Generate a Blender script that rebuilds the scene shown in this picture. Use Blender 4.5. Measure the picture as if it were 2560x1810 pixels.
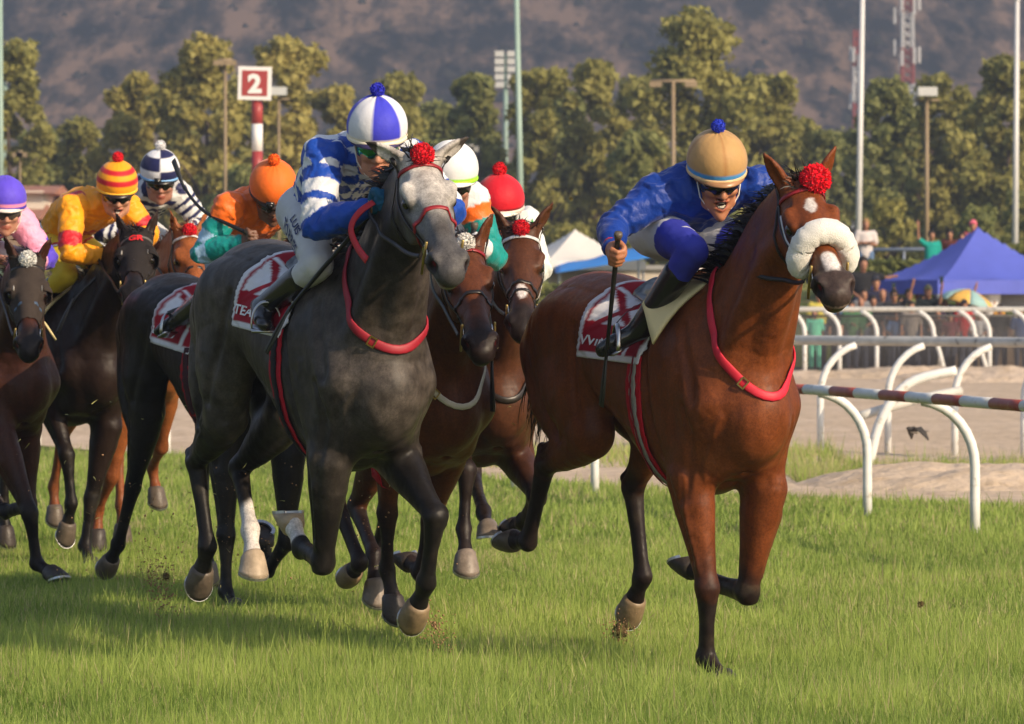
# Turf race: eight horses and jockeys galloping towards the camera, rails, crowd, trees and hills behind
import bpy, math, random
import numpy as np
from mathutils import Vector
for o in list(bpy.data.objects): bpy.data.objects.remove(o)
COL = bpy.context.scene.collection
SCE = bpy.context.scene
# ---- camera: long lens, eye height, level; drop front so that the horizon lies above the middle
CAMH = 1.55
cam = bpy.data.objects.new('camera', bpy.data.cameras.new('camera')); COL.objects.link(cam); SCE.camera = cam
cam.location = (0, 0, CAMH); cam.rotation_euler = (math.radians(90), 0, 0)
cam.data.sensor_width = 36; cam.data.lens = 36*11000/2560; cam.data.shift_y = -155/2560
cam.data.clip_start = .5; cam.data.clip_end = 12000
cam.data.dof.use_dof = True; cam.data.dof.focus_distance = 17.7; cam.data.dof.aperture_fstop = 9
# ---- sky and sun: low, warm, from behind the camera on the right
ELEV = math.radians(27)
SUN = Vector((.76, -.65, 0)).normalized()*math.cos(ELEV); SUN.z = math.sin(ELEV)
W = bpy.data.worlds.new('World'); SCE.world = W; W.use_nodes = True
bg = W.node_tree.nodes['Background']; sky = W.node_tree.nodes.new('ShaderNodeTexSky'); sky.sky_type = 'NISHITA'; sky.sun_disc = False
sky.sun_elevation = ELEV; sky.sun_rotation = math.atan2(SUN.x, SUN.y); sky.dust_density = 1.5
W.node_tree.links.new(sky.outputs[0], bg.inputs[0]); bg.inputs[1].default_value = .12
sl = bpy.data.lights.new('sun', 'SUN'); sun = bpy.data.objects.new('sun', sl); COL.objects.link(sun); sl.energy = 4.5; sl.angle = math.radians(.55); sl.color = (1, .80, .56)
sun.rotation_euler = (-SUN).to_track_quat('-Z', 'Y').to_euler()
SCE.view_settings.view_transform = 'Standard'; SCE.view_settings.look = 'None'; SCE.view_settings.exposure = 0.48; SCE.view_settings.gamma = 1
# ------------------------------------------------------------------ solid modelling: smooth-blended volumes -> surface nets
D2R = math.pi/180
def V3(*a): return np.array(a if len(a) > 1 else a[0], float)
def unit(v): v = np.asarray(v, float); return v/max(np.linalg.norm(v), 1e-9)
def rotz(a): c, s = math.cos(a), math.sin(a); return np.array([[c,-s,0],[s,c,0],[0,0,1.]])
def roty(a): c, s = math.cos(a), math.sin(a); return np.array([[c,0,s],[0,1.,0],[-s,0,c]])
def rotx(a): c, s = math.cos(a), math.sin(a); return np.array([[1.,0,0],[0,c,-s],[0,s,c]])
FAR = 0.055
class Vol:
    def __init__(s, lo, hi, h):
        s.lo = np.array(lo, float); s.h = h
        s.n = np.ceil((np.array(hi)-s.lo)/h).astype(int)+1
        s.f = np.full(s.n, FAR, np.float32)
        s.ax = [(s.lo[i]+np.arange(s.n[i])*h).astype(np.float32) for i in range(3)]
    def _box(s, lo, hi):
        i0 = np.clip(np.floor((lo-s.lo)/s.h).astype(int), 0, s.n); i1 = np.clip(np.ceil((hi-s.lo)/s.h).astype(int)+1, 0, s.n)
        if np.any(i1 <= i0): return None
        sl = tuple(slice(a, b) for a, b in zip(i0, i1))
        return sl, [s.ax[k][sl[k]].reshape([-1 if j == k else 1 for j in range(3)]) for k in range(3)]
    def _mix(s, sl, d, k, sub=False):
        f = s.f[sl]
        if sub:
            hh = np.maximum(k-np.abs(f+d), 0)/k
            s.f[sl] = np.maximum(f, -d)+hh*hh*k*.25
        else:
            hh = np.maximum(k-np.abs(f-d), 0)/k
            hh *= (np.maximum(f, d) < FAR*.999)   # empty space does not blend
            s.f[sl] = np.minimum(f, d)-hh*hh*k*.25
    def _seg(s, X, a, b, ra, rb, lat):
        a = np.asarray(a, float); b = np.asarray(b, float)
        L = np.linalg.norm(b-a); ax = (b-a)/max(L, 1e-6)
        la = np.asarray(lat, float); la = la-ax*(la@ax)
        if np.linalg.norm(la) < 1e-3: la = np.cross(ax, (.3, .5, .8))
        la = unit(la); nn = np.cross(ax, la); ax, la, nn = ax.tolist(), la.tolist(), nn.tolist(); ra = [float(x) for x in ra]; rb = [float(x) for x in rb]; L = float(L)
        qx, qy, qz = X[0]-np.float32(a[0]), X[1]-np.float32(a[1]), X[2]-np.float32(a[2])
        t = (qx*ax[0]+qy*ax[1]+qz*ax[2]).astype(np.float32)
        u = np.clip(t/max(L, 1e-6), 0, 1); qa = t-u*L
        ql = qx*la[0]+qy*la[1]+qz*la[2]; qn = qx*nn[0]+qy*nn[1]+qz*nn[2]
        w = ra[0]+(rb[0]-ra[0])*u; h = ra[1]+(rb[1]-ra[1])*u
        m = np.minimum(w, h)
        A, B, C = ql/w, qn/h, qa/m
        k0 = np.sqrt(A*A+B*B+C*C)+1e-6
        A = A/w; B = B/h; C = C/m
        k1 = np.sqrt(A*A+B*B+C*C)+1e-6
        return np.maximum(k0*(k0-1)/k1, -0.3).astype(np.float32)
    def chain(s, pts, rad, lat=(0,1,0), k=.03, sub=False, smooth=0):
        pts = [np.asarray(p, float) for p in pts]; rad = [(r, r) if np.isscalar(r) else tuple(r) for r in rad]
        if smooth and len(pts) > 2: pts, rad = resample(pts, rad, smooth)
        P = np.array(pts); R = np.array(rad); mg = FAR+k
        bx = s._box(P.min(0)-R.max()-mg-s.h, P.max(0)+R.max()+mg+s.h)
        if bx is None: return
        sl, X = bx; d = np.full(s.f[sl].shape, FAR, np.float32)
        lats = lat if isinstance(lat, list) else [lat]*len(pts)
        for i in range(len(pts)-1):
            rr = max(R[i].max(), R[i+1].max())+mg
            lo = np.minimum(P[i], P[i+1])-rr; hi = np.maximum(P[i], P[i+1])+rr
            b2 = s._box(lo, hi)
            if b2 is None: continue
            sl2, X2 = b2
            loc = tuple(slice(c.start-o.start, c.stop-o.start) for c, o in zip(sl2, sl))
            dd = s._seg(X2, P[i], P[i+1], R[i], R[i+1], lats[i])
            d[loc] = np.minimum(d[loc], dd)
        s._mix(sl, d, k, sub)
    def ell(s, c, r, M=None, k=.03, sub=False):
        c = np.asarray(c, float); r = np.array([r]*3 if np.isscalar(r) else r, float); mg = FAR+k
        bx = s._box(c-r.max()-mg, c+r.max()+mg)
        if bx is None: return
        sl, X = bx
        M = (np.eye(3) if M is None else np.asarray(M)).astype(np.float32); r = r.astype(np.float32)
        q = [X[i]-np.float32(c[i]) for i in range(3)]
        k0 = 0; k1 = 0
        for i in range(3):
            e = (q[0]*M[0, i]+q[1]*M[1, i]+q[2]*M[2, i])/r[i]
            k0 = k0+e*e; e = e/r[i]; k1 = k1+e*e
        k0 = np.sqrt(k0)+1e-6; k1 = np.sqrt(k1)+1e-6
        s._mix(sl, np.maximum(k0*(k0-1)/k1, -.3).astype(np.float32), k, sub)
    def sample(s, p):
        g = (np.asarray(p, float)-s.lo)/s.h
        g = np.clip(g, 0, s.n-1.001); i = g.astype(int); t = g-i; o = 0
        for dx in (0, 1):
            for dy in (0, 1):
                for dz in (0, 1):
                    w = (t[..., 0] if dx else 1-t[..., 0])*(t[..., 1] if dy else 1-t[..., 1])*(t[..., 2] if dz else 1-t[..., 2])
                    o = o+w*s.f[i[..., 0]+dx, i[..., 1]+dy, i[..., 2]+dz]
        return o
    def grad(s, p):
        e = s.h*1.2; g = np.zeros(np.shape(p))
        for k in range(3):
            dv = np.zeros(3); dv[k] = e
            g[..., k] = (s.sample(p+dv)-s.sample(p-dv))/(2*e)
        return g
    def project(s, p, off=0., it=8):
        p = np.array(p, float)
        for _ in range(it):
            g = s.grad(p); n2 = (g*g).sum(-1, keepdims=True)+1e-4
            st = (s.sample(p)-off)[..., None]*g/n2
            l = np.linalg.norm(st, axis=-1, keepdims=True); p = p-st*np.minimum(1, .04/np.maximum(l, 1e-9))
        return p
    def cast(s, o, d, far=.7, off=0.):
        """from far along d back towards o: first surface met"""
        o = np.asarray(o, float); d = np.asarray(d, float); r = np.full(o.shape[:-1], far); done = np.zeros(o.shape[:-1], bool)
        st = s.h*.7
        while True:
            v = s.sample(o+d*r[..., None])
            done |= (v <= off) | (r < .02)
            if done.all(): break
            r = np.where(done, r, r-st)
        return o+d*r[..., None]
    def mesh(s, smooth=1):
        f = s.f; ins = f < 0; n = s.n
        c = np.zeros(tuple(n-1), np.uint8)
        for dx in (0, 1):
            for dy in (0, 1):
                for dz in (0, 1): c += ins[dx:n[0]-1+dx, dy:n[1]-1+dy, dz:n[2]-1+dz]
        act = np.argwhere((c > 0) & (c < 8)); N = len(act)
        idx = np.full(tuple(n-1), -1, np.int32); idx[tuple(act.T)] = np.arange(N)
        acc = np.zeros((N, 3)); cnt = np.zeros(N)
        co = np.array([(x, y, z) for x in (0, 1) for y in (0, 1) for z in (0, 1)])
        vals = [f[tuple((act+o).T)] for o in co]
        for i in range(8):
            for j in range(i+1, 8):
                if np.abs(co[i]-co[j]).sum() != 1: continue
                a, b = vals[i], vals[j]; m = (a < 0) != (b < 0)
                t = a[m]/(a[m]-b[m])
                acc[m] += co[i]+(co[j]-co[i])*t[:, None]; cnt[m] += 1
        v = s.lo+(act+acc/np.maximum(cnt, 1)[:, None])*s.h
        qs = []
        for k in range(3):
            a = [slice(None)]*3; b = [slice(None)]*3; a[k] = slice(0, -1); b[k] = slice(1, None)
            A = ins[tuple(a)]; B = ins[tuple(b)]
            for flip, m in ((0, A & ~B), (1, ~A & B)):
                e = np.argwhere(m); u, w = (k+1) % 3, (k+2) % 3
                e = e[(e[:, u] > 0) & (e[:, w] > 0) & (e[:, u] < n[u]-1) & (e[:, w] < n[w]-1)]
                du = np.zeros(3, int); du[u] = 1; dw = np.zeros(3, int); dw[w] = 1
                q = np.stack([idx[tuple((e-du-dw).T)], idx[tuple((e-dw).T)], idx[tuple(e.T)], idx[tuple((e-du).T)]], 1)
                qs.append(q[:, ::-1] if flip else q)
        q = np.concatenate(qs)
        for _ in range(smooth):
            sm = np.zeros_like(v); ct = np.zeros(N)
            for i in range(4):
                a, b = q[:, i], q[:, (i+1) % 4]
                for kk in range(3): sm[:, kk] += np.bincount(a, v[b, kk], N)+np.bincount(b, v[a, kk], N)
                ct += np.bincount(a, minlength=N)+np.bincount(b, minlength=N)
            v = v*.4+.6*sm/np.maximum(ct, 1)[:, None]
        return v, q
def catmull(P, m):
    P = np.asarray(P, float); out = []
    for i in range(len(P)-1):
        p0 = P[max(i-1, 0)]; p1 = P[i]; p2 = P[i+1]; p3 = P[min(i+2, len(P)-1)]
        for j in range(m):
            t = j/m
            out.append(.5*((2*p1)+(-p0+p2)*t+(2*p0-5*p1+4*p2-p3)*t*t+(-p0+3*p1-3*p2+p3)*t**3))
    out.append(P[-1]); return np.array(out)
def resample(pts, rad, m):
    A = catmull(np.hstack([np.array(pts), np.array(rad)]), m)
    return list(A[:, :3]), [tuple(np.maximum(r, .002)) for r in A[:, 3:5]]
def noise3(p, s, seed=0):
    """cheap smooth value noise in -1..1"""
    q = np.asarray(p)*s+np.array([13.7, 7.1, 3.3])*(seed+1); i = np.floor(q).astype(np.int64); t = q-i; t = t*t*(3-2*t)
    def hsh(x, y, z):
        n = (x*374761393+y*668265263+z*2147483647+seed*9176) & 0x7fffffff
        n = ((n ^ (n >> 13))*1274126177) & 0x7fffffff
        return ((n ^ (n >> 16)) & 0xffff)/32767.5-1
    o = 0
    for dx in (0, 1):
        for dy in (0, 1):
            for dz in (0, 1):
                w = (t[..., 0] if dx else 1-t[..., 0])*(t[..., 1] if dy else 1-t[..., 1])*(t[..., 2] if dz else 1-t[..., 2])
                o = o+w*hsh(i[..., 0]+dx, i[..., 1]+dy, i[..., 2]+dz)
    return o
def mesh_obj(name, v, f, mat, parent=None, smooth=True, col=None, M=None, attr='tint'):
    me = bpy.data.meshes.new(name); v = np.asarray(v, float)
    if isinstance(f, np.ndarray):
        me.vertices.add(len(v)); me.vertices.foreach_set('co', v.astype(np.float32).ravel())
        k = f.shape[1]; me.loops.add(f.size); me.loops.foreach_set('vertex_index', f.astype(np.int32).ravel())
        me.polygons.add(len(f)); me.polygons.foreach_set('loop_start', np.arange(0, f.size, k, dtype=np.int32))
        me.update(calc_edges=True)
    else:
        me.from_pydata(v.tolist(), [], f)
    if smooth: me.polygons.foreach_set('use_smooth', np.ones(len(me.polygons), bool))
    if col is not None:
        a = me.attributes.new(attr, 'FLOAT_COLOR', 'POINT'); c = np.ones((len(v), 4), np.float32); c[:, :3] = col
        a.data.foreach_set('color', c.ravel())
    me.validate(); 
    if isinstance(mat, (list, tuple)):
        for m in mat: me.materials.append(m)
    elif mat: me.materials.append(mat)
    o = bpy.data.objects.new(name, me); COL.objects.link(o)
    if parent is not None: o.parent = parent
    return o
class MB:
    """collects simple shapes into one mesh"""
    def __init__(s): s.v = []; s.f = []; s.n = 0; s.mi = []
    def add(s, v, f, mi=0):
        v = np.asarray(v, float)
        s.v.append(v); s.f += [tuple(int(i)+s.n for i in q) for q in f]; s.mi += [mi]*len(f); s.n += len(v); return s
    def tube(s, pts, r, n=10, cap=True, mi=0, lat=None, closed=False):
        P = np.asarray(pts, float); m = len(P); R = np.full(m, r) if np.isscalar(r) else (np.tile(np.array(r, float), (m, 1)) if isinstance(r, tuple) else np.asarray(r, float))
        if R.ndim == 1: R = np.stack([R, R], 1)
        T = np.gradient(P, axis=0) if not closed else np.roll(P, -1, 0)-np.roll(P, 1, 0)
        T /= np.maximum(np.linalg.norm(T, axis=1), 1e-9)[:, None]
        if lat is None:
            a = np.array([0, 0, 1.]) if abs(T[0][2]) < .9 else np.array([1., 0, 0])
        else: a = np.asarray(lat, float) if np.ndim(lat) == 1 else None
        vs = []; th = np.arange(n)*2*math.pi/n
        for i in range(m):
            aa = a if a is not None else np.asarray(lat[i], float)
            u = unit(aa-T[i]*(aa@T[i])); w = np.cross(T[i], u)
            if lat is None: a = u
            vs.append(P[i]+np.cos(th)[:, None]*u*R[i, 0]+np.sin(th)[:, None]*w*R[i, 1])
        vs = np.concatenate(vs); fs = []
        for i in range(m if closed else m-1):
            k = (i+1) % m
            for j in range(n): fs.append((i*n+j, i*n+(j+1) % n, k*n+(j+1) % n, k*n+j))
        if cap and not closed: fs += [tuple(range(n-1, -1, -1)), tuple((m-1)*n+j for j in range(n))]
        return s.add(vs, fs, mi)
    def box(s, c, sz, M=None, mi=0, bev=0):
        c = np.asarray(c, float); h = np.asarray(sz, float)/2
        v = np.array([(x, y, z) for x in (-1, 1) for y in (-1, 1) for z in (-1, 1)])*h
        if M is not None: v = v@np.asarray(M).T
        return s.add(v+c, [(0,1,3,2),(4,6,7,5),(0,4,5,1),(2,3,7,6),(0,2,6,4),(1,5,7,3)], mi)
    def ribbon(s, pts, nor, w, t=.003, mi=0, closed=False):
        """flat strap: pts on centre line, nor outward normals, w half width"""
        P = np.asarray(pts, float); N = np.asarray(nor, float)
        T = np.gradient(P, axis=0) if not closed else np.roll(P, -1, 0)-np.roll(P, 1, 0)
        S = np.cross(N, T); S /= np.maximum(np.linalg.norm(S, axis=1), 1e-9)[:, None]
        N = N/np.maximum(np.linalg.norm(N, axis=1), 1e-9)[:, None]
        W = np.full(len(P), w)[:, None] if np.isscalar(w) else np.asarray(w)[:, None]
        v = np.stack([P-S*W, P-S*W*.8+N*t, P+S*W*.8+N*t, P+S*W], 1).reshape(-1, 3); m = len(P); f = []
        for i in range(m if closed else m-1):
            k = (i+1) % m
            for j in range(3): f.append((i*4+j, i*4+j+1, k*4+j+1, k*4+j))
            f.append((i*4+3, i*4, k*4, k*4+3))
        if not closed: f += [(0, 3, 2, 1)[::1], (m*4-4, m*4-3, m*4-2, m*4-1)]
        return s.add(v, f, mi)
    def sphere(s, c, r, M=None, nu=14, nv=9, mi=0, fn=None):
        th = np.arange(nu)*2*math.pi/nu; v = [(0, 0, -1)]
        for i in range(1, nv):
            p = -math.pi/2+math.pi*i/nv
            v += [(math.cos(p)*math.cos(t), math.cos(p)*math.sin(t), math.sin(p)) for t in th]
        v.append((0, 0, 1)); v = np.array(v)
        if fn is not None: v = fn(v)
        v = v*np.asarray(r)
        if M is not None: v = v@np.asarray(M).T
        f = [(0, 1+(j+1) % nu, 1+j) for j in range(nu)]
        for i in range(nv-2):
            for j in range(nu): a = 1+i*nu; f.append((a+j, a+(j+1) % nu, a+nu+(j+1) % nu, a+nu+j))
        a = 1+(nv-2)*nu; f += [(a+j, a+(j+1) % nu, len(v)-1) for j in range(nu)]
        return s.add(v+np.asarray(c, float), f, mi)
    def build(s, name, mat, parent=None, smooth=True):
        v = np.concatenate(s.v) if s.v else np.zeros((0, 3))
        o = mesh_obj(name, v, s.f, mat, parent, smooth)
        if any(s.mi): o.data.polygons.foreach_set('material_index', np.array(s.mi, np.int32))
        return o
def tag(o, label=None, cat=None, group=None, kind=None):
    if label: o['label'] = label
    if cat: o['category'] = cat
    if group: o['group'] = group
    if kind: o['kind'] = kind
    return o
def empty(name, loc=(0, 0, 0), rz=0, sc=1):
    o = bpy.data.objects.new(name, None); COL.objects.link(o); o.location = loc; o.rotation_euler[2] = rz; o.scale = (sc,)*3
    o.empty_display_size = .2; return o
# ------------------------------------------------------------------ materials
MATS = {}
def newmat(name):
    m = bpy.data.materials.new(name); m.use_nodes = True; nt = m.node_tree
    return m, nt, nt.nodes['Principled BSDF']
def N(nt, typ, **kw):
    n = nt.nodes.new(typ)
    for k, v in kw.items():
        if k.startswith('i_'): n.inputs[k[2:].replace('_', ' ')].default_value = v
        else: setattr(n, k, v)
    return n
def simple(name, col, rough=.6, spec=.5, metal=0, sheen=0, var=.12, scale=30., bump=.0, bscale=120., coat=0, attr=None, dirt=None):
    """principled with noise-varied colour; attr = name of a per-vertex pigment"""
    if name in MATS: return MATS[name]
    m, nt, b = newmat(name); L = nt.links.new
    tc = N(nt, 'ShaderNodeTexCoord')
    no = N(nt, 'ShaderNodeTexNoise'); no.inputs['Scale'].default_value = scale; no.inputs['Detail'].default_value = 5; L(tc.outputs['Object'], no.inputs['Vector'])
    mr = N(nt, 'ShaderNodeMapRange'); mr.inputs[1].default_value = .25; mr.inputs[2].default_value = .75; mr.inputs[3].default_value = 1-var; mr.inputs[4].default_value = 1+var; L(no.outputs[0], mr.inputs[0])
    mx = N(nt, 'ShaderNodeVectorMath', operation='SCALE')
    if attr:
        at = N(nt, 'ShaderNodeAttribute', attribute_name=attr); L(at.outputs['Color'], mx.inputs[0])
    else: mx.inputs[0].default_value = col
    L(mr.outputs[0], mx.inputs['Scale']); out = mx.outputs[0]
    if dirt:
        n2 = N(nt, 'ShaderNodeTexNoise'); n2.inputs['Scale'].default_value = dirt[1]; n2.inputs['Detail'].default_value = 8; L(tc.outputs['Object'], n2.inputs['Vector'])
        r2 = N(nt, 'ShaderNodeMapRange'); r2.inputs[1].default_value = dirt[2]; r2.inputs[2].default_value = dirt[2]+.15; L(n2.outputs[0], r2.inputs[0])
        mm = N(nt, 'ShaderNodeMix', data_type='RGBA'); L(r2.outputs[0], mm.inputs[0]); L(out, mm.inputs[6]); mm.inputs[7].default_value = (*dirt[0], 1); out = mm.outputs[2]
    L(out, b.inputs['Base Color'])
    b.inputs['Roughness'].default_value = rough; b.inputs['Specular IOR Level'].default_value = spec; b.inputs['Metallic'].default_value = metal
    if sheen: b.inputs['Sheen Weight'].default_value = sheen; b.inputs['Sheen Roughness'].default_value = .4
    if coat: b.inputs['Coat Weight'].default_value = coat; b.inputs['Coat Roughness'].default_value = .15
    if bump:
        n3 = N(nt, 'ShaderNodeTexNoise'); n3.inputs['Scale'].default_value = bscale; n3.inputs['Detail'].default_value = 4; L(tc.outputs['Object'], n3.inputs['Vector'])
        bp = N(nt, 'ShaderNodeBump'); bp.inputs['Strength'].default_value = bump; bp.inputs['Distance'].default_value = .01; L(n3.outputs[0], bp.inputs['Height']); L(bp.outputs[0], b.inputs['Normal'])
    MATS[name] = m; return m
def coat_mat():
    """horse coat: pigment per vertex, sweat-darkened patches in roughness, hair grain and soft muscle relief"""
    if 'coat' in MATS: return MATS['coat']
    m, nt, b = newmat('horse_coat'); L = nt.links.new
    tc = N(nt, 'ShaderNodeTexCoord'); at = N(nt, 'ShaderNodeAttribute', attribute_name='tint')
    n1 = N(nt, 'ShaderNodeTexNoise'); n1.inputs['Scale'].default_value = 9; n1.inputs['Detail'].default_value = 6; n1.inputs['Roughness'].default_value = .65; L(tc.outputs['Object'], n1.inputs['Vector'])
    mp = N(nt, 'ShaderNodeMapping'); mp.inputs['Scale'].default_value = (60, 260, 90); L(tc.outputs['Object'], mp.inputs[0])
    n2 = N(nt, 'ShaderNodeTexNoise'); n2.inputs['Scale'].default_value = 3; n2.inputs['Detail'].default_value = 3; L(mp.outputs[0], n2.inputs['Vector'])
    mr = N(nt, 'ShaderNodeMapRange'); mr.inputs[1].default_value = .3; mr.inputs[2].default_value = .7; mr.inputs[3].default_value = .85; mr.inputs[4].default_value = 1.15; L(n1.outputs[0], mr.inputs[0])
    m2 = N(nt, 'ShaderNodeMapRange'); m2.inputs[1].default_value = .3; m2.inputs[2].default_value = .7; m2.inputs[3].default_value = .82; m2.inputs[4].default_value = 1.18; L(n2.outputs[0], m2.inputs[0])
    mu = N(nt, 'ShaderNodeMath', operation='MULTIPLY'); L(mr.outputs[0], mu.inputs[0]); L(m2.outputs[0], mu.inputs[1])
    sc = N(nt, 'ShaderNodeVectorMath', operation='SCALE'); L(at.outputs['Color'], sc.inputs[0]); L(mu.outputs[0], sc.inputs['Scale']); L(sc.outputs[0], b.inputs['Base Color'])
    ms = N(nt, 'ShaderNodeMapping'); ms.inputs['Scale'].default_value = (26, 26, 5); L(tc.outputs['Object'], ms.inputs[0])
    ns = N(nt, 'ShaderNodeTexNoise'); ns.inputs['Scale'].default_value = 1; ns.inputs['Detail'].default_value = 7; ns.inputs['Roughness'].default_value = .7; L(ms.outputs[0], ns.inputs['Vector'])
    m3 = N(nt, 'ShaderNodeMapRange'); m3.inputs[1].default_value = .35; m3.inputs[2].default_value = .65; m3.inputs[3].default_value = .80; m3.inputs[4].default_value = 1.14; L(ns.outputs[0], m3.inputs[0])
    s2 = N(nt, 'ShaderNodeVectorMath', operation='SCALE'); L(sc.outputs[0], s2.inputs[0]); L(m3.outputs[0], s2.inputs['Scale']); L(s2.outputs[0], b.inputs['Base Color'])
    n4 = N(nt, 'ShaderNodeTexNoise'); n4.inputs['Scale'].default_value = 95; n4.inputs['Detail'].default_value = 3; n4.inputs['Roughness'].default_value = .8; L(tc.outputs['Object'], n4.inputs['Vector'])
    m4 = N(nt, 'ShaderNodeMapRange'); m4.inputs[1].default_value = .32; m4.inputs[2].default_value = .68; m4.inputs[3].default_value = .72; m4.inputs[4].default_value = 1.28; L(n4.outputs[0], m4.inputs[0])
    s3 = N(nt, 'ShaderNodeVectorMath', operation='SCALE'); L(s2.outputs[0], s3.inputs[0]); L(m4.outputs[0], s3.inputs['Scale']); L(s3.outputs[0], b.inputs['Base Color'])
    rr = N(nt, 'ShaderNodeMapRange'); rr.inputs[1].default_value = .40; rr.inputs[2].default_value = .60; rr.inputs[3].default_value = .34; rr.inputs[4].default_value = .54; av = N(nt, 'ShaderNodeMath', operation='ADD'); L(n1.outputs[0], av.inputs[0]); L(ns.outputs[0], av.inputs[1]); hv = N(nt, 'ShaderNodeMath', operation='MULTIPLY'); hv.inputs[1].default_value = .5; L(av.outputs[0], hv.inputs[0]); L(hv.outputs[0], rr.inputs[0]); L(rr.outputs[0], b.inputs['Roughness'])
    b.inputs['Specular IOR Level'].default_value = .20; b.inputs['Sheen Weight'].default_value = .0; b.inputs['Sheen Roughness'].default_value = .35
    n3 = N(nt, 'ShaderNodeTexNoise'); n3.inputs['Scale'].default_value = 9; n3.inputs['Detail'].default_value = 2; n3.inputs['Distortion'].default_value = .2; L(tc.outputs['Object'], n3.inputs['Vector'])
    b1 = N(nt, 'ShaderNodeBump'); b1.inputs['Strength'].default_value = .38; b1.inputs['Distance'].default_value = .03; L(n3.outputs[0], b1.inputs['Height'])
    b2 = N(nt, 'ShaderNodeBump'); b2.inputs['Strength'].default_value = .22; b2.inputs['Distance'].default_value = .003; L(n2.outputs[0], b2.inputs['Height']); L(b1.outputs[0], b2.inputs['Normal']); L(b2.outputs[0], b.inputs['Normal'])
    MATS['coat'] = m; return m
# ------------------------------------------------------------------ the place: ground, rails, trees, hill, poles, tents
PXF, PXH = 11000., 750.
def at(px, d): return (px-1280)*d/PXF            # metres right of the lens axis for a reading at distance d
def zt(py, d): return CAMH+(PXH-py)*d/PXF        # height of a reading at distance d
def sheet(name, poly, z, mat, kind='structure', n=1):
    o = mesh_obj(name, [(x, y, z) for x, y in poly], [tuple(range(len(poly)))], mat, None, False); tag(o, kind=kind); return o
def ground_mat(name, c1, c2, c3, s1=.6, s2=6., bump=.5, bs=14.):
    m, nt, b = newmat(name); L = nt.links.new; tc = N(nt, 'ShaderNodeTexCoord')
    n1 = N(nt, 'ShaderNodeTexNoise'); n1.inputs['Scale'].default_value = s1; n1.inputs['Detail'].default_value = 8; L(tc.outputs['Object'], n1.inputs['Vector'])
    n2 = N(nt, 'ShaderNodeTexNoise'); n2.inputs['Scale'].default_value = s2; n2.inputs['Detail'].default_value = 6; L(tc.outputs['Object'], n2.inputs['Vector'])
    a = N(nt, 'ShaderNodeValToRGB'); a.color_ramp.elements[0].position = .38; a.color_ramp.elements[1].position = .62; a.color_ramp.elements[0].color = (*c1, 1); a.color_ramp.elements[1].color = (*c2, 1); L(n1.outputs[0], a.inputs[0])
    r = N(nt, 'ShaderNodeMapRange'); r.inputs[1].default_value = .45; r.inputs[2].default_value = .7; L(n2.outputs[0], r.inputs[0])
    mx = N(nt, 'ShaderNodeMix', data_type='RGBA'); L(r.outputs[0], mx.inputs[0]); L(a.outputs[0], mx.inputs[6]); mx.inputs[7].default_value = (*c3, 1); L(mx.outputs[2], b.inputs['Base Color'])
    n3 = N(nt, 'ShaderNodeTexNoise'); n3.inputs['Scale'].default_value = bs; n3.inputs['Detail'].default_value = 8; L(tc.outputs['Object'], n3.inputs['Vector'])
    bp = N(nt, 'ShaderNodeBump'); bp.inputs['Strength'].default_value = bump; bp.inputs['Distance'].default_value = .08; L(n3.outputs[0], bp.inputs['Height']); L(bp.outputs[0], b.inputs['Normal'])
    b.inputs['Roughness'].default_value = .95; b.inputs['Specular IOR Level'].default_value = .1
    return m
DIRT = ground_mat('sandy_dirt', (.56, .44, .32), (.64, .51, .39), (.46, .35, .24), .5, 4., .8, 5.)
TURF = ground_mat('turf_soil', (.085, .125, .022), (.13, .165, .035), (.09, .08, .035), .8, 9., .6, 30.)
FIELD = ground_mat('far_field', (.13, .13, .05), (.20, .17, .08), (.07, .09, .03), .05, .6, .4, 2.)
sheet('ground', [(-3000, -60), (3000, -60), (3000, 6000), (-3000, 6000)], -.008, FIELD)
# race rail line: posts stand along it
POSTS = [(4.0, 23.4), (3.52, 26.1), (3.02, 28.7), (2.52, 31.2), (1.98, 32.6), (1.27, 33.7), (.656, 34.8), (.02, 36.1), (-.62, 37.5), (-1.28, 38.9), (-1.96, 40.3), (-2.66, 41.8), (-3.40, 43.4), (-4.2, 45.1), (-5.05, 46.9), (-5.95, 48.8), (-6.9, 50.8)]
EDGE = [(5.6, 28.0), (4.6, 31.2), (3.55, 33.0), (2.4, 34.2), (1.3, 35.6), (.3, 37.2), (-.9, 39.0), (-2.3, 41.3), (-4.0, 44.6), (-6.0, 48.9), (-8.2, 53.6)]
sheet('dirt_track', [(-12, 61), (-8.2, 53.4), (-6, 48.7), (-4, 44.4), (-2.3, 41.1), (-.9, 38.8), (.3, 37.0), (1.3, 35.4), (2.4, 34.0), (3.55, 32.8), (4.6, 31.0), (5.6, 27.8), (9, 22), (60, 22), (60, 98), (-60, 98), (-60, 61)], .0, DIRT)
sheet('turf_track', [(-60, -20), (20, -20), (8.4, 22), (5.6, 28.0)]+EDGE[1:]+[(-12, 61.2), (-60, 61.2)], .004, TURF)
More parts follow.
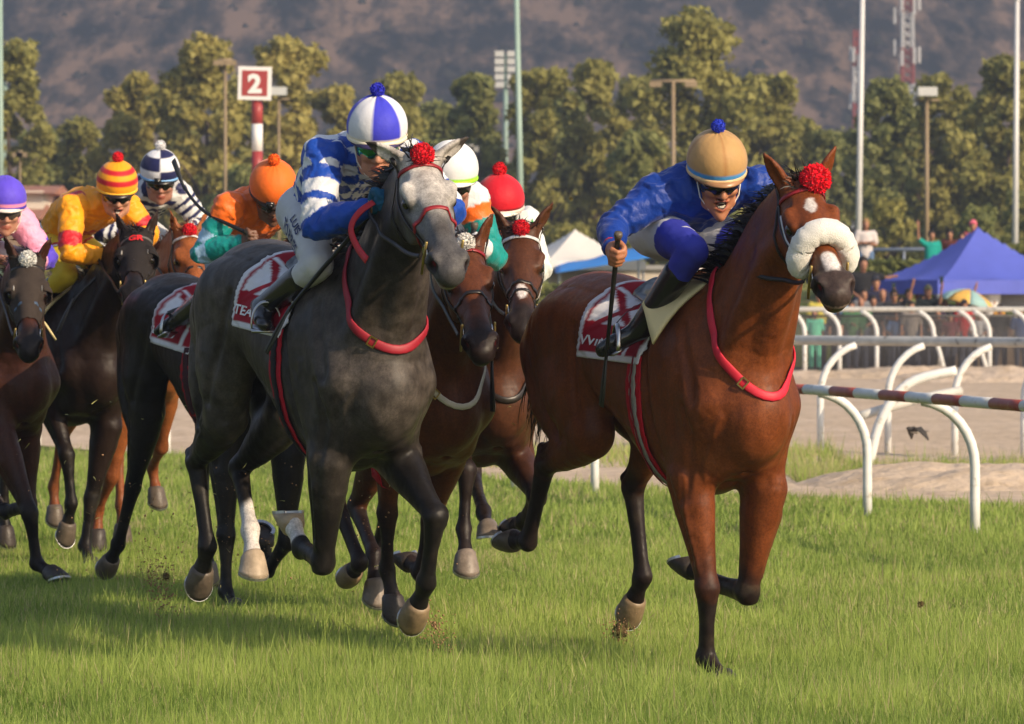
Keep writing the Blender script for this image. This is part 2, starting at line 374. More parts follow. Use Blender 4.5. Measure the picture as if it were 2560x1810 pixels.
# sandy hump and mounds on the dirt
def mound(name, cx, cy, rx, ry, h, mat, seed, kind='structure'):
    nx, ny = 40, 24; X, Yq = np.meshgrid(np.linspace(-1, 1, nx), np.linspace(-1, 1, ny), indexing='ij'); r = np.sqrt(X**2+Yq**2)
    P = np.stack([cx+X*rx, cy+Yq*ry, np.zeros_like(X)], -1); nz = noise3(P*np.array([1, 1, 0])+seed, 1.6, seed)*.35+noise3(P+seed, 5., seed)*.2
    P[..., 2] = h*np.clip(1-r**2, 0, 1)*(1+nz)-.012; idx = np.arange(nx*ny).reshape(nx, ny)
    return tag(mesh_obj(name, P.reshape(-1, 3), np.stack([idx[:-1, :-1], idx[1:, :-1], idx[1:, 1:], idx[:-1, 1:]], -1).reshape(-1, 4), mat), kind=kind)
mound('sand_heap', at(2420, 37), 37, 1.5, 1.3, .20, DIRT, 3); mound('sand_heap', at(2230, 88), 87.5, 3.2, 1.2, .22, DIRT, 5); mound('sand_heap', at(2480, 84), 84, 2.4, 1.4, .28, DIRT, 8)
# ---- rails
WHITE = simple('rail_white', (.74, .74, .72), .45, var=.06, scale=9, dirt=((.42, .38, .30), 14., .58)); RED = simple('rail_red', (.36, .075, .055), .5, var=.12, scale=10, dirt=((.45, .22, .17), 16., .60)); GREYW = simple('rail_greyed', (.52, .51, .48), .6, var=.15, scale=8, dirt=((.14, .13, .12), 11., .60))
def along(P, s):
    P = np.asarray(P, float); L = np.concatenate([[0], np.cumsum(np.linalg.norm(np.diff(P, axis=0), axis=1))]); return np.stack([np.interp(s, L, P[:, i]) for i in range(P.shape[1])], -1), L[-1]
root = empty('running_rail', (POSTS[2][0], POSTS[2][1], 0)); tag(root, 'white running rail with red and white striped top bar beside the turf', 'rail')
o0 = V3(POSTS[2][0], POSTS[2][1], 0); PP = np.array(POSTS); T_ = np.gradient(PP, axis=0); T_ /= np.linalg.norm(T_, axis=1)[:, None]; NRM = np.stack([-np.abs(T_[:, 1]), -np.abs(T_[:, 0])], 1)   # towards the runners
RH = .915; top = []
for (x, y), nrm in zip(POSTS, NRM):
    a = np.linspace(0, math.pi/2*.93, 9); r = .40
    pts = [V3(x, y, -.02), V3(x, y, .25)]+[V3(x+nrm[0]*r*(1-math.cos(t)), y+nrm[1]*r*(1-math.cos(t)), RH-.02-r*1.08+r*1.08*math.sin(t)) for t in a]
    b = MB(); b.tube(np.array(pts)-o0, .033, 14); b.build('post', WHITE, root); top.append((x+nrm[0]*r*.97, y+nrm[1]*r*.97, RH))
top = np.array(top); _, Ltot = along(top, 0.); step = .62; k = 0; s = 0
while s < Ltot-step:
    p, _ = along(top, np.linspace(s, s+step*1.0, 4)); b = MB(); b.tube(p-o0, .036, 14); b.build('rail_section', RED if k % 2 else WHITE, root); s += step; k += 1
def curved_rail(name, label, feet, h, off, r_post, r_rail, mat, rmat, lean=None):
    root = empty(name, (feet[0][0], feet[0][1], 0)); tag(root, label, 'rail'); o0 = V3(feet[0][0], feet[0][1], 0); top = []
    for i, (x, y) in enumerate(feet):
        a = np.linspace(0, math.pi/2*.85, 8); r = abs(off); sg = np.sign(off); ln = (lean or {}).get(i, 0)
        pts = [V3(x+ln, y, -.03), V3(x+ln*.5, y, h*.35)]+[V3(x+sg*r*(1-math.cos(t)), y+.1*(1-math.cos(t)), h-.03-r*1.1+r*1.1*math.sin(t)) for t in a]
        b = MB(); b.tube(np.array(pts)-o0, r_post, 12); b.build('post', mat, root); top.append((x+sg*r, y+.1, h))
    top = [(top[0][0]-2.5, top[0][1]+(top[0][1]-top[1][1])*1.5, h)]+top+[(top[-1][0]+3, top[-1][1]-.6, h)]
    b = MB(); b.tube(catmull(np.array(top), 3)-o0, r_rail, 12); b.build('top_rail', rmat, root); return root
curved_rail('inner_rail', 'greyed white rail on curved posts across the sandy track', [(at(1720, 46.6), 46.6), (at(1885, 46.0), 46.0), (at(2051, 45.2), 45.2), (at(2220, 44.6), 44.6), (at(2387, 43.8), 43.8), (at(2560, 42.8), 42.8), (at(2740, 41.8), 41.8)], 1.13, .48, .036, .050, WHITE, GREYW)
curved_rail('outer_rail', 'white outer rail in front of the crowd barrier', [(at(p, 89.5), 89.5) for p in (1250, 1330, 1410, 1500, 1600, 1700, 1800, 1920, 2012, 2099, 2192, 2334, 2436, 2474, 2574, 2680)], 1.36, -.42, .044, .052, WHITE, GREYW, {11: .25, 12: .3})
b = MB(); x, y = at(2197, 40.5), 40.5
b.tube(catmull([(x-.10, y, -.02), (x+.02, y, .45), (x+.28, y+.05, .78), (x+.72, y+.1, .90)], 6), .045, 12); rb = b.build('bent_rail_post', WHITE); rb.location = (0, 0, 0); tag(rb, 'leaning bent white post between the two right-hand rails', 'post')
b = MB(); b.tube(catmull([(at(2150, 40.6), 40.6, .48), (at(2300, 40.9), 40.9, .63), (at(2400, 41.2), 41.2, .70)], 6), .043, 12); tag(b.build('loose_rail', GREYW), 'loose grey rail bar lying aslant on the bent post', 'rail')
# ---- crowd barrier of upright bars
BAR = simple('barrier_steel', (.10, .095, .09), .55, metal=.3, var=.2)
root = empty('crowd_barrier', (at(2280, 92), 92, 0)); tag(root, 'dark steel crowd barrier of upright bars behind the outer rail', 'barrier'); o0 = V3(at(2280, 92), 92, 0)
for i, px in enumerate(np.arange(1985, 2640, 6.2)):
    b = MB(); b.tube([(0, 0, -.02), (0, 0, 1.22)], .014, 6)
    if i == 0: mesh0 = b.build('bar', BAR, root); mesh0.location = V3(at(px, 92), 92, 0)-o0
    else: c = mesh0.copy(); COL.objects.link(c); c.location = V3(at(px, 92), 92, 0)-o0
for z in (.12, 1.22):
    b = MB(); b.tube(np.array([(at(1980, 92), 92, z), (at(2645, 92), 92, z)])-o0, .022, 8); b.build('crossbar', BAR, root)
# ---- raised bank behind the crowd
def slab(name, x0, x1, y0, y1, z0, z1, mat, kind=None, parent=None):
    b = MB(); b.box(((x0+x1)/2, (y0+y1)/2, (z0+z1)/2), (x1-x0, y1-y0, z1-z0)); o = b.build(name, mat, parent, False)
    if kind: tag(o, kind=kind)
    return o
BANKG = ground_mat('bank_grass', (.05, .075, .018), (.10, .12, .03), (.12, .10, .05), .4, 2., .6, 6.)
P = []; 
for i in range(61):
    x = -40+i*1.6
    for y, z in ((103, -.01), (106, 1.5), (108, 1.72), (150, 1.9), (190, 1.6), (200, -.02)): P.append((x, y, z+(.12*math.sin(x*.7+y) if z > .5 else 0)))
tag(mesh_obj('grass_bank', P, [(i*6+j, (i+1)*6+j, (i+1)*6+j+1, i*6+j+1)[::-1] for i in range(60) for j in range(5)], BANKG), kind='structure')
b = MB(); b.tube([(at(2155, 108.6), 108.6, zt(625, 108.6)), (at(2600, 108.6), 108.6, zt(621, 108.6))], .05, 8)
for px in (2160, 2260, 2360, 2460, 2560): b.tube([(at(px, 108.6), 108.6, 1.6), (at(px, 108.6), 108.6, zt(624, 108.6))], .035, 8)
tag(b.build('bank_handrail', simple('rail_bluegrey', (.32, .36, .44), .4, metal=.3)), 'blue grey handrail along the top of the bank', 'handrail')
# ---- trees
LEAF = {}
def leaf_mat(name, c1, c2, c3):
    m, nt, b = newmat(name); L = nt.links.new; at_ = N(nt, 'ShaderNodeAttribute', attribute_name='tint')
    rp = N(nt, 'ShaderNodeValToRGB'); e = rp.color_ramp.elements; e[0].color = (*c1, 1); e[1].color = (*c3, 1); e.new(.5).color = (*c2, 1)
    sx = N(nt, 'ShaderNodeSeparateColor'); L(at_.outputs['Color'], sx.inputs[0]); L(sx.outputs[0], rp.inputs[0]); L(rp.outputs[0], b.inputs['Base Color'])
    b.inputs['Roughness'].default_value = .6; b.inputs['Specular IOR Level'].default_value = .25
    tr = N(nt, 'ShaderNodeBsdfTranslucent'); L(rp.outputs[0], tr.inputs[0]); mx = N(nt, 'ShaderNodeMixShader'); mx.inputs[0].default_value = .35; L(b.outputs[0], mx.inputs[1]); L(tr.outputs[0], mx.inputs[2]); L(mx.outputs[0], nt.nodes['Material Output'].inputs[0])
    return m
BARK = simple('bark', (.10, .075, .055), .9, .1, var=.3, scale=6, bump=.6, bscale=25)
LM = [leaf_mat('leaves_olive', (.20, .20, .055), (.34, .32, .088), (.50, .45, .14)), leaf_mat('leaves_green', (.15, .175, .055), (.26, .275, .085), (.39, .38, .13)), leaf_mat('leaves_gold', (.24, .225, .06), (.42, .37, .10), (.60, .50, .16))]
def tree(x, y, h, rx, label, mat, seed, n=5200, leaf=.30, base=-.06, z0=0., name='broadleaf_tree', lobes=46, taper=.82):
    rng = np.random.default_rng(seed); root = empty(name, (x, y, z0)); tag(root, label, 'tree', 'trees beyond the racecourse')
    b = MB(); tp = V3(rng.normal()*.3, rng.normal()*.3, h*.72); b.tube(catmull([(0, 0, -.2), (rng.normal()*.1, 0, h*.25), tp*.7, tp], 4), np.linspace(.028*h*.5+.12, .05, 13), 8)
    for k in range(6):
        t = rng.uniform(.2, .65); s = tp*t; a = rng.uniform(0, 6.28); e = s+V3(math.cos(a)*rx*.6, math.sin(a)*rx*.6, h*rng.uniform(.12, .25)); b.tube(catmull([s, (s+e)/2+V3(0, 0, .2), e], 3), np.linspace(.10, .03, 7), 6)
    b.build('trunk', BARK, root)
    # lobes fill the silhouette; leaves sit on and just under their outer shells
    cs = []; 
    for k in range(lobes):
        f = (k+.5)/lobes; z = h*(base+.10+(1-.10-base)*f); wid = rx*(math.sin(math.pi*min(1, (1-f)*taper*.75+.14)))**.7
        a = k*2.4+rng.uniform(-.5, .5); rr = wid*rng.uniform(.15, .78); sz = rx*rng.uniform(.17, .36)*(1-.30*f)
        cs.append((math.cos(a)*rr, math.sin(a)*rr*.8, min(z, h-sz*.85), sz))
    cs.append((tp[0], tp[1], h-rx*.30, rx*.30)); cs = np.array(cs); wgt = cs[:, 3]**2; wgt /= wgt.sum()
    ci = rng.choice(len(cs), n, p=wgt); d = rng.normal(size=(n, 3)); d /= np.linalg.norm(d, axis=1)[:, None]
    rad = cs[ci, 3]*(1.08-.75*rng.random(n)**1.6)*(1+.30*noise3(d*1.7+cs[ci, :3], 1.6, seed)+.22*noise3(d*4+cs[ci, :3], 2., seed+1))
    p = cs[ci, :3]+d*rad[:, None]*np.array([1, 1, .92]); keep = p[:, 2] > .15; p, d, ci = p[keep], d[keep], ci[keep]; n = len(p)
    nr = d+rng.normal(size=(n, 3))*.75; nr /= np.linalg.norm(nr, axis=1)[:, None]; u = np.cross(nr, rng.normal(size=(n, 3))); u /= np.linalg.norm(u, axis=1)[:, None]; w = np.cross(nr, u)
    s = leaf*rng.uniform(.6, 1.35, n)[:, None]
    V = np.stack([p-u*s, p+u*s*.7-w*s*.75, p+u*s*.5+w*s*.85], 1).reshape(-1, 3); F = np.arange(n*3).reshape(-1, 3)
    tint = np.clip(.5+.22*noise3(p, .55, seed)+.18*noise3(p, 2.1, seed+2)+rng.normal(size=n)*.13, 0, 1); c = np.repeat(tint, 3)[:, None]*np.ones(3)
    mesh_obj('crown', V, F, mat, root, False, c); return root
TREES = [ # reading of centre, crown top, half width, distance, foliage, label
 (40, 104, 105, 178, 0, 'tall olive tree cut by the left edge of the view'),
 (205, 300, 85, 186, 0, 'lower rounded tree between the left edge tree and the golden group'),
 (335, 185, 105, 181, 2, 'golden tree left of the numbered post'),
 (500, 92, 135, 176, 2, 'tall golden tree just left of the numbered post'),
 (705, 96, 112, 178, 2, 'golden tree directly behind the numbered post'),
 (845, 215, 92, 184, 2, 'golden tree behind the blue and white helmet'),
 (985, 186, 120, 188, 0, 'broad olive tree right of the blue and white helmet'),
 (1190, 190, 95, 181, 1, 'green tree left of the green pole'),
 (1335, 172, 88, 177, 0, 'olive tree just right of the green pole'),
 (1480, 150, 98, 180, 0, 'olive tree left of the tallest tree'),
 (1735, 26, 150, 174, 0, 'tallest tree, behind the beige helmet'),
 (1905, 190, 125, 183, 0, 'broad tree right of the tallest tree'),
 (2045, 330, 85, 190, 1, 'low dark tree beside the near white pole'),
 (2205, 205, 100, 180, 1, 'green tree under the lattice tower'),
 (2345, 190, 100, 184, 0, 'tree behind the pole with the floodlight head'),
 (2500, 140, 112, 178, 0, 'olive tree at the right edge of the view'),
 (1600, 330, 80, 168, 1, 'shorter dark tree in front of the tallest tree'),
 (1080, 360, 95, 170, 1, 'shorter dark tree behind the white helmet'),
 (610, 420, 100, 168, 1, 'shorter dark tree below the numbered post'),
 (420, 250, 110, 196, 1, 'darker tree in the gap left of the tall golden tree'), (600, 200, 110, 197, 0, 'darker tree in the gap behind the numbered post'), (920, 280, 110, 196, 1, 'dark tree in the gap right of the golden group'), (1100, 260, 100, 197, 1, 'dark tree in the gap left of the green tree'), (1420, 240, 110, 196, 1, 'dark tree in the gap right of the green pole'), (1600, 190, 110, 197, 0, 'tree in the gap left of the tallest tree'), (2120, 330, 100, 197, 1, 'dark tree in the gap behind the near white pole'), (2280, 290, 100, 198, 1, 'dark tree in the gap right of the lattice tower'), (2430, 250, 100, 197, 1, 'dark tree in the gap left of the right edge tree'), (110, 330, 100, 196, 1, 'dark tree in the gap at the far left'), (2000, 300, 100, 197, 0, 'tree in the gap right of the broad tree'), (2620, 170, 110, 182, 1, 'tree just beyond the right edge of the view'), (-130, 180, 110, 182, 0, 'tree just beyond the left edge of the view')]
for i, (px, py, hw, d, mi, lab) in enumerate(TREES):
    tree(at(px, d), d, zt(py, d), hw*d/PXF*1.28, lab, LM[mi], 100+i, n=14500 if hw > 95 else 11500, leaf=.175)
SHR = [(140, 590, 60, 150, 'scrubby bush below the left edge trees'), (350, 560, 70, 152, 'dark bush left of the pole with the red banner'), (900, 560, 80, 150, 'dark bush behind the grey horse'), (1420, 560, 80, 150, 'bush behind the white tent'), (1560, 540, 75, 148, 'bush behind the blue awning'), (1990, 480, 85, 150, 'round bush right of the red pompon'), (2230, 500, 80, 150, 'round bush between the two white poles'), (2440, 520, 80, 148, 'round bush behind the blue tent'), (1790, 520, 70, 152, 'bush behind the jockey in royal blue'), (1150, 580, 70, 149, 'bush behind the teal sleeved jockey'), (700, 560, 80, 150, 'bush behind the orange jockey'), (2560, 480, 70, 150, 'bush by the far right white pole'), (500, 600, 70, 149, 'low bush behind the chestnut horse'), (250, 640, 60, 147, 'low bush behind the yellow jockey'), (0, 640, 60, 150, 'low bush at the left edge')]
for i, (px, py, hw, d, lab) in enumerate(SHR):
    r = tree(at(px, d), d, zt(py, d)-1.2, hw*d/PXF*1.25, lab, LM[1 if i % 3 else 0], 300+i, n=5200, leaf=.13, base=-.05, z0=1.2, name='bush', lobes=22, taper=.95); r['category'] = 'bush'; r['group'] = 'bushes on the bank'
# clipped hedge along the bank (left of the right-hand horse) and by the tent
def hedge(x0, x1, y, z0, z1, label, seed, th=.8, n=5000):
    rng = np.random.default_rng(seed); root = empty('hedge', ((x0+x1)/2, y, z0)); tag(root, label, 'hedge'); n = int(n)
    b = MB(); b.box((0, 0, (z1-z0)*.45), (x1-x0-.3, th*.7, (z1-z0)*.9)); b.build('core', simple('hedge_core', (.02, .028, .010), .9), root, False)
    p = np.stack([rng.uniform(x0, x1, n)-(x0+x1)/2, np.where(rng.random(n) < .6, -th/2, rng.uniform(-th/2, th/2, n)), rng.uniform(0, z1-z0, n)], 1); tpm = rng.random(n) < .35; p[tpm, 2] = z1-z0
    p += rng.normal(size=(n, 3))*.06+np.stack([np.zeros(n), np.zeros(n), .15*noise3(np.stack([p[:, 0], p[:, 0]*0, p[:, 0]*0], 1), .8, seed)], 1)
    nr = rng.normal(size=(n, 3))+np.array([0, -.8, .5]); nr /= np.linalg.norm(nr, axis=1)[:, None]; u = np.cross(nr, rng.normal(size=(n, 3))); u /= np.linalg.norm(u, axis=1)[:, None]; w = np.cross(nr, u); s = .11*rng.uniform(.6, 1.4, n)[:, None]
    V = np.stack([p-u*s, p-w*s*.6, p+u*s, p+w*s*.6], 1).reshape(-1, 3); tint = np.clip(.4+.2*noise3(p, 1.2, seed)+rng.normal(size=n)*.14, 0, 1)
    mesh_obj('leaves', V, np.arange(n*4).reshape(-1, 4), LM[1], root, False, np.repeat(tint, 4)[:, None]*np.ones(3))
hedge(at(1150, 100.5), at(1900, 100.5), 100.5, 0, 1.75, 'dark clipped hedge below the white and blue tents', 11, n=9000)
hedge(at(2140, 106.8), at(2320, 106.8), 106.8, 1.4, 2.3, 'low hedge left of the blue tent top', 12, n=2500); hedge(at(2520, 107.5), at(2720, 107.5), 107.5, 1.4, 2.75, 'low hedge right of the blue tent', 13, n=2500)
hedge(at(-150, 101), at(1100, 101), 101, 0, 1.55, 'long low hedge behind the pack of horses', 14, n=12000)
# ---- hill
def hill():
    nx, ny = 170, 90; X, Yq = np.meshgrid(np.linspace(-900, 900, nx), np.linspace(0, 1, ny), indexing='ij'); d = 640+Yq**1.3*2300
    P = np.stack([X*(1+Yq*1.2), d, np.zeros_like(X)], -1)
    sl = np.clip((d-660)/1500, 0, 1.3); gl = P*np.array([1, .45, 0]); gl[..., 0] += gl[..., 1]*.9; nz = (1-2*np.abs(noise3(gl, .0075, 1)))*13+noise3(P*np.array([1, .5, 0]), .018, 2)*5+noise3(P, .05, 3)*2.0
    P[..., 2] = -2+sl**.9*330+nz*np.clip(sl*3, 0, 1); idx = np.arange(nx*ny).reshape(nx, ny)
    m, nt, b = newmat('dry_hillside'); L = nt.links.new; tc = N(nt, 'ShaderNodeTexCoord')
    n1 = N(nt, 'ShaderNodeTexNoise'); n1.inputs['Scale'].default_value = .085; n1.inputs['Detail'].default_value = 6; n1.inputs['Roughness'].default_value = .72; mp = N(nt, 'ShaderNodeMapping'); mp.inputs['Scale'].default_value = (1, .12, .8); L(tc.outputs['Object'], mp.inputs[0]); L(mp.outputs[0], n1.inputs['Vector'])
    r = N(nt, 'ShaderNodeValToRGB'); e = r.color_ramp.elements; e[0].position = .43; e[0].color = (.012, .017, .012, 1); e[1].position = .60; e[1].color = (.30, .195, .125, 1); e.new(.52).color = (.12, .088, .060, 1); L(n1.outputs[0], r.inputs[0]); L(r.outputs[0], b.inputs['Base Color'])
    b.inputs['Roughness'].default_value = 1; b.inputs['Specular IOR Level'].default_value = 0
    o = mesh_obj('hill', P.reshape(-1, 3), np.stack([idx[:-1, :-1], idx[1:, :-1], idx[1:, 1:], idx[:-1, 1:]], -1).reshape(-1, 4), m); tag(o, kind='structure')
    # scrub on the slope: far wood, one mass
    rng = np.random.default_rng(9); n = 52000; i = rng.integers(5, nx-6, n); j = rng.integers(2, int(ny*.62), n); p = P[i, j]+rng.normal(size=(n, 3))*np.array([9, 9, 0]); 
    dens = noise3(p, .012, 6)+noise3(p, .04, 7)*.6+rng.normal(size=n)*.35; p = p[dens > 0]; n = len(p)
    base = np.array([(1, 0, .0), (-.4, .9, .0), (-.6, -.85, .0), (.35, -.3, .8), (-.2, .4, 1.)])
    bf = np.array([(0, 1, 4), (1, 2, 4), (2, 3, 4), (0, 4, 3), (2, 0, 3)])
    s = (.6+1.5*rng.random(n)**2)[:, None, None]; V = p[:, None, :]+base[None]*s*rng.uniform(.7, 1.3, (n, 5, 1)); F = (np.arange(n)[:, None, None]*5+bf[None]).reshape(-1, 3)
    tint = np.repeat(np.clip(.35+rng.normal(size=n)*.22, 0, 1), 5)[:, None]*np.ones(3)
    o = mesh_obj('hillside_scrub', V.reshape(-1, 3), F, leaf_mat('scrub', (.026, .032, .018), (.045, .048, .026), (.09, .075, .045)), None, False, tint); tag(o, 'dark scrub covering the dry hillside', 'scrub', kind='stuff')
hill()
# ---- poles, lamps, towers
PW = simple('pole_white', (.72, .71, .70), .45, var=.06, scale=2, dirt=((.5, .48, .44), 3., .6)); PG = simple('pole_green', (.30, .42, .36), .5, var=.1, scale=2); PB = simple('pole_brown', (.30, .22, .13), .6, var=.2, scale=2); LAMP = simple('lamp_housing', (.62, .62, .60), .4)
def pole(name, label, px0, py0, px1, py1, d, r0, r1, mat, cat='pole', z0=1.6):
    p0 = V3(at(px0, d), d, z0); p1 = V3(at(px1, d), d, zt(py1, d)); slope = (px0-px1)/(py0-py1); p0[0] = at(px1+slope*((PXH-(z0-CAMH)*PXF/d)-py1), d)
    root = empty(name, p0); tag(root, label, cat); b = MB(); b.tube([V3(0, 0, 0), p1-p0], [r0, r1], 12); b.build('shaft', mat, root)
    b = MB(); b.tube([(0, 0, -.15), (0, 0, .12)], r0*1.7, 12); b.build('base', mat, root); return root, p1-p0
r, t = pole('flag_pole', 'tall white pole behind the bay horse, nearer the middle', 2146, 600, 2157, -60, 116, .085, .065, PW)
b = MB(); b.sphere(t+V3(0, 0, .06), .1); b.build('finial', PW, r)
r, t = pole('flag_pole', 'white pole at the right edge of the view', 2538, 600, 2543, 3, 116, .085, .06, PW); b = MB(); b.sphere(t+V3(0, 0, .05), .08); b.build('finial', PW, r)
r, t = pole('flag_pole', 'tall pale green pole behind the red helmet', 1301, 470, 1290, -60, 100, .075, .06, PG); b = MB(); b.sphere(t+V3(0, 0, .06), .08); b.build('finial', PG, r)
r, t = pole('flag_pole', 'thin pale pole on the left edge of the view', 2, 420, 0, -40, 110, .07, .06, PG); b = MB(); b.sphere(t+V3(0, 0, .06), .08); b.build('finial', PG, r)
def tlamp(label, px, py, d, arm, r=.07, mat=PB, head=False):
    rt, t = pole('lamp_post', label, px, 600, px, py, d, r, r*.8, mat, 'lamp post'); b = MB(); w = arm*d/PXF
    if head:
        b.box(t+V3(0, -.1, .12), (w*2, .5, .26)); b.build('floodlight', LAMP, rt, False); b = MB(); b.tube([t-V3(w*1.3, 0, .12), t+V3(w*1.3, 0, -.12)], .03, 6); b.build('bracket', mat, rt)
    else:
        b.tube([t-V3(w, 0, 0), t+V3(w, 0, 0)], .05, 8); b.build('crossarm', mat, rt)
        for s in (-1, 1): b = MB(); b.box(t+V3(w*.8*s, -.1, -.10), (.35, .3, .16)); b.build('lamp_head', mat, rt, False)
tlamp('brown pole with a crossarm left of the beige helmet', 1683, 203, 128, 55); tlamp('pole with a white floodlight head right of the red pompon', 2317, 240, 128, 24, head=True)
tlamp('slim pole with a floodlight head beside the numbered post', 697, 238, 140, 20, .05, head=True); tlamp('brown pole left of the numbered post with a small crossarm', 563, 150, 140, 18, .06)
tlamp('low wooden T pole right of the bay head', 1815, 432, 135, 62, .06, simple('pole_grey', (.30, .29, .27), .7)); tlamp('short grey post behind the grey horse head', 1176, 365, 135, 8, .07, simple('pole_grey', (.3, .29, .27), .7))
tlamp('thin post far left over the house', 50, 380, 150, 6, .04)
def floods(label, px, py, d):
    rt, t = pole('floodlight_mast', label, px, 700, px, py, d, .16, .10, PG, 'lamp post')
    for i in range(5):
        for j in (-1, 1): b = MB(); b.box(t+V3(.28*j, -.1, -.35*i), (.42, .3, .26)); b.build('floodlight', LAMP, rt, False)
floods('mast with a column of floodlights left of the green pole', 1264, 135, 200); floods('mast with a column of floodlights at the left edge', 12, 125, 200)
def lattice(label, px, py_top, py_base, d, w, secs, seed):
    z0, z1 = zt(py_base, d)-25, zt(py_top, d); root = empty('lattice_tower', (at(px, d), d, z0)); tag(root, label, 'tower'); H_ = z1-z0; RM = simple('tower_red', (.38, .09, .07), .6); n = secs
    for k in range(n):
        a, c = H_*k/n, H_*(k+1)/n; mat = PW if k % 2 else RM; b = MB(); wa = w*(1-.35*k/n); wb = w*(1-.35*(k+1)/n)
        cor = [(-1, -1), (1, -1), (1, 1), (-1, 1)]
        for i, (sx, sy) in enumerate(cor):
            b.tube([(sx*wa, sy*wa, a), (sx*wb, sy*wb, c)], .16, 5); tx, ty = cor[(i+1) % 4]
            for q in range(4):
                h0, h1 = a+(c-a)*q/4, a+(c-a)*(q+1)/4; b.tube([(sx*wa, sy*wa, h0), (tx*wa, ty*wa, h1)], .08, 4); b.tube([(tx*wa, ty*wa, h0), (sx*wa, sy*wa, h1)], .08, 4)
        b.build('section', mat, root, False)
    rng = np.random.default_rng(seed)
    for lev in (.80, .92):
        for i in range(6): b = MB(); a = i*1.05; b.box((math.cos(a)*w*1.6, math.sin(a)*w*1.6, H_*lev+rng.uniform(-1, 1)), (.32, .32, 1.9)); b.build('antenna_panel', PW, root, False)
    for lev in (.70,): b = MB(); b.tube([(w*1.1, -w, H_*lev), (w*1.1, -w-.5, H_*lev)], [.4, .6], 14); b.build('dish', PW, root)
lattice('red and white lattice mast right of the tallest tree', 2268, -60, 400, 520, .9, 11, 1); lattice('slim white and red lattice mast beside the near white pole', 2140, 75, 400, 560, .42, 9, 2)
# ---- numbered marker post
d = 70.; root = empty('marker_post', (at(643, d), d, 0)); tag(root, 'red and white marker post with a square number 2 board', 'marker post'); x0 = at(643, d)
MR = simple('marker_red', (.33, .045, .045), .45, var=.08); MW = simple('marker_white', (.76, .75, .74), .45, var=.05); ys = [1300, 690, 610, 535, 455, 378, 310, 250]
for k in range(len(ys)-1):
    za, zb = max(0, zt(ys[k], d)), zt(ys[k+1], d); b = MB(); b.tube([(0, 0, za), (0, 0, zb)], .088, 16); b.build('post_band', MR if k % 2 == len(ys) % 2 else MW, root)
zc = zt(209, d); cx = at(638, d)-x0; tilt = roty(math.radians(1.5)); s = .53
b = MB(); b.box((cx, -.10, zc), (s, .05, s), M=tilt); bd = b.build('board', MW, root, False)
b = MB(); b.box((cx, -.128, zc), (s*.76, .012, s*.76), M=tilt); b.build('panel', MR, bd, False)
def text_mesh(t, size, bold=.03, ext=.004):
    cu = bpy.data.curves.new('t', 'FONT'); cu.body = t; cu.size = size; cu.offset = size*bold; cu.extrude = ext; cu.align_x = 'CENTER'; cu.resolution_u = 3
    ob = bpy.data.objects.new('t', cu); COL.objects.link(ob); bpy.context.view_layer.update(); me = ob.to_mesh(); v = np.array([q.co[:] for q in me.vertices]); f = [tuple(p.vertices) for p in me.polygons]; ob.to_mesh_clear(); bpy.data.objects.remove(ob); return v, f
v, f = text_mesh('2', .40, .045); v = np.stack([cx+v[:, 0]*1.05, -.138-v[:, 2], zc-.143+v[:, 1]], 1); mesh_obj('numeral', v, f, MW, bd, False)
# ---- tents
def canopy(name, label, cx, cy, w, dp, ze, za, mat, val=.28, rot=0., legs=True, white=None):
    root = empty(name, (cx, cy, 0), rot); tag(root, label, 'tent'); m = 12; P = []; nx = 2*m+1
    g = np.linspace(-1, 1, nx)
    for u in g:
        for v_ in g:
            r = max(abs(u), abs(v_)); z = ze+(za-ze)*(1-r)**1.35+(-.03*math.sin(math.pi*(u if abs(v_) > abs(u) else v_)*2)*r); P.append((u*w/2, v_*dp/2, z))
    F = [(i*nx+j, (i+1)*nx+j, (i+1)*nx+j+1, i*nx+j+1) for i in range(nx-1) for j in range(nx-1)]
    o = mesh_obj('roof', P, F, mat, root, False); md = o.modifiers.new('t', 'SOLIDIFY'); md.thickness = .012
    for sx, sy, L_, ax in ((0, -1, w, 0), (0, 1, w, 0), (-1, 0, dp, 1), (1, 0, dp, 1)):
        q = []; n = 24
        for i in range(n+1):
            t = -L_/2+L_*i/n; e = .02*math.sin(t*5)
            x, y = (t, sy*(dp/2+.012)+e*sy) if ax == 0 else (sx*(w/2+.012)+e*sx, t); q += [(x, y, ze+.01), (x, y, ze-val)]
        vo = mesh_obj('valance', q, [(2*i, 2*i+1, 2*i+3, 2*i+2) for i in range(n)], mat, root, False); md = vo.modifiers.new('t', 'SOLIDIFY'); md.thickness = .01
    for sx in (-1, 1):
        for sy in (-1, 1): b = MB(); b.tube([(sx*(w/2-.05), sy*(dp/2-.05), 0), (sx*(w/2-.05), sy*(dp/2-.05), ze)], .03, 8); b.build('leg', PW, root)
    return root
BLUE = simple('tent_blue', (.085, .115, .52), .7, var=.08, scale=2, bump=.15, bscale=3); BLUE2 = simple('tent_azure', (.04, .26, .74), .7, var=.08, scale=2, bump=.15, bscale=3); TWH = simple('tent_white', (.72, .69, .64), .7, var=.06, scale=2, bump=.15, bscale=3)
canopy('canopy_tent', 'blue peaked canopy tent on the right behind the crowd', at(2445, 98), 98, 3.75, 3.0, 1.98, zt(567, 98), BLUE, .30, math.radians(24))
canopy('canopy_tent', 'white peaked canopy tent left of the raised whip hand', at(1438, 122), 122, 3.0, 3.0, 2.62, zt(573, 122), TWH, .25, math.radians(20))
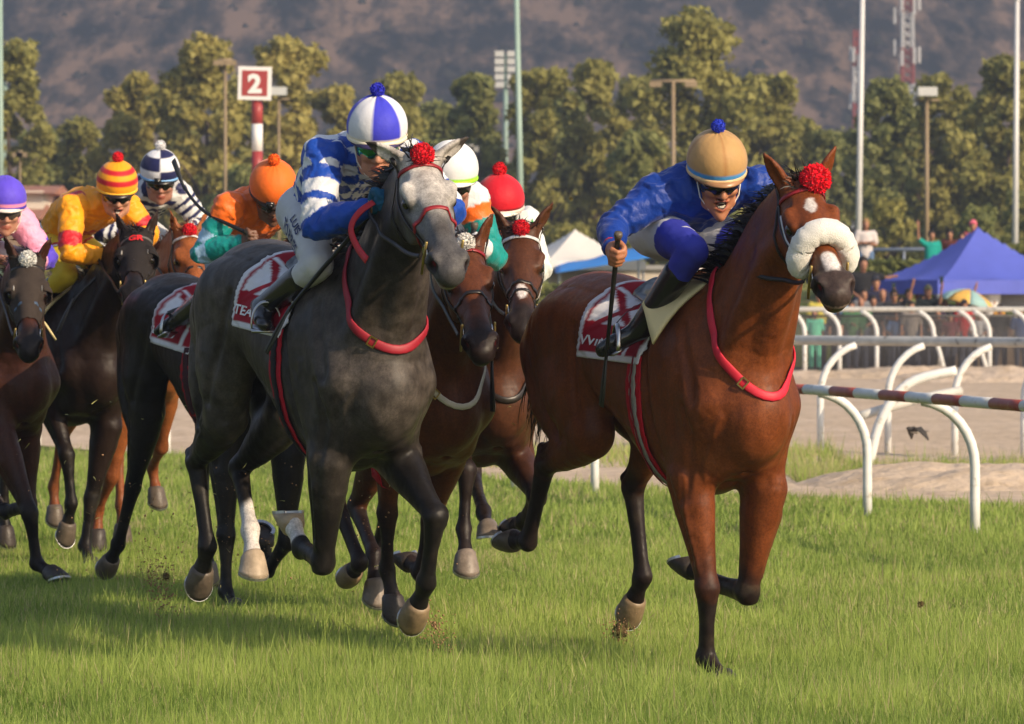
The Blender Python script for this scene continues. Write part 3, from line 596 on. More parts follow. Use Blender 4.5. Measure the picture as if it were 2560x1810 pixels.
# blue awning, a single slope tied lower on the left
d = 119; root = empty('awning', (at(1540, d), d, 0)); tag(root, 'bright blue sloping awning behind the raised whip hand', 'awning'); cx = at(1540, d)
n, m = 24, 8; P = []
for i in range(n+1):
    for j in range(m+1):
        t, s_ = i/n, j/m; xl = at(1388+t*(1790-1388), d)-cx; zu = zt(664-110*t+7*math.sin(t*math.pi), d); zl = zt(682-66*t, d); P.append((xl, s_*1.3, zl+(zu-zl)*s_+.03*math.sin(i*.9)*s_))
mesh_obj('cloth', P, [(i*(m+1)+j, (i+1)*(m+1)+j, (i+1)*(m+1)+j+1, i*(m+1)+j+1) for i in range(n) for j in range(m)], BLUE2, root).modifiers.new('t', 'SOLIDIFY').thickness = .012
for px, z in ((1400, 2.3), (1600, 3.0), (1765, 3.4)): b = MB(); b.tube([(at(px, d)-cx, 1.3, 0), (at(px, d)-cx, 1.3, z)], .035, 8); b.build('leg', PW, root)
wallm = simple('wall_cream', (.62, .54, .44), .8, var=.08, scale=1.5)
root = empty('low_building', (at(1545, 124), 124, 0)); tag(root, 'low cream building behind the blue awning with a grey roof', 'building'); b = MB(); b.box((0, 0, 1.2), (3.9, 2.4, 2.4)); b.build('wall', wallm, root, False); b = MB(); b.box((0, 0, 2.46), (4.2, 2.7, .12)); b.build('roof', simple('roof_grey', (.35, .34, .33), .8), root, False)
for x in (-1.2, .2, 1.4): b = MB(); b.box((x, -1.21, 1.4), (.6, .05, .8)); b.build('window', simple('dark_glass', (.03, .035, .04), .1), root, False)
# umbrella, bucket and panel under the tent
d = 96; root = empty('parasol', (at(2425, d), d, 0)); tag(root, 'yellow and pale teal parasol tilted under the blue tent', 'umbrella'); YM = simple('parasol_yellow', (.72, .42, .08), .7); TM = simple('parasol_teal', (.30, .48, .46), .7); tip = zt(722, d)
Rt = roty(math.radians(14)); r0 = .68; c0 = V3(0, 0, tip)
for k in range(8):
    b = MB(); P = [c0]
    for ring, (rr, dz) in enumerate(((.35, -.06), (.7, -.17), (1., -.34))):
        for a in np.linspace(k*math.pi/4, (k+1)*math.pi/4, 5): P.append(c0+Rt@V3(math.cos(a)*r0*rr, math.sin(a)*r0*rr, dz))
    F = [(0, 1+i, 2+i) for i in range(4)]+[(1+5*q+i, 6+5*q+i, 7+5*q+i, 2+5*q+i) for q in range(2) for i in range(4)]; b.add(P, F); b.build('panel', YM if k % 2 else TM, root).modifiers.new('t', 'SOLIDIFY').thickness = .006
b = MB(); b.tube([c0, c0-Rt@V3(0, 0, 1.5)], .018, 8); b.build('shaft', PW, root)
b = MB(); b.tube([(at(2475, 97), 97, 1.15), (at(2475, 97), 97, 1.30), (at(2475, 97), 97, 1.68), (at(2475, 97), 97, 1.74)], [.20, .21, .24, .25], 20); tag(b.build('white_drum', MW), 'white drum standing under the blue tent', 'drum')
b = MB(); b.box((at(2475, 97), 97.1, .575), (1.6, .7, 1.15)); tag(b.build('serving_counter', simple('counter_brown', (.16, .12, .09), .8), None, False), 'brown serving counter under the blue tent', 'counter')
b = MB(); b.box((at(2545, 97.6), 97.6, zt(748, 97.6)), (.75, .06, .42)); tag(b.build('grey_panel', simple('panel_grey', (.30, .30, .30), .6), None, False), 'grey panel hung at the right end of the blue tent', 'panel')
# ---- far houses at the left and red roof at the right
ROOF = simple('roof_tile', (.38, .17, .11), .85, var=.2, scale=1.2, bump=.5, bscale=6)
def house(label, px, py_eave, py_ridge, hw, d, wall, z0=1.5, win=True):
    root = empty('house', (at(px, d), d, z0-2)); tag(root, label, 'house'); w = hw*d/PXF; ze = zt(py_eave, d)-z0+2; zr = zt(py_ridge, d)-z0+2
    b = MB(); b.box((0, 0, ze/2), (2*w, 6, ze)); b.build('wall', wall, root, False)
    b = MB(); e = .4; b.add([(-w-e, -3.4, ze-.1), (w+e, -3.4, ze-.1), (w+e, 0, zr), (-w-e, 0, zr), (-w-e, 3.4, ze-.1), (w+e, 3.4, ze-.1)], [(0, 1, 2, 3), (3, 2, 5, 4), (0, 3, 4), (1, 5, 2), (0, 4, 5, 1)]); b.build('roof', ROOF, root, False)
    if win:
        for x in (-.5, .5): b = MB(); b.box((x*w, -3.01, ze-1.6), (.9, .08, 1.1)); b.build('window', simple('dark_glass', (.03, .035, .04), .1), root, False)
house('narrow white hut far left between the purple and yellow helmets', 106, 482, 464, 24, 158, simple('house_white', (.70, .62, .52), .8)); house('low house with red tiled roof behind the yellow jockey', 215, 525, 482, 62, 160, wallm); house('brown house far left with a red roof', 50, 545, 512, 42, 156, simple('house_brown', (.30, .20, .13), .85))
house('long red roof at the right edge beyond the bank', 2575, 640, 622, 60, 165, wallm, win=False)
# ------------------------------------------------------------------ horses
LEGLEN = dict(fore=(.33, .43, .28, .13), hind=(.38, .45, .37, .13))
class Skel: pass
def horse_skeleton(q):
    S = Skel(); S.q = q
    pt = roty(-q[3]); piv = V3(0, 0, 1.2)
    S.T = lambda p: pt@(np.asarray(p, float)-piv)+piv+V3(0, 0, q[4])
    S.Tm = pt
    S.leg = {}; S.ang = {}
    i = 5
    for n, s, kind in (('RF', -1, 'fore'), ('LF', 1, 'fore'), ('RH', -1, 'hind'), ('LH', 1, 'hind')):
        a = q[i:i+4]; sp = q[i+4]; i += 5
        p = S.T((.56, .15*s, 1.14) if kind == 'fore' else (-.66, .14*s, 1.26)); pts = [p]
        for k, L in enumerate(LEGLEN[kind]):
            d = unit((math.sin(a[k]), s*math.sin(sp)*(1 if k > 0 else .3), -math.cos(a[k])))
            p = p+d*L; pts.append(p)
        S.leg[n] = pts; S.ang[n] = a
    npi, ny = q[25], q[26]
    S.nb = S.T((.50, 0, 1.42)); S.nd = V3(math.cos(npi)*math.cos(ny), math.cos(npi)*math.sin(ny), math.sin(npi))
    S.poll = S.nb+S.nd*.80
    S.R = rotz(q[28])@roty(-q[27])@rotx(q[29])
    S.H = lambda t, l, u: S.poll+S.R@V3(t, l, u)
    return S
def horse_body(S, h, ear=(-.62, .30, .72)):
    T, H = S.T, S.H
    allp = np.array([p for l in S.leg.values() for p in l]+[H(.66, 0, -.15), H(.6, 0, .1), H(-.2, .15, .2), H(-.2, -.15, .2), T((-1.1, 0, 1.3)), T((.2, .32, 1.7)), T((.2, -.32, 1.7))])
    vol = Vol(allp.min(0)-.10, allp.max(0)+.10, h)
    # barrel, rump to chest
    tr = [(-1.00, 1.29, .09, .10), (-.90, 1.29, .18, .21), (-.72, 1.315, .235, .265), (-.50, 1.345, .232, .230), (-.25, 1.278, .240, .254),
          (0., 1.226, .250, .308), (.20, 1.205, .238, .362), (.38, 1.215, .205, .352), (.54, 1.165, .180, .25), (.65, 1.13, .125, .15)]
    dp = getattr(S, 'deep', 0.); fx = lambda x: min(1., max(0., (x+.05)/.3))
    P = [T((x, 0, z-dp*.5*fx(x))) for x, z, w, hh in tr]; R = [(w+dp*.25*fx(x), hh+dp*.5*fx(x)) for x, z, w, hh in tr]
    vol.chain(P, R, k=.02, smooth=3)
    vol.chain([T((.44, 0, 1.585)), T((.22, 0, 1.59)), T((-.05, 0, 1.525))], [(.05, .06), (.05, .06), (.04, .05)], k=.12, smooth=3)        # withers
    vol.chain([T((-.30, 0, 1.50)), T((-.62, 0, 1.545)), T((-.92, 0, 1.42))], [(.09, .05), (.11, .05), (.05, .06)], k=.10, smooth=3)      # croup
    vol.chain([T((-.92, 0, 1.42)), T((-1.03, 0, 1.36)), T((-1.10, 0, 1.24))], [.045, .035, .025], k=.05)                                   # dock
    for s in (-1, 1):
        n = 'LF' if s > 0 else 'RF'; sh, el, kn, fe, co = S.leg[n]
        sc = T((.24, .10*s, 1.52))
        vol.chain([sc, T((.40, .165*s, 1.32)), sh], [(.05, .11), (.075, .125), (.085, .105)], k=.07, smooth=3)                           # scapula and shoulder
        vol.chain([T((.26, .175*s, 1.30)), (T((.26, .175*s, 1.30))+el)/2, el], [(.06, .11), (.075, .125), (.06, .09)], k=.06, smooth=3)   # triceps
        vol.chain([sh, el], [(.075, .09), (.065, .085)], k=.05)
        vol.chain([T((.60, .075*s, 1.14-dp*.6)), T((.55, .085*s, 1.02-dp)), el*.55+T((.46, .09*s, .92-dp))*.45], [(.075, .075), (.075, .075), (.055, .06)], k=.028, smooth=3)  # pectorals
        n = 'LH' if s > 0 else 'RH'; hp, st, hk, hf, hc = S.leg[n]
        vol.chain([T((-.40, .13*s, 1.44)), T((-.66, .155*s, 1.40)), T((-.88, .12*s, 1.28))], [(.09, .09), (.12, .13), (.09, .10)], k=.07, smooth=3)   # gluteals
        vol.chain([hp, (hp+st)/2+V3(0, .015*s, 0), st], [(.115, .20), (.115, .175), (.075, .095)], k=.07, smooth=3)                      # thigh
        ham = T((-.93, .11*s, 1.26)); g3 = st+(hk-st)*.42
        vol.chain([ham, (ham+g3)/2+V3(-.03, .01*s, -.02), g3], [(.085, .10), (.085, .105), (.045, .06)], k=.06, smooth=3)                # hamstrings
        vol.chain([T((-.50, .19*s, 1.33)), st], [(.05, .08), (.06, .08)], k=.06)                                                         # flank fold
        # fore leg
        fr = el+(kn-el)*.25; fm = el+(kn-el)*.6; f8 = el+(kn-el)*.86
        kd = unit(np.cross(kn-el, (0, 1, 0)))  # forwards of the forearm
        if kd[0]*1 + kd[2]*0 < 0 and abs(kd[0]) > .2: kd = -kd
        cd = unit(fe-kn)
        vol.chain([el, fr, fm, f8, kn, kn+(fe-kn)*.16, kn+(fe-kn)*.5, kn+(fe-kn)*.82, fe, fe+(co-fe)*.5, co],
                  [(.082, .112), (.076, .098), (.054, .068), (.043, .049), (.050, .051), (.040, .045), (.0275, .036), (.0285, .037), (.040, .045), (.029, .033), (.040, .044)], k=.028)
        vol.ell(kn+V3(0, .010*s, .008), (.040, .043, .046), k=.010); vol.ell(kn-V3(0, -.006*s, .030), (.037, .041, .022), k=.008)
        vol.chain([el+kd*.02+V3(0, .03*s, 0), el+(kn-el)*.5+kd*.018+V3(0, .012*s, 0)], [.05, .028], k=.03)                              # extensor
        vol.chain([kn+(fe-kn)*.1-np.cross(cd, (0, 1, 0))*(-.024 if np.cross(cd, (0, 1, 0))[0] < 0 else .024), fe-np.cross(cd, (0, 1, 0))*(-.022 if np.cross(cd, (0, 1, 0))[0] < 0 else .022)], [.015, .017], k=.012)
        vol.ell(fe-np.cross(cd, (0, 1, 0))*(-.03 if np.cross(cd, (0, 1, 0))[0] < 0 else .03), .022, k=.03)
        # hind leg
        gd = unit(hk-st); c2 = unit(hf-hk)
        back = -unit(np.cross(c2, (0, 1, 0))); back = back if back[0] < 0 else -back
        b3 = -unit(np.cross(gd, (0, 1, 0))); b3 = b3 if (b3[0] < 0 or b3[2] > .9) else -b3
        poh = hk-c2*.05+back*.055
        vol.chain([st, st+(hk-st)*.28, st+(hk-st)*.6, st+(hk-st)*.85, hk, hk+(hf-hk)*.14, hk+(hf-hk)*.5, hk+(hf-hk)*.84, hf, hf+(hc-hf)*.5, hc],
                  [(.088, .112), (.080, .106), (.060, .083), (.044, .056), (.046, .055), (.038, .046), (.029, .038), (.0295, .038), (.041, .046), (.030, .034), (.041, .045)], k=.028)
        vol.chain([hk+back*.01, poh], [(.028, .035), .022], k=.03)
        vol.chain([poh, st+(hk-st)*.45+b3*.05], [.015, .022], k=.02)
        vol.chain([hk+back*.03, hf+back*.024], [.015, .017], k=.012)
        vol.ell(hf+back*.03, .022, k=.03)
    vol.chain([T((.66, 0, 1.20-dp)), T((.60, 0, .98-dp))], [.022, .018], k=.03, sub=True)                                                      # groove between the pectorals
    # muscle lines: shallow grooves and raised veins laid on the surface found so far
    def groove(pts, r=.015, k=.030): P = vol.project(catmull(np.array(pts), 4), .001); vol.chain(list(P), [r]*len(P), k=k, sub=True)
    def vein(pts, r=.0095, k=.012): P = vol.project(catmull(np.array(pts), 4), -.002); vol.chain(list(P), [r]*len(P), k=k)
    for s in (-1, 1):
        n = 'LF' if s > 0 else 'RF'; sh, el, kn, fe, co = S.leg[n]; hp, st, hk, hf, hc = S.leg['LH' if s > 0 else 'RH']
        groove([T((.16, .22*s, 1.46)), T((.22, .26*s, 1.26)), el+V3(-.11, .06*s, .10)]); groove([T((.44, .20*s, 1.44)), T((.53, .22*s, 1.28)), sh+V3(.02, .07*s, .02)])
        groove([sh+V3(-.04, .08*s, .0), (sh+el)/2+V3(.05, .08*s, .0), el+(kn-el)*.18+V3(.04, .06*s, 0)], .013, .025); groove([el+V3(-.02, .075*s, 0), el+(kn-el)*.35+V3(-.005, .07*s, 0), el+(kn-el)*.75+V3(0, .05*s, 0)], .011, .018)
        groove([T((-.78, .24*s, 1.40)), (T((-.84, .22*s, 1.2))+st+V3(-.14, .07*s, 0))/2, st+(hk-st)*.3+V3(-.06, .06*s, .02)], .012, .03); groove([T((-.42, .24*s, 1.40)), (hp+st)/2+V3(.13, .09*s, .05), st+V3(.03, .08*s, .06)], .010, .03)
        groove([st+(hk-st)*.15+V3(-.02, .08*s, 0), st+(hk-st)*.55+V3(-.01, .06*s, 0), hk+V3(-.01, .045*s, .03)], .011, .018)
        if h < .0086:
            vein([el+V3(.05, .05*s, .02), el+(kn-el)*.4+V3(.03, .045*s, 0), el+(kn-el)*.85+V3(.02, .035*s, 0)]); vein([T((.10, .25*s, 1.02)), T((-.10, .25*s, 1.04)), T((-.30, .24*s, 1.14))]); vein([T((.64, .06*s, 1.16)), T((.62, .11*s, 1.06)), el+V3(.10, -.02*s, .02)], .007)
            vein([st+V3(.06, -.02*s, .0), st+(hk-st)*.4+V3(.05, .02*s, 0), hk+V3(.03, .03*s, .04)])
    # neck
    R = S.R; po = S.poll
    thr = H(.10, 0, -.14); nk1 = S.T((.44, 0, 1.32)); up = unit(np.cross(S.nd, (0, 1, 0))); up = up if up[2] > 0 else -up
    c0 = nk1; c1 = S.nb+S.nd*.22-up*.03; c2_ = S.nb+S.nd*.48-up*.015; c3 = S.nb+S.nd*.70-up*.045; c4 = (H(.04, 0, -.09))
    latn = unit(np.cross(up, S.nd)); 
    vol.chain([c0, c1, c2_, c3, c4], [(.165, .27), (.118, .205), (.088, .16), (.076, .125), (.072, .10)], lat=list([(0, 1, 0)]*20), k=.09, smooth=4)
    vol.chain([T((.40, 0, 1.56)), c1+up*.17, c2_+up*.145, c3+up*.10, H(-.03, 0, -.03)], [(.04, .06), (.036, .05), (.034, .045), (.034, .04), (.045, .04)], k=.08, smooth=4)   # crest
    for s in (-1, 1):
        vol.chain([H(.10, .05*s, -.15), c2_-up*.06+V3(0, .055*s, 0), c1-up*.09+V3(0, .085*s, 0), T((.58, .115*s, 1.22))], [.035, .045, .055, .06], k=.04, smooth=3)  # neck muscle, leaves the jugular groove
    vol.chain([H(.12, 0, -.19), c2_-up*.12, c1-up*.155, T((.62, 0, 1.20))], [.030, .036, .045, .05], k=.035, smooth=3)                    # windpipe
    # head
    lat = R[:, 1]
    hd = [(-.03, -.065, .060, .062), (.05, -.085, .082, .092), (.13, -.103, .090, .112), (.21, -.106, .080, .113), (.29, -.096, .064, .094), (.38, -.083, .054, .075), (.46, -.080, .056, .070), (.53, -.086, .062, .068), (.580, -.094, .052, .054)]
    vol.chain([H(t, 0, u) for t, u, w, hh in hd], [(w, hh) for t, u, w, hh in hd], lat=lat, k=.03, smooth=3)
    vol.chain([H(.06, 0, -.022), H(.20, 0, -.022), H(.34, 0, -.030), H(.50, 0, -.040)], [(.057, .024), (.058, .024), (.037, .022), (.030, .022)], lat=lat, k=.018, smooth=3)   # forehead and nasal bone
    Rm = R[:, [0, 1, 2]]
    for s in (-1, 1):
        vol.ell(H(.15, .056*s, -.165), (.105, .032, .095), M=Rm, k=.045)               # cheek
        vol.chain([H(.10, .072*s, -.035), H(.15, .086*s, -.026), H(.205, .078*s, -.036)], [.022, .026, .020], k=.022); vol.ell(H(.085, .082*s, -.022), (.028, .014, .016), M=Rm, k=.02, sub=True)     # brow and the hollow above the eye
        vol.chain([H(.19, .074*s, -.098), H(.27, .066*s, -.09), H(.36, .052*s, -.082)], [.018, .017, .012], k=.016)       # facial crest
        vol.ell(H(.185, .094*s, -.064), (.034, .020, .022), M=Rm, k=.012, sub=True)
        vol.chain([H(.152, .084*s, -.046), H(.185, .091*s, -.036), H(.218, .083*s, -.052)], [.008, .010, .008], k=.012)  # upper lid
        vol.chain([H(.155, .083*s, -.078), H(.190, .085*s, -.092), H(.218, .080*s, -.074)], [.006, .007, .006], k=.012)
        vol.ell(H(.548, .054*s, -.068), (.045, .034, .042), M=Rm, k=.025)               # flared nostril
        vol.ell(H(.576, .076*s, -.070), (.032, .026, .029), M=Rm, k=.008, sub=True); vol.chain([H(.545, .082*s, -.050), H(.590, .070*s, -.072), H(.600, .056*s, -.092)], [.014, .020, .014], k=.010, sub=True)
        # ear
        eb = H(-.015, .062*s, -.012); ed = R@unit((ear[0], ear[1]*s, ear[2])); eo = R@unit((.75, .6*s, .1))
        el_ = unit(np.cross(ed, eo))
        pts = [eb-ed*.02, eb+ed*.03, eb+ed*.08, eb+ed*.125, eb+ed*.165]
        vol.chain(pts, [(.028, .024), (.031, .024), (.033, .02), (.022, .013), (.005, .005)], lat=el_, k=.03, smooth=3)
        vol.chain([eb+ed*.025+eo*.022, eb+ed*.08+eo*.02, eb+ed*.135+eo*.012], [(.013, .017), (.019, .017), (.008, .01)], lat=el_, k=.008, sub=True)
    if h < .0086:
        for s in (-1, 1):
            for pts in ([H(.20, .07*s, -.13), H(.27, .062*s, -.115), H(.35, .055*s, -.10), H(.43, .05*s, -.06)], [H(.27, .062*s, -.115), H(.33, .06*s, -.13)]):
                P = vol.project(catmull(np.array(pts), 4), -.002); vol.chain(list(P), [.006]*len(P), k=.010)
    vol.ell(H(.598, 0, -.098), (.028, .048, .040), M=Rm, k=.03)                          # upper lip
    vol.chain([H(.30, 0, -.155), H(.42, 0, -.142), H(.52, 0, -.152), H(.568, 0, -.150)], [(.045, .03), (.038, .026), (.042, .028), (.036, .028)], lat=lat, k=.03)  # lower jaw and chin
    vol.chain([H(.45, .058, -.120), H(.53, .066, -.128), H(.64, .03, -.134), H(.64, -.03, -.134), H(.53, -.066, -.128), H(.45, -.058, -.120)], [.005, .006, .007, .007, .006, .005], k=.012, sub=True)
    return vol
def leg_param(S, v):
    """for every vertex: best leg, position along it (0 elbow/stifle, 1 knee/hock, 2 fetlock, 3 coronet)"""
    best = np.full(len(v), 9.); par = np.full(len(v), -1.); which = np.full(len(v), -1)
    for li, (n, pts) in enumerate(S.leg.items()):
        for k in range(1, 4):
            a, b = pts[k], pts[k+1]; ab = b-a; t = np.clip(((v-a)@ab)/(ab@ab), 0, 1)
            d = np.linalg.norm(v-(a+t[:, None]*ab), axis=1)/(.13 if k == 1 else .08)
            m = d < best; best[m] = d[m]; par[m] = k-1+t[m]; which[m] = li
    par[best > 1.25] = -1
    return par, which
def sstep(x, a, b): t = np.clip((x-a)/(b-a), 0, 1); return t*t*(3-2*t)
def hoof_mesh(S, n, s):
    pts = S.leg[n]; a = S.ang[n][3]; fe, co = pts[3], pts[4]
    ax = unit(co-fe); sol = a-50*D2R; fore = V3(math.cos(a), 0, math.sin(a))
    sn = V3(math.sin(sol), 0, -math.cos(sol)); sf = V3(math.cos(sol), 0, math.sin(sol)); la = V3(0, 1, 0)
    ct = co+ax*.0; rings = []
    th = np.arange(18)*2*math.pi/18
    for t, rw, rf in ((-.014, .042, .044), (0, .050, .053), (.03, .055, .060), (.066, .062, .069), (.080, .063, .071)):
        mixn = t/.080 if t > 0 else 0
        f2 = unit(fore*(1-mixn)+sf*mixn); c = co+ax*t
        rings.append(c+np.cos(th)[:, None]*f2*rf*np.where(np.cos(th) < 0, .82, 1.)[:, None]+np.sin(th)[:, None]*la*rw)
    v = np.concatenate(rings); f = []
    for i in range(4):
        for j in range(18): f.append((i*18+j, i*18+(j+1) % 18, (i+1)*18+(j+1) % 18, (i+1)*18+j))
    c = co+ax*.080-sn*.008; v = np.vstack([v, c[None]]); f += [(4*18+j, 4*18+(j+1) % 18, 90) for j in range(18)]
    f.append(tuple(range(17, -1, -1)))
    # shoe: a flat horseshoe under the wall, open at the heel
    c2 = co+ax*.080+sn*.006; sv = []; ph = np.linspace(-2.5, 2.5, 17)
    for p in ph:
        k = .82 if math.cos(p) < 0 else 1
        for rr, dz in ((1.02, -.006), (1.02, .005), (.72, .005), (.72, -.006)):
            sv.append(c2+math.cos(p)*sf*.071*k*rr+math.sin(p)*la*.063*rr+sn*dz)
    sfc = []
    for i in range(16):
        for j in range(4): sfc.append((i*4+j, i*4+(j+1) % 4, i*4+4+(j+1) % 4, i*4+4+j))
    sfc += [(0, 1, 2, 3), (67, 66, 65, 64)]
    return v, f, np.array(sv), sfc
def hair_strips(name, roots, dirs, length, width, mat, parent, rng, seg=5, droop=.5, curl=.03, wind=(0, 0, 0)):
    """many thin hair locks, each a tapering strip"""
    n = len(roots); P = np.array(roots); Dv = np.array(dirs); Ln = np.asarray(length)*np.ones(n)
    V = []; Fq = []
    side = np.cross(Dv, rng.normal(size=(n, 3))); side /= np.linalg.norm(side, axis=1)[:, None]+1e-9
    ph = rng.uniform(0, 6.28, n); cur = P.copy(); d = Dv.copy()
    for k in range(seg+1):
        t = k/seg; w = width*(1-t**2*.9)
        off = np.sin(ph+t*4)[:, None]*side*curl*t
        V.append(np.stack([cur+off-side*w/2, cur+off+side*w/2], 1))
        d = d+(np.array([0, 0, -1.])*droop+np.array(wind))/seg; d /= np.linalg.norm(d, axis=1)[:, None]
        cur = cur+d*(Ln/seg)[:, None]
    V = np.stack(V, 1).reshape(-1, 3)   # n,(seg+1),2
    base = np.arange(n)*(seg+1)*2; q = []
    for k in range(seg): q.append(np.stack([base+2*k, base+2*k+1, base+2*k+3, base+2*k+2], 1))
    return mesh_obj(name, V, np.concatenate(q), mat, parent, True)
def make_horse(name, q, X, Y, sc, coat, h=.009, label='', seed=0, ear=(-.62, .30, .72), deep=0.):
    rng = np.random.default_rng(seed+5)
    root = empty(name, (X, Y, 0), q[2], sc); tag(root, label, 'horse', 'racehorses galloping on the turf')
    S = horse_skeleton(q); S.root = root; S.deep = deep; vol = horse_body(S, h, ear); S.vol = vol
    v, f = vol.mesh(1); S.v, S.f = v, f
    par, wh = leg_param(S, v)
    hl = (v-S.poll)@S.R   # head coordinates t,l,u
    col = coat(S, v, hl, par, wh)
    mesh_obj('body', v, f, coat_mat(), root, True, col)
    S.hoofs = []
    for li, (n, pts) in enumerate(S.leg.items()):
        hv, hf, sv, sf = hoof_mesh(S, n, 1)
        hc = coat.hoof[li] if hasattr(coat, 'hoof') else (.16, .12, .09)
        ho = mesh_obj('hoof', hv, hf, simple('hoof_%.2f_%.2f' % (hc[0], hc[1]), hc, .45, .4, var=.3, scale=25, bump=.25, bscale=60), root)
        mesh_obj('shoe', sv, sf, simple('horseshoe_alloy', (.55, .55, .56), .35, .5, metal=.9, var=.2), ho, False)
    eye = simple('horse_eye', (.008, .005, .004), .06, .6, coat=.6)
    for s in (-1, 1):
        b = MB(); b.sphere(S.H(.185, .0815*s, -.064), .0245); b.build('eye', eye, root)
    # mane: locks rooted along the crest
    up = unit(np.cross(S.nd, (0, 1, 0))); up = up if up[2] > 0 else -up
    m = 950 if h < .009 else 600; t = rng.uniform(0.02, .97, m)
    rp = S.T((.44, 0, 1.57))[None]*(1-t)[:, None]+(S.H(-.03, 0, -.02))[None]*t[:, None]+up*(.06*np.sin(t*math.pi))[:, None]+rng.normal(size=(m, 3))*.008
    rp = vol.project(rp, -.004)
    dirs = np.tile(up*.8+V3(-.55, 0, .1), (m, 1))+rng.normal(size=(m, 3))*.25; dirs[:, 1] += coat.mane_side*.35
    dirs /= np.linalg.norm(dirs, axis=1)[:, None]
    mm = simple('mane_%.3f' % coat.mane[0], coat.mane, .45, .4, var=.3, scale=60)
    hair_strips('mane', rp, dirs, rng.uniform(.08, .17, m)*(1.15-.65*t), .012, mm, root, rng, droop=.6, curl=.012, wind=(-.6, 0, 0))
    m = 70; rp = S.H(-.01, 0, 0)+(S.R@(rng.normal(size=(m, 3))*np.array([.012, .02, .004])).T).T
    dirs = np.tile(S.R@unit((.3, 0, .8)), (m, 1))+rng.normal(size=(m, 3))*.35
    hair_strips('forelock', rp, dirs/np.linalg.norm(dirs, axis=1)[:, None], rng.uniform(.05, .10, m), .008, mm, root, rng, droop=.3, curl=.01, wind=(-.8, 0, 0))
    m = 200; tb = S.T((-1.06, 0, 1.30)); rp = tb+rng.normal(size=(m, 3))*np.array([.02, .02, .05])
    dirs = np.tile(unit((-.75, .25, -.25)), (m, 1))+rng.normal(size=(m, 3))*.06
    hair_strips('tail', rp, dirs/np.linalg.norm(dirs, axis=1)[:, None], rng.uniform(.35, .6, m), .013, mm, root, rng, seg=7, droop=1.0, curl=.03)
    return S
class Coat:
    """pigment of a horse: base coat, points, markings (all in the horse's own coordinates)"""
    def __init__(s, base, dark, points, mane, side=1, socks=None, head=None, grey=False, light=None, face=None, hoof=None, muzzle=None, seed=0, ptop=.55):
        s.base, s.dark, s.points, s.mane, s.mane_side = map(np.array, (base, dark, points, mane, side)); s.mane_side = float(side)
        s.socks = socks or {}; s.face = face; s.grey = grey; s.seed = seed; s.muzzle = np.array(muzzle if muzzle is not None else points); s.light = np.array(light if light is not None else base); s.ptop = ptop
        s.hoof = hoof or [(.13, .10, .08)]*4
    def __call__(s, S, v, hl, par, wh):
        n = len(v); c = np.tile(s.base, (n, 1)).astype(float)
        nz = noise3(v, 3.1, s.seed)*.6+noise3(v, 7.3, s.seed+1)*.35+noise3(v, 19, s.seed+2)*.25
        c = c+(s.dark-s.base)*np.clip(.35+.6*nz, 0, 1)[:, None]
        def mixc(c, col, w): return c+(np.asarray(col)-c)*np.clip(w, 0, 1)[:, None]
        # soft lighter belly, flank and between the legs
        belly = sstep(-(v[:, 2]-S.q[4]), -1.02, -.84)*(np.abs(v[:, 1]) < .2)*(par < 0)
        c = mixc(c, s.light, belly*.45)
        if s.grey:
            dap = np.clip(noise3(v, 24, 3)*.7+noise3(v, 11, 4)*.5+noise3(v, 50, 14)*.4, -1, 1); big = noise3(v, 2.6, 15)
            c = c*np.clip(1+.55*dap[:, None], .3, 2)*np.clip(1+.5*big[:, None], .4, 2)
        # black points
        w = np.where(par >= 0, sstep(par+.16*noise3(v, 9, 5)+.08*noise3(v, 30, 9), s.ptop-.15, s.ptop+.5), 0); c = mixc(c, s.points, w)
        dust = np.where(par > .9, np.clip(.35*noise3(v, 26, 11)+.35*noise3(v, 8, 12), 0, 1)*.5, 0); c = mixc(c, (.11, .085, .055), dust)
        # muzzle
        inh = (hl[:, 0] > -.2) & (hl[:, 0] < .75) & (np.abs(hl[:, 1]) < .16) & (hl[:, 2] < .25) & (hl[:, 2] > -.30)
        w = np.where(inh, sstep(hl[:, 0]+.03*noise3(v, 25, 6), .40, .52), 0); c = mixc(c, s.muzzle, w)
        # ears: dark tips
        w = np.where((hl[:, 2] > .075) & (np.abs(hl[:, 1]) < .25) & (hl[:, 0] < .12) & (np.linalg.norm(v-S.poll, axis=1) < .26), sstep(hl[:, 2]*.72-hl[:, 0]*.62, .13, .165), 0); c = mixc(c, s.points, w)
        if s.face: c = s.face(S, v, hl, inh, c, mixc)
        # nostril interior and around the eye
        for sg in (-1, 1):
            dn = np.linalg.norm((hl-np.array([.572, .068*sg, -.070]))/np.array([.036, .030, .031]), axis=1)
            c = mixc(c, (.010, .004, .004), np.where(inh, 1-sstep(dn, .72, 1.0), 0)); dr = np.linalg.norm((hl-np.array([.556, .050*sg, -.066]))/np.array([.016, .016, .016]), axis=1); c = mixc(c, (.16, .012, .016), np.where(inh, 1-sstep(dr, .6, 1.), 0))
            de = np.linalg.norm((hl-np.array([.184, .088*sg, -.066]))/np.array([.050, .035, .036]), axis=1); c = mixc(c, np.minimum(np.minimum(s.points, s.base), .012), np.where(inh, (1-sstep(de, .7, 1.25))*.9, 0))
        # mouth line
        dm = np.abs(hl[:, 2]+.130)+np.maximum(0, .45-hl[:, 0]); c = mixc(c, (.02, .012, .012), np.where(inh & (hl[:, 0] > .44), 1-sstep(dm, .004, .011), 0))
        for li, top in s.socks.items():
            w = np.where((wh == li) & (par >= 0), sstep(par+.07*noise3(v, 20, 8), top, top+.12), 0); c = mixc(c, (.62, .58, .55), w)
        return np.clip(c, .002, 1)
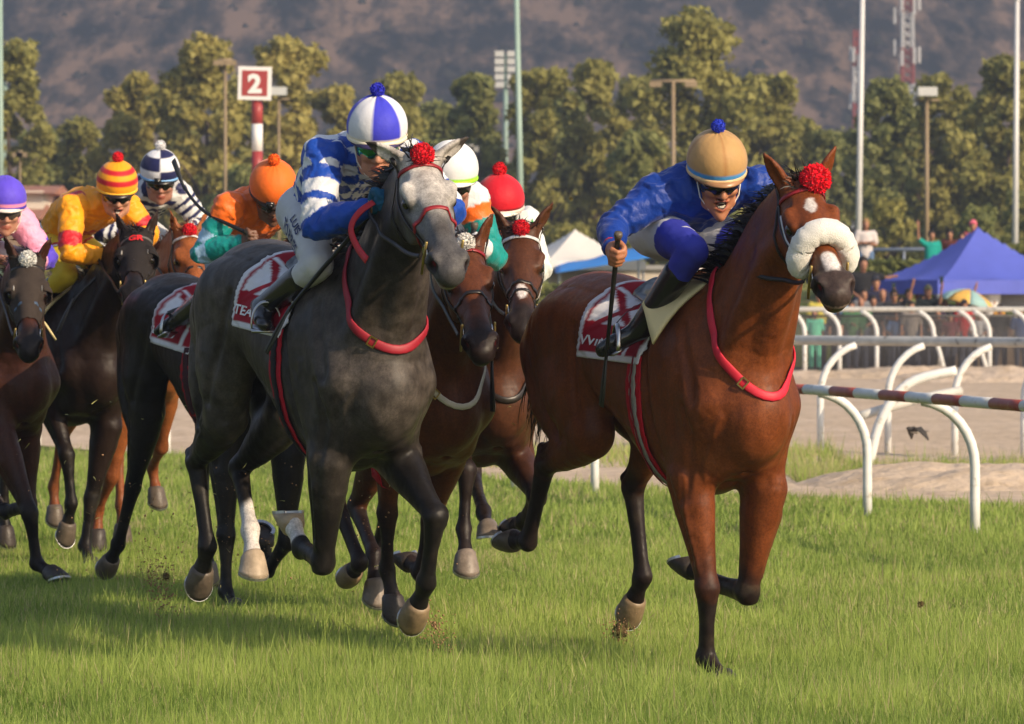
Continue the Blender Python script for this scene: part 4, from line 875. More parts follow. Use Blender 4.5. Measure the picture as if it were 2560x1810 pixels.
# ------------------------------------------------------------------ jockeys
def pompon(name, c, r, col, parent, rng, n=420):
    m = simple('yarn_%.2f_%.2f_%.2f' % tuple(col), col, .9, .1, var=.25, scale=90, sheen=.3)
    b = MB(); b.sphere(c, r*.84, nu=16, nv=11); o = b.build(name, m, parent)
    d = rng.normal(size=(n, 3)); d /= np.linalg.norm(d, axis=1)[:, None]
    hair_strips('yarn', np.asarray(c)+d*r*.66, d+rng.normal(size=(n, 3))*.16, rng.uniform(.30, .40, n)*r, r*.26, m, o, rng, seg=3, droop=.08, curl=r*.12)
    return o
def hand_vol(vol, wr, w, b, n, r=1.0, grip=True, infl=0.):
    """fist: w wrist->knuckles, b along the thing held (thumb end positive), n palm side"""
    w, b, n = unit(w), unit(b), unit(n); M = np.stack([w, b, n], 1)
    vol.ell(wr+w*.042*r, np.array([.045, .038, .018])*r+infl, M=M, k=.02)
    vol.chain([wr-w*.03, wr+w*.02], [(.026*r+infl, .021*r+infl), (.03*r+infl, .019*r+infl)], lat=b, k=.02)
    for i, (o, L) in enumerate(((.029, .95), (.0095, 1.05), (-.0100, 1.0), (-.0285, .82))):
        kn = wr+w*(.080-.004*abs(i-1.2))*r+b*o*r
        if grip:
            p1 = kn+(w*.020+n*.022)*L*r; p2 = p1+(n*.024-w*.018)*L*r; p3 = p2+(-w*.026-n*.004)*L*r
        else:
            p1 = kn+(w*.036+n*.008)*L*r; p2 = p1+(w*.022+n*.012)*L*r; p3 = p2+(w*.014+n*.014)*L*r
        vol.chain([kn, p1, p2, p3], [.0102*r+infl, .0098*r+infl, .0092*r+infl, .008*r+infl], k=.004)
        vol.ell(kn, .0112*r+infl, k=.008)
    t0 = wr+(w*.022+b*.030+n*.008)*r; t1 = t0+(w*.022+b*.018+n*.020)*r; t2 = t1+(w*.022-b*.006+n*.018)*r; t3 = t2+(w*.010-b*.022+n*.006)*r
    vol.chain([t0, t1, t2, t3], [.015*r+infl, .0125*r+infl, .0105*r+infl, .009*r+infl], k=.008)
def ik(a, c, la, lb, pole):
    """middle joint of a two-bone limb"""
    a, c = np.asarray(a, float), np.asarray(c, float); d = c-a; L = min(np.linalg.norm(d), (la+lb)*.999); u = unit(d)
    x = (la*la-lb*lb+L*L)/(2*L); hgt = math.sqrt(max(la*la-x*x, 1e-6)); p = np.asarray(pole, float)-a; p = p-u*(p@u)
    return a+u*x+unit(p)*hgt
def face_vol(vol, c, R, mouth=0., sc=1.):
    """head; c centre of the skull, R columns: forward, left, up"""
    P = lambda x, y, z: c+R@V3(x, y, z)*sc
    E = lambda p, r, k=.02, sub=False: vol.ell(P(*p), np.array(r)*sc, M=R, k=k, sub=sub)
    C = lambda pts, rad, k=.012, sub=False: vol.chain([P(*p) for p in pts], [np.array(r)*sc if np.ndim(r) else r*sc for r in rad], lat=R[:, 1], k=k, sub=sub)
    E((-.008, 0, .02), (.098, .076, .098)); E((.018, 0, -.045), (.070, .062, .075), .03)
    C([(.045, .035, -.085), (.075, 0, -.112-.02*mouth), (.045, -.035, -.085)], [.025, .022, .025], .03)      # jaw and chin
    C([(-.02, .062, -.05), (.03, .045, -.09)], [.018, .02], .03); C([(-.02, -.062, -.05), (.03, -.045, -.09)], [.018, .02], .03)
    C([(.080, .035, .008), (.090, 0, .010), (.080, -.035, .008)], [.014, .014, .014], .02)                 # brow
    C([(.088, 0, .0), (.102, 0, -.022), (.112, 0, -.038)], [(.009, .01), (.011, .011), (.014, .012)], .012) # nose
    for s in (-1, 1):
        E((.100, .012*s, -.042), (.010, .009, .008), .008)
        E((.073, .042*s, -.030), (.022, .024, .018), .025)                                                   # cheekbone
        E((.080, .031*s, -.012), (.014, .017, .010), .012, True)                                             # eye socket
        E((.074, .031*s, -.012), (.013, .013, .011), .004)
        C([(-.01, .076*s, .002), (-.004, .080*s, -.022)], [(.006, .02), (.006, .012)], .008)                 # ear
    if mouth > 0:
        E((.090, 0, -.076), (.028, .024, .018*mouth+.006), .008, True)
        C([(.088, .026, -.066), (.100, 0, -.060), (.088, -.026, -.066)], [.006]*3, .006)
        C([(.080, .024, -.094), (.090, 0, -.104), (.080, -.024, -.094)], [.007]*3, .006)
    else:
        C([(.086, .020, -.070), (.098, 0, -.066), (.086, -.020, -.070)], [.006]*3, .008)
        C([(.084, .018, -.080), (.095, 0, -.082), (.084, -.018, -.080)], [.007]*3, .008)
def make_jockey(name, q, X, Y, sc, pose, look, label, hres=.006, seed=0):
    """pose: dict of points in the horse's own coordinates; look: colours"""
    rng = np.random.default_rng(seed+77)
    root = empty(name, (X, Y, 0), q[2], sc); tag(root, label, 'person', 'jockeys in the race')
    p = {k: np.asarray(v, float) for k, v in pose.items() if k not in ('face', 'roll')}
    pel, sh, hd = p['pelvis'], p['shoulder'], p['head']
    fy, fp = pose['face']; R = rotz(fy*D2R)@roty(-fp*D2R)@rotx(pose.get('roll', 0)*D2R)
    lat = unit(p.get('lat', V3(0, 1, 0)))
    J = {}
    for s, n in ((-1, 'R'), (1, 'L')):
        J[n+'hip'] = pel+V3(0, .095*s, -.02); J[n+'sh'] = p.get(n+'sh', sh+lat*.175*s)
        J[n+'hand'] = p[n+'hand']; J[n+'ank'] = p[n+'ank']; J[n+'toe'] = p[n+'toe']
        J[n+'kn'] = p.get(n+'kn', ik(J[n+'hip'], J[n+'ank'], .43, .42, V3(1.2, .34*s, pel[2]-.05)))
        wr = J[n+'hand']; J[n+'el'] = p.get(n+'el', ik(J[n+'sh'], wr, .28, .26, V3(.45, .75*s, sh[2]-.45)))
    allp = np.array(list(J.values())+[pel, sh, hd, hd+V3(0, 0, .15), pel-V3(.2, 0, 0)]); lo, hi = allp.min(0)-.2, allp.max(0)+.2
    sp = sh-pel; upv = unit(np.cross(sp, (0, 1, 0))); upv = upv if upv[2] > 0 else -upv
    mid = pel+sp*.5+upv*.035; chest = pel+sp*.82+upv*.02
    # ---- skin
    vol = Vol(lo, hi, hres); face_vol(vol, hd-R@V3(0, 0, .02), R, look.get('mouth', 0.))
    vol.chain([sh+upv*.02, sh*.45+hd*.55-R@V3(.02, 0, .05)*.6, hd-R@V3(.03, 0, .05)], [.055, .052, .055], k=.03)
    vol.chain([pel, mid, chest], [(.10, .07), (.11, .08), (.11, .08)], k=.03)
    for s, n in ((-1, 'R'), (1, 'L')):
        vol.chain([J[n+'sh'], J[n+'el'], J[n+'hand']], [.038, .034, .024], k=.03); vol.chain([chest, J[n+'sh']], [.06, .04], k=.04)
        vol.chain([J[n+'hip'], J[n+'kn'], J[n+'ank']], [.06, .040, .024], k=.03); vol.chain([J[n+'ank'], J[n+'ank']*.4+J[n+'toe']*.6], [.022, .016], k=.02)
        w = unit(J[n+'hand']-J[n+'el']); b = unit(p.get(n+'grip', V3(.75, 0, .5))); nn = unit(np.cross(b, w))*(1 if s > 0 else -1); b = unit(b-w*(b@w))
        if n+'palm' in p: nn = unit(p[n+'palm']-w*(p[n+'palm']@w)-b*(p[n+'palm']@b))
        J[n+'frame'] = (w, b, nn)
        hand_vol(vol, J[n+'hand'], w, b, nn)
    v, f = vol.mesh(1); keep_v = v, f; SK = vol
    skin = np.array(look.get('skin', (.36, .17, .10))); c = np.tile(skin, (len(v), 1))
    hl = (v-(hd-R@V3(0, 0, .02)))@R; inh = np.linalg.norm(hl, axis=1) < .16
    mth = look.get('mouth', 0.)
    lip = np.linalg.norm((hl-np.array([.095, 0, -.076]))/np.array([.03, .030, .014+.018*mth]), axis=1)
    c[inh & (lip < 1)] = skin*np.array([.85, .55, .55])
    if mth > 0:
        cav = np.linalg.norm((hl-np.array([.085, 0, -.077]))/np.array([.030, .022, .016*mth+.004]), axis=1); c[inh & (cav < 1)] = (.05, .012, .012)
    c = c*(1+.10*noise3(v, 40, 2))[:, None]
    beard = look.get('stubble', 0)
    if beard: c[inh & (hl[:, 2] < -.055) & (hl[:, 0] > -.02)] *= (1-beard)
    bodyv, bodyf, bodyc = v, f, c
    if mth > 0:
        b = MB(); P = lambda x, y, z: hd-R@V3(0, 0, .02)+R@V3(x, y, z)
        for k, (zz, xx) in enumerate(((-.066, .094), (-.090, .086))):
            for j in range(-3, 4):
                b.box(P(xx-.0012*j*j, j*.0052, zz), (.006, .0046, .009 if k == 0 else .007), M=R)
        teeth = b
    # ---- silks
    sv = Vol(lo, hi, hres*1.25); ba = look.get('billow', .0)
    sv.chain([pel-sp*.10+upv*.01, pel+sp*.2+upv*(.03+ba), mid+upv*ba, chest+upv*.012, sh+sp*.04], [(.125, .10), (.15, .115), (.165, .122), (.165, .115), (.10, .07)], k=.04, smooth=3)
    arms = {}
    for s, n in ((-1, 'R'), (1, 'L')):
        A, B, Cc = J[n+'sh'], J[n+'el'], J[n+'hand']; wr = Cc-unit(Cc-B)*.025
        sv.chain([chest, A], [(.07, .07), .068], k=.05)
        sv.chain([A, A+(B-A)*.55, B, B+(wr-B)*.45, B+(wr-B)*.85, wr], [.068, .064, .057, .052, .040, .034], k=.04)
        arms[n] = (A, B, wr)
    nc = sh*.6+hd*.4-R@V3(.03, 0, .05)*.5
    sv.chain([sh+upv*.015, nc], [.07, .062], k=.04)
    v, f = sv.mesh(1); g = sv.grad(v); g /= np.linalg.norm(g, axis=1)[:, None]+1e-6
    # where on the shirt: along each arm (0 shoulder,1 elbow,2 wrist) or torso
    par = np.full(len(v), -1.); bd = np.full(len(v), .078); side = np.zeros(len(v))
    for n, (A, B, Cc) in arms.items():
        for k, (a, b) in enumerate(((A, B), (B, Cc))):
            ab = b-a; t = ((v-a)@ab)/(ab@ab); tc = np.clip(t, 0, 1); d = np.linalg.norm(v-(a+tc[:, None]*ab), axis=1)
            m = (d < bd) & (t > (.12 if k == 0 else -1)); bd[m] = d[m]; par[m] = k+tc[m]; side[m] = -1 if n == 'R' else 1
    tt = (v-pel)@unit(sp)/np.linalg.norm(sp)
    fr = np.stack([unit(sp), lat, upv], 1); u3 = (v-pel)@fr
    rid = lambda q, sc_, sd: 1-np.abs(noise3(q, sc_, sd))*2
    wq = u3*np.array([.45, 1.5, 1.]); wq = wq+.05*np.stack([noise3(u3, 6, 11), noise3(u3, 6, 12), noise3(u3, 6, 13)], 1)
    cr = .011*rid(wq, 13, 3)+.006*rid(u3*np.array([1.3, .8, 1.]), 26, 4)
    fold = np.zeros(len(v))
    for n, (A, B, Cc) in arms.items():   # long creases down the sleeve, bunched at the elbow
        sd = (side == (-1 if n == 'R' else 1)) & (par >= 0); ax1 = unit(Cc-A); e1 = unit(np.cross(ax1, (.3, .2, .9))); e2 = np.cross(ax1, e1)
        w3 = (v-A)@np.stack([ax1, e1, e2], 1); w3 = w3*np.array([.9, .7, .7])+.03*noise3(v, 9, 14)[:, None]
        cs = .009*rid(w3*np.array([1, .45, .45]), 22, 5)+.005*rid(w3, 34, 6)
        cr = np.where(sd, cs, cr)
        d = np.linalg.norm(v-B, axis=1); fold += np.exp(-(d/.08)**2)*.005*np.sin(((v-B)@ax1)*150+4*noise3(v, 10, 8))
    v0 = v; v = v+g*(cr+fold)[:, None]
    loc = dict(v=v0, par=par, side=side, tt=tt, lat=(v0-pel)@lat, up=(v0-pel)@upv)
    silk = mesh_obj('silks', v, f, simple('silk', None, .5, .35, attr='tint', var=.10, scale=14, sheen=.15, bump=.7, bscale=30), root, True, look['silks'](loc))
    # ---- breeches
    bv = Vol(lo, hi, hres*1.5)
    bv.ell(pel-sp*.10+V3(-.02, 0, -.015), (.135, .165, .125), k=.05)
    for s, n in ((-1, 'R'), (1, 'L')):
        hp, kn, an = J[n+'hip'], J[n+'kn'], J[n+'ank']
        bv.chain([pel+V3(-.06, .07*s, -.02), hp+(kn-hp)*.35, hp+(kn-hp)*.75, kn, kn+(an-kn)*.30, kn+(an-kn)*.48], [.105, .088, .072, .062, .056, .048], k=.05)
    v, f = bv.mesh(1); g = bv.grad(v); g /= np.linalg.norm(g, axis=1)[:, None]+1e-6
    v = v+g*(.003*noise3(v, 20, 6)+.002*noise3(v, 45, 7))[:, None]
    bc = look['breeches']; col = bc(dict(v=v, J=J, pel=pel)) if callable(bc) else np.tile(np.array(bc), (len(v), 1))
    br = mesh_obj('breeches', v, f, simple('breeches_cloth', None, .7, .3, attr='tint', var=.05, scale=20, bump=.1, bscale=150), root, True, col)
    J['bvol'] = bv
    # skin under the clothes is never seen: coarse there, fine where it shows
    ins = np.minimum(sv.sample(bodyv), bv.sample(bodyv)) < -.010; bodyv, bodyf, bodyc = thin_hidden(bodyv, bodyf, bodyc, ins, .03)
    body = mesh_obj('body', bodyv, bodyf, simple('skin', None, .5, .4, attr='tint', var=.06, scale=60, bump=.05, bscale=300), root, True, bodyc)
    if mth > 0: teeth.build('teeth', simple('teeth', (.75, .70, .58), .3), body, False)
    # ---- boots
    bm = simple('boot_leather', (.012, .012, .013), .25, .5, var=.3, scale=18, bump=.1, bscale=35, coat=.25)
    for s, n in ((-1, 'R'), (1, 'L')):
        kn, an, to = J[n+'kn'], J[n+'ank'], J[n+'toe']; b2 = Vol(np.minimum(np.minimum(kn, an), to)-.12, np.maximum(np.maximum(kn, an), to)+.12, max(hres*1.4, .008))
        fd = unit(to-an); heel = an-fd*.045+unit(an-kn)*.045; ball = an+(to-an)*.7+unit(an-kn)*.02
        b2.chain([kn+(an-kn)*.30, kn+(an-kn)*.55, an], [(.060, .060), (.054, .056), (.044, .046)], k=.02)
        b2.chain([heel, an+unit(an-kn)*.03, ball, to+unit(an-kn)*.012], [(.034, .034), (.038, .04), (.042, .030), (.032, .022)], k=.03)
        vv, ff = b2.mesh(1); bo = mesh_obj('boot', vv, ff, bm, root)
        top = kn+(an-kn)*.30
        if look.get('boot_top') is not None:
            axb = unit(an-kn); b3 = MB(); b3.tube([top-axb*.004, top+axb*.02], [.063, .062], 18, cap=False); b3.build('boot_cuff', simple('boot_cuff_%.2f' % look['boot_top'][1], look['boot_top'], .5), bo)
    # ---- gloves
    for s, n in ((-1, 'R'), (1, 'L')):
        if look.get('glove') is not None:
            w, b, nn = J[n+'frame']; hv = Vol(J[n+'hand']-.14, J[n+'hand']+.16, .0048); hand_vol(hv, J[n+'hand'], w, b, nn, infl=.0032)
            vv, ff = hv.mesh(1); mesh_obj('glove', vv, ff, simple('glove_%.2f_%.2f' % (look['glove'][0], look['glove'][2]), look['glove'], .7, .3, var=.2, scale=60), root)
        if look.get('cuff') is not None:
            A, B, Cc = arms[n]; d = unit(Cc-B); b3 = MB(); b3.tube([Cc-d*.022, Cc+d*.006], .0375, 16, cap=False); b3.build('cuff', simple('cuff_%.2f_%.2f' % (look['cuff'][0], look['cuff'][1]), look['cuff'], .7), silk)
    # ---- helmet with silk cap
    hc = hd+R@V3(-.014, 0, .048); nu, nv = 48, 22; V = []; Cc = []
    for i in range(nv+1):
        ph = math.pi/2*(1-i/nv)-(.35 if i == nv else .32*i/nv)
        for j in range(nu):
            a = 2*math.pi*j/nu; r = 1+.022*abs(math.cos(6*a))*max(0, math.sin(ph))**8+.010*math.sin(3*a+5*ph)*max(0, math.sin(ph))**3-.012*math.exp(-(((a+.4) % 1.047-.52)/.03)**2)
            pt = V3(math.cos(ph)*math.cos(a)*.140*r, math.cos(ph)*math.sin(a)*.119*r, math.sin(ph)*.122*r)
            V.append(hc+R@pt); Cc.append(look['cap'](a, ph))
    F = [(i*nu+j, i*nu+(j+1) % nu, (i+1)*nu+(j+1) % nu, (i+1)*nu+j)[::-1] for i in range(nv) for j in range(nu)]
    hel = mesh_obj('helmet', V, F, simple('cap_silk', None, .62, .3, attr='tint', var=.07, scale=25, sheen=.25, bump=.15, bscale=60), root, True, np.array(Cc))
    b = MB(); an = np.linspace(0, 2*math.pi, 41)[:-1]
    rim = [hc+R@V3(math.cos(a)*.141*math.cos(.33), math.sin(a)*.120*math.cos(.33), -.122*math.sin(.33)) for a in an]
    b.tube(rim, (.009, .006), 8, closed=True, lat=R[:, 2]); b.build('rim', simple('rim_%.2f_%.2f' % (look['rim'][0], look['rim'][2]), look['rim'], .5), hel)
    b = MB(); pk = []; m = 15
    for k, (rr, dz) in enumerate(((1.0, 0), (1.10, -.006), (1.20, -.016), (1.20, -.021), (1.0, -.010))):
        for a in np.linspace(-1.15, 1.15, m):
            e = 1+(rr-1)*math.cos(a/1.15*math.pi/2)**.6; pk.append(hc+R@V3(math.cos(a)*.137*math.cos(.30)*e, math.sin(a)*.118*math.cos(.3), -.122*math.sin(.28)+dz))
    b.add(pk, [(k*m+j, k*m+j+1, (k+1)*m+j+1, (k+1)*m+j) for k in range(4) for j in range(m-1)]); b.build('peak', simple('peak_%.2f_%.2f' % (look['peak'][0], look['peak'][2]), look['peak'], .35), hel)
    if look.get('pom') is not None: pompon('pompon', hc+R@V3(0, 0, .122+.022), look.get('pomr', .032), look['pom'], hel, rng)
    # goggles
    gc = hd-R@V3(0, 0, .02); b = MB(); gv = []; m = 17; ks = 7
    for k in range(ks):
        zz = -.040+.056*k/(ks-1); bow = math.sin(math.pi*k/(ks-1))*.006
        for a in np.linspace(-1.25, 1.25, m):
            notch = .012*math.exp(-(a/.16)**2)*(1-k/(ks-1))
            gv.append(gc+R@V3(math.cos(a)*.100+.005+bow, math.sin(a)*.081+bow*math.sin(a), zz+notch+.006))
    b.add(gv, [(k*m+j, k*m+j+1, (k+1)*m+j+1, (k+1)*m+j) for k in range(ks-1) for j in range(m-1)])
    go = b.build('goggles', look['lens'], root); md = go.modifiers.new('t', 'SOLIDIFY'); md.thickness = .004
    b = MB(); b.tube([gc+R@V3(math.cos(a)*.105, math.sin(a)*.083, .0) for a in np.linspace(1.2, 2*math.pi-1.2, 20)], (.009, .002), 6, lat=R[:, 2]); b.build('strap', simple('strap_black', (.015, .015, .016), .6), go)
    if look.get('chinstrap') is not None:
        b = MB(); b.tube([gc+R@V3(*t) for t in ((.03, .088, .0), (.045, .078, -.06), (.062, .045, -.108), (.075, 0, -.128), (.062, -.045, -.108), (.045, -.078, -.06), (.03, -.088, 0))], (.006, .0025), 6, lat=R[:, 0]); b.build('chin_strap', simple('chinstrap_%.2f' % look['chinstrap'][0], look['chinstrap'], .6), root)
    if look.get('camera_clip'):
        b = MB(); cc = hc+R@V3(.133, -.02, -.035); b.box(cc, (.03, .04, .034), M=R); b.tube([cc+R@V3(.012, 0, 0), cc+R@V3(.026, 0, 0)], .013, 14); b.build('helmet_camera', simple('black_plastic', (.01, .01, .011), .2), hel)
    J['root'] = root; J['R'] = R; J['hd'] = hd; J['pel'] = pel; J['silk'] = silk; J['br'] = br; J['body'] = body
    return J
def thin_hidden(v, f, c, hid, cell):
    """merge the vertices marked hidden into coarse cells; the surface stays in one piece"""
    key = np.floor(v/cell).astype(np.int64); kk = key[:, 0]*73856093 ^ key[:, 1]*19349663 ^ key[:, 2]*83492791
    kk = np.where(hid, kk, 4*10**15+np.arange(len(v))); u, inv = np.unique(kk, return_inverse=True); cnt = np.bincount(inv)
    nv = np.stack([np.bincount(inv, v[:, i])/cnt for i in range(3)], 1); nc = np.stack([np.bincount(inv, c[:, i])/cnt for i in range(3)], 1); q = inv[f]; full = np.array([len(set(t)) for t in q.tolist()])
    out = [tuple(t) for t in q[full == 4].tolist()]+[tuple(dict.fromkeys(t)) for t in q[full == 3].tolist()]; seen = set(); res = []
    for t in out:
        s_ = tuple(sorted(t))
        if s_ not in seen: seen.add(s_); res.append(t)
    us = np.unique(np.concatenate([np.array(t) for t in res])); mp = np.full(len(nv), -1); mp[us] = np.arange(len(us))
    return nv[us], [tuple(int(mp[i]) for i in t) for t in res], nc[us]
def tube_obj(name, pts, r, mat, parent=None, n=8, sm=4):
    b = MB(); P = catmull(pts, sm) if sm else np.array(pts)
    if not np.isscalar(r): r = np.interp(np.linspace(0, 1, len(P)), np.linspace(0, 1, len(r)), r)
    b.tube(P, r, n); return b.build(name, mat, parent)
# ------------------------------------------------------------------ saddlery, on the horse's own surface
LEATHER = lambda: simple('bridle_leather', (.014, .010, .008), .4, .5, var=.3)
def strap(name, S, pts, w, mat, parent=None, off=.003, sm=5, head=True, t=.004, round_=False):
    """strap laid on the coat; pts in head coordinates (t,l,u) or body coordinates"""
    P = np.array([S.H(*p) if head else S.T(p) for p in pts]); P = catmull(P, sm) if sm > 1 else P
    P = S.vol.project(P, off); g = S.vol.grad(P); g /= np.linalg.norm(g, axis=1)[:, None]+1e-6
    b = MB()
    if round_: b.tube(P+g*w*.6, w, 8)
    else: b.ribbon(P, g, w, t)
    return b.build(name, mat, parent or S.root)
def ring_cast(S, c, e1, e2, n=48, a0=0., a1=2*math.pi, off=.004, far=.55, end=False):
    a = np.linspace(a0, a1, n, endpoint=end); d = np.cos(a)[:, None]*np.asarray(e1)+np.sin(a)[:, None]*np.asarray(e2)
    P = S.vol.cast(np.tile(np.asarray(c, float), (n, 1)), d, far, off); g = S.vol.grad(P); g /= np.linalg.norm(g, axis=1)[:, None]+1e-6
    return P, g
def bridle(S, leather, brow=None, nose=None, noseb_t=.30, brass=(.45, .33, .12), bar=True, flash=False, nosemat=None):
    R = S.R; root = S.root
    lm = leather; bm = brow or lm
    br = strap('headpiece', S, [(.02, .085, -.07), (-.02, .085, -.02), (-.055, .04, .0), (-.06, 0, .005), (-.055, -.04, .0), (-.02, -.085, -.02), (.02, -.085, -.07)], .010, lm)
    strap('browband', S, [(.015, .086, -.065), (.03, .078, -.03), (.045, .04, -.005), (.048, 0, .0), (.045, -.04, -.005), (.03, -.078, -.03), (.015, -.086, -.065)], .009, bm, br)
    for s in (-1, 1):
        strap('cheekpiece', S, [(.02, .086*s, -.068), (.12, .095*s, -.115), (.25, .08*s, -.12), (.37, .058*s, -.115), (.435, .052*s, -.118)], .008, lm, br)
    strap('throat_latch', S, [(.02, .08, -.075), (.06, .075, -.17), (.10, .04, -.235), (.11, 0, -.25), (.10, -.04, -.235), (.06, -.075, -.17), (.02, -.08, -.075)], .007, lm, br, off=.004)
    P, g = ring_cast(S, S.H(noseb_t, 0, -.095), R[:, 1], R[:, 2], 40, far=.2); b = MB(); b.ribbon(P, g, .010, .005, closed=True); b.build('noseband', nosemat or lm, br)
    if flash:
        P, g = ring_cast(S, S.H(.42, 0, -.085), unit(R[:, 1]), unit(R[:, 2]-R[:, 0]*.35), 36, far=.18); b = MB(); b.ribbon(P, g, .008, .004, closed=True); b.build('flash_strap', lm, br)
    mt = simple('bit_metal', (.55, .53, .50), .25, metal=1); bs = simple('bit_brass_%.2f' % brass[0], brass, .35, metal=.8)
    S.bit = {}
    for s in (-1, 1):
        c = S.vol.project(S.H(.435, .06*s, -.118)[None], .008)[0]; S.bit[s] = c
        b = MB(); a = np.arange(18)*2*math.pi/18
        b.tube([c+R@V3(math.cos(x)*.034, .004*s, math.sin(x)*.034) for x in a], .0045, 8, closed=True); bt = b.build('bit_ring', mt, br)
        if bar: b = MB(); u = R@unit((.12, 0, 1)); b.tube([c-u*.082+R@V3(.02, .012*s, 0), c+R@V3(.02, .014*s, 0), c+u*.082+R@V3(.02, .012*s, 0)], .0055, 8); b.build('bit_bar', bs, bt)
    return br
def neck_strap(S, mat, r=.014, buckle=True, bottom=(.73, 0, 1.15), top=(.44, 0, 1.66)):
    bo, to = S.T(bottom), S.T(top); c = (bo+to)/2; e2 = unit(to-bo); P, g = ring_cast(S, c, (0, 1, 0), e2, 72, far=.42, off=.004)
    for _ in range(10): P = .5*P+.25*(np.roll(P, 1, 0)+np.roll(P, -1, 0))
    P = S.vol.project(P, .006, 2); P = .5*P+.25*(np.roll(P, 1, 0)+np.roll(P, -1, 0))
    b = MB(); b.tube(P+g*r*.25, (r*1.15, r*.36), 10, closed=True, lat=list(np.cross(g, np.roll(P, -1, 0)-np.roll(P, 1, 0)))); o = b.build('neck_strap', mat, S.root)
    if buckle:
        i = 50; R_ = np.stack([unit(P[i+1]-P[i-1]), unit(np.cross(g[i], P[i+1]-P[i-1])), g[i]], 1); b = MB(); cc = P[i]+g[i]*.012
        for dx, dy, sx, sy in ((-.014, 0, .005, .04), (.014, 0, .005, .04), (0, .018, .03, .005), (0, -.018, .03, .005)): b.box(cc+R_@V3(dx, dy, 0), (sx, sy, .006), M=R_)
        b.build('buckle', simple('buckle_brass', (.6, .42, .14), .3, metal=1), o, False)
    return o
class Cloth:
    """saddle cloth sheet wrapped over the back: (x, th) -> surface; th measured from the spine, + on the left"""
    def __init__(s, S, off=.012): s.S = S; s.off = off
    def at(s, x, th, off=None):
        x = np.asarray(x, float); th = np.asarray(th, float)
        c = np.stack([x, np.zeros_like(x), np.full_like(x, 1.26)], -1); c = (c-np.array([0, 0, 1.2]))@s.S.Tm.T+np.array([0, 0, 1.2+s.S.q[4]])
        d = np.stack([np.zeros_like(x), np.sin(th), np.cos(th)], -1)@s.S.Tm.T
        return s.S.vol.cast(c, d, .55, s.off if off is None else off)
    def sheet(s, name, x0, x1, t0, t1, nx, nt, colfn, mat, parent, skew=0., thick=.006, off=None):
        X, Tq = np.meshgrid(np.linspace(x0, x1, nx), np.linspace(t0, t1, nt), indexing='ij')
        P = s.at(X+skew*np.abs(Tq), Tq, off).reshape(-1, 3)
        idx = np.arange(nx*nt).reshape(nx, nt); f = np.stack([idx[:-1, :-1], idx[1:, :-1], idx[1:, 1:], idx[:-1, 1:]], -1).reshape(-1, 4)
        u = ((X-x0)/(x1-x0)).ravel(); w = ((Tq-t0)/(t1-t0)).ravel()
        o = mesh_obj(name, P, f, mat, parent, True, colfn(u, w) if colfn else None); md = o.modifiers.new('t', 'SOLIDIFY'); md.thickness = thick; md.offset = 1; return o
    def letters(s, name, text, x, th, size, ang, mat, parent, skew=0., off=.022, side=-1, squash=1.):
        """printed letters wrapped on the cloth; x, th of the text start"""
        cu = bpy.data.curves.new('t', 'FONT'); cu.body = text; cu.size = size; cu.offset = size*.022; cu.resolution_u = 2; cu.extrude = 0
        ob = bpy.data.objects.new('t', cu); COL.objects.link(ob); bpy.context.view_layer.update()
        me = ob.to_mesh(); v = np.array([vv.co[:] for vv in me.vertices]); f = [tuple(p.vertices) for p in me.polygons]; ob.to_mesh_clear(); bpy.data.objects.remove(ob)
        ca, sa = math.cos(ang), math.sin(ang); a = v[:, 0]*squash*ca-v[:, 1]*sa; b = v[:, 0]*squash*sa+v[:, 1]*ca
        rad = .42; TH = th+side*(-b/rad); Xq = x+a*(1 if side < 0 else -1)
        P = s.at(Xq+skew*np.abs(TH), TH, off); return mesh_obj(name, P, f, mat, parent, False)
def girth(S, x, cols, widths, a0, parent, name='girth', slope=0.):
    """band under the belly from one side of the cloth to the other; cols across the band"""
    for i, (c, (o, w)) in enumerate(zip(cols, widths)):
        n = 60; a = np.linspace(a0, 2*math.pi-a0, n)
        cc = np.array([S.T((x+o, 0, 1.24)) for _ in a]); d = np.stack([slope*np.sin(a/2), np.sin(a), np.cos(a)], 1); d /= np.linalg.norm(d, axis=1)[:, None]
        P = S.vol.cast(cc, d, .5, .006+.007*i); g = S.vol.grad(P); g /= np.linalg.norm(g, axis=1)[:, None]+1e-6
        b = MB(); b.ribbon(P, g, w, .004); b.build(name if i == 0 else 'girth_strap', simple('web_%.2f_%.2f' % (c[0], c[1]), c, .7, .2, var=.15, scale=60, bump=.15, bscale=200), parent)
def saddle(S, mat, x0=-.16, x1=.28, off=.03):
    C = Cloth(S); nx, nt = 18, 25
    X, Tq = np.meshgrid(np.linspace(0, 1, nx), np.linspace(-1, 1, nt), indexing='ij')
    P = C.at(x0+(x1-x0)*X, Tq*(.35+.45*X), off); nrm = np.array([0, 0, 1.])
    rise = .045*np.clip(1-X*4, 0, 1)**2+.035*np.clip(X*4-3, 0, 1)**2; P = P+(rise*(1-np.abs(Tq))**.7)[..., None]*nrm
    idx = np.arange(nx*nt).reshape(nx, nt); f = np.stack([idx[:-1, :-1], idx[1:, :-1], idx[1:, 1:], idx[:-1, 1:]], -1).reshape(-1, 4)
    o = mesh_obj('saddle', P.reshape(-1, 3), f, mat, S.root); md = o.modifiers.new('t', 'SOLIDIFY'); md.thickness = .012; md.offset = 1; return o
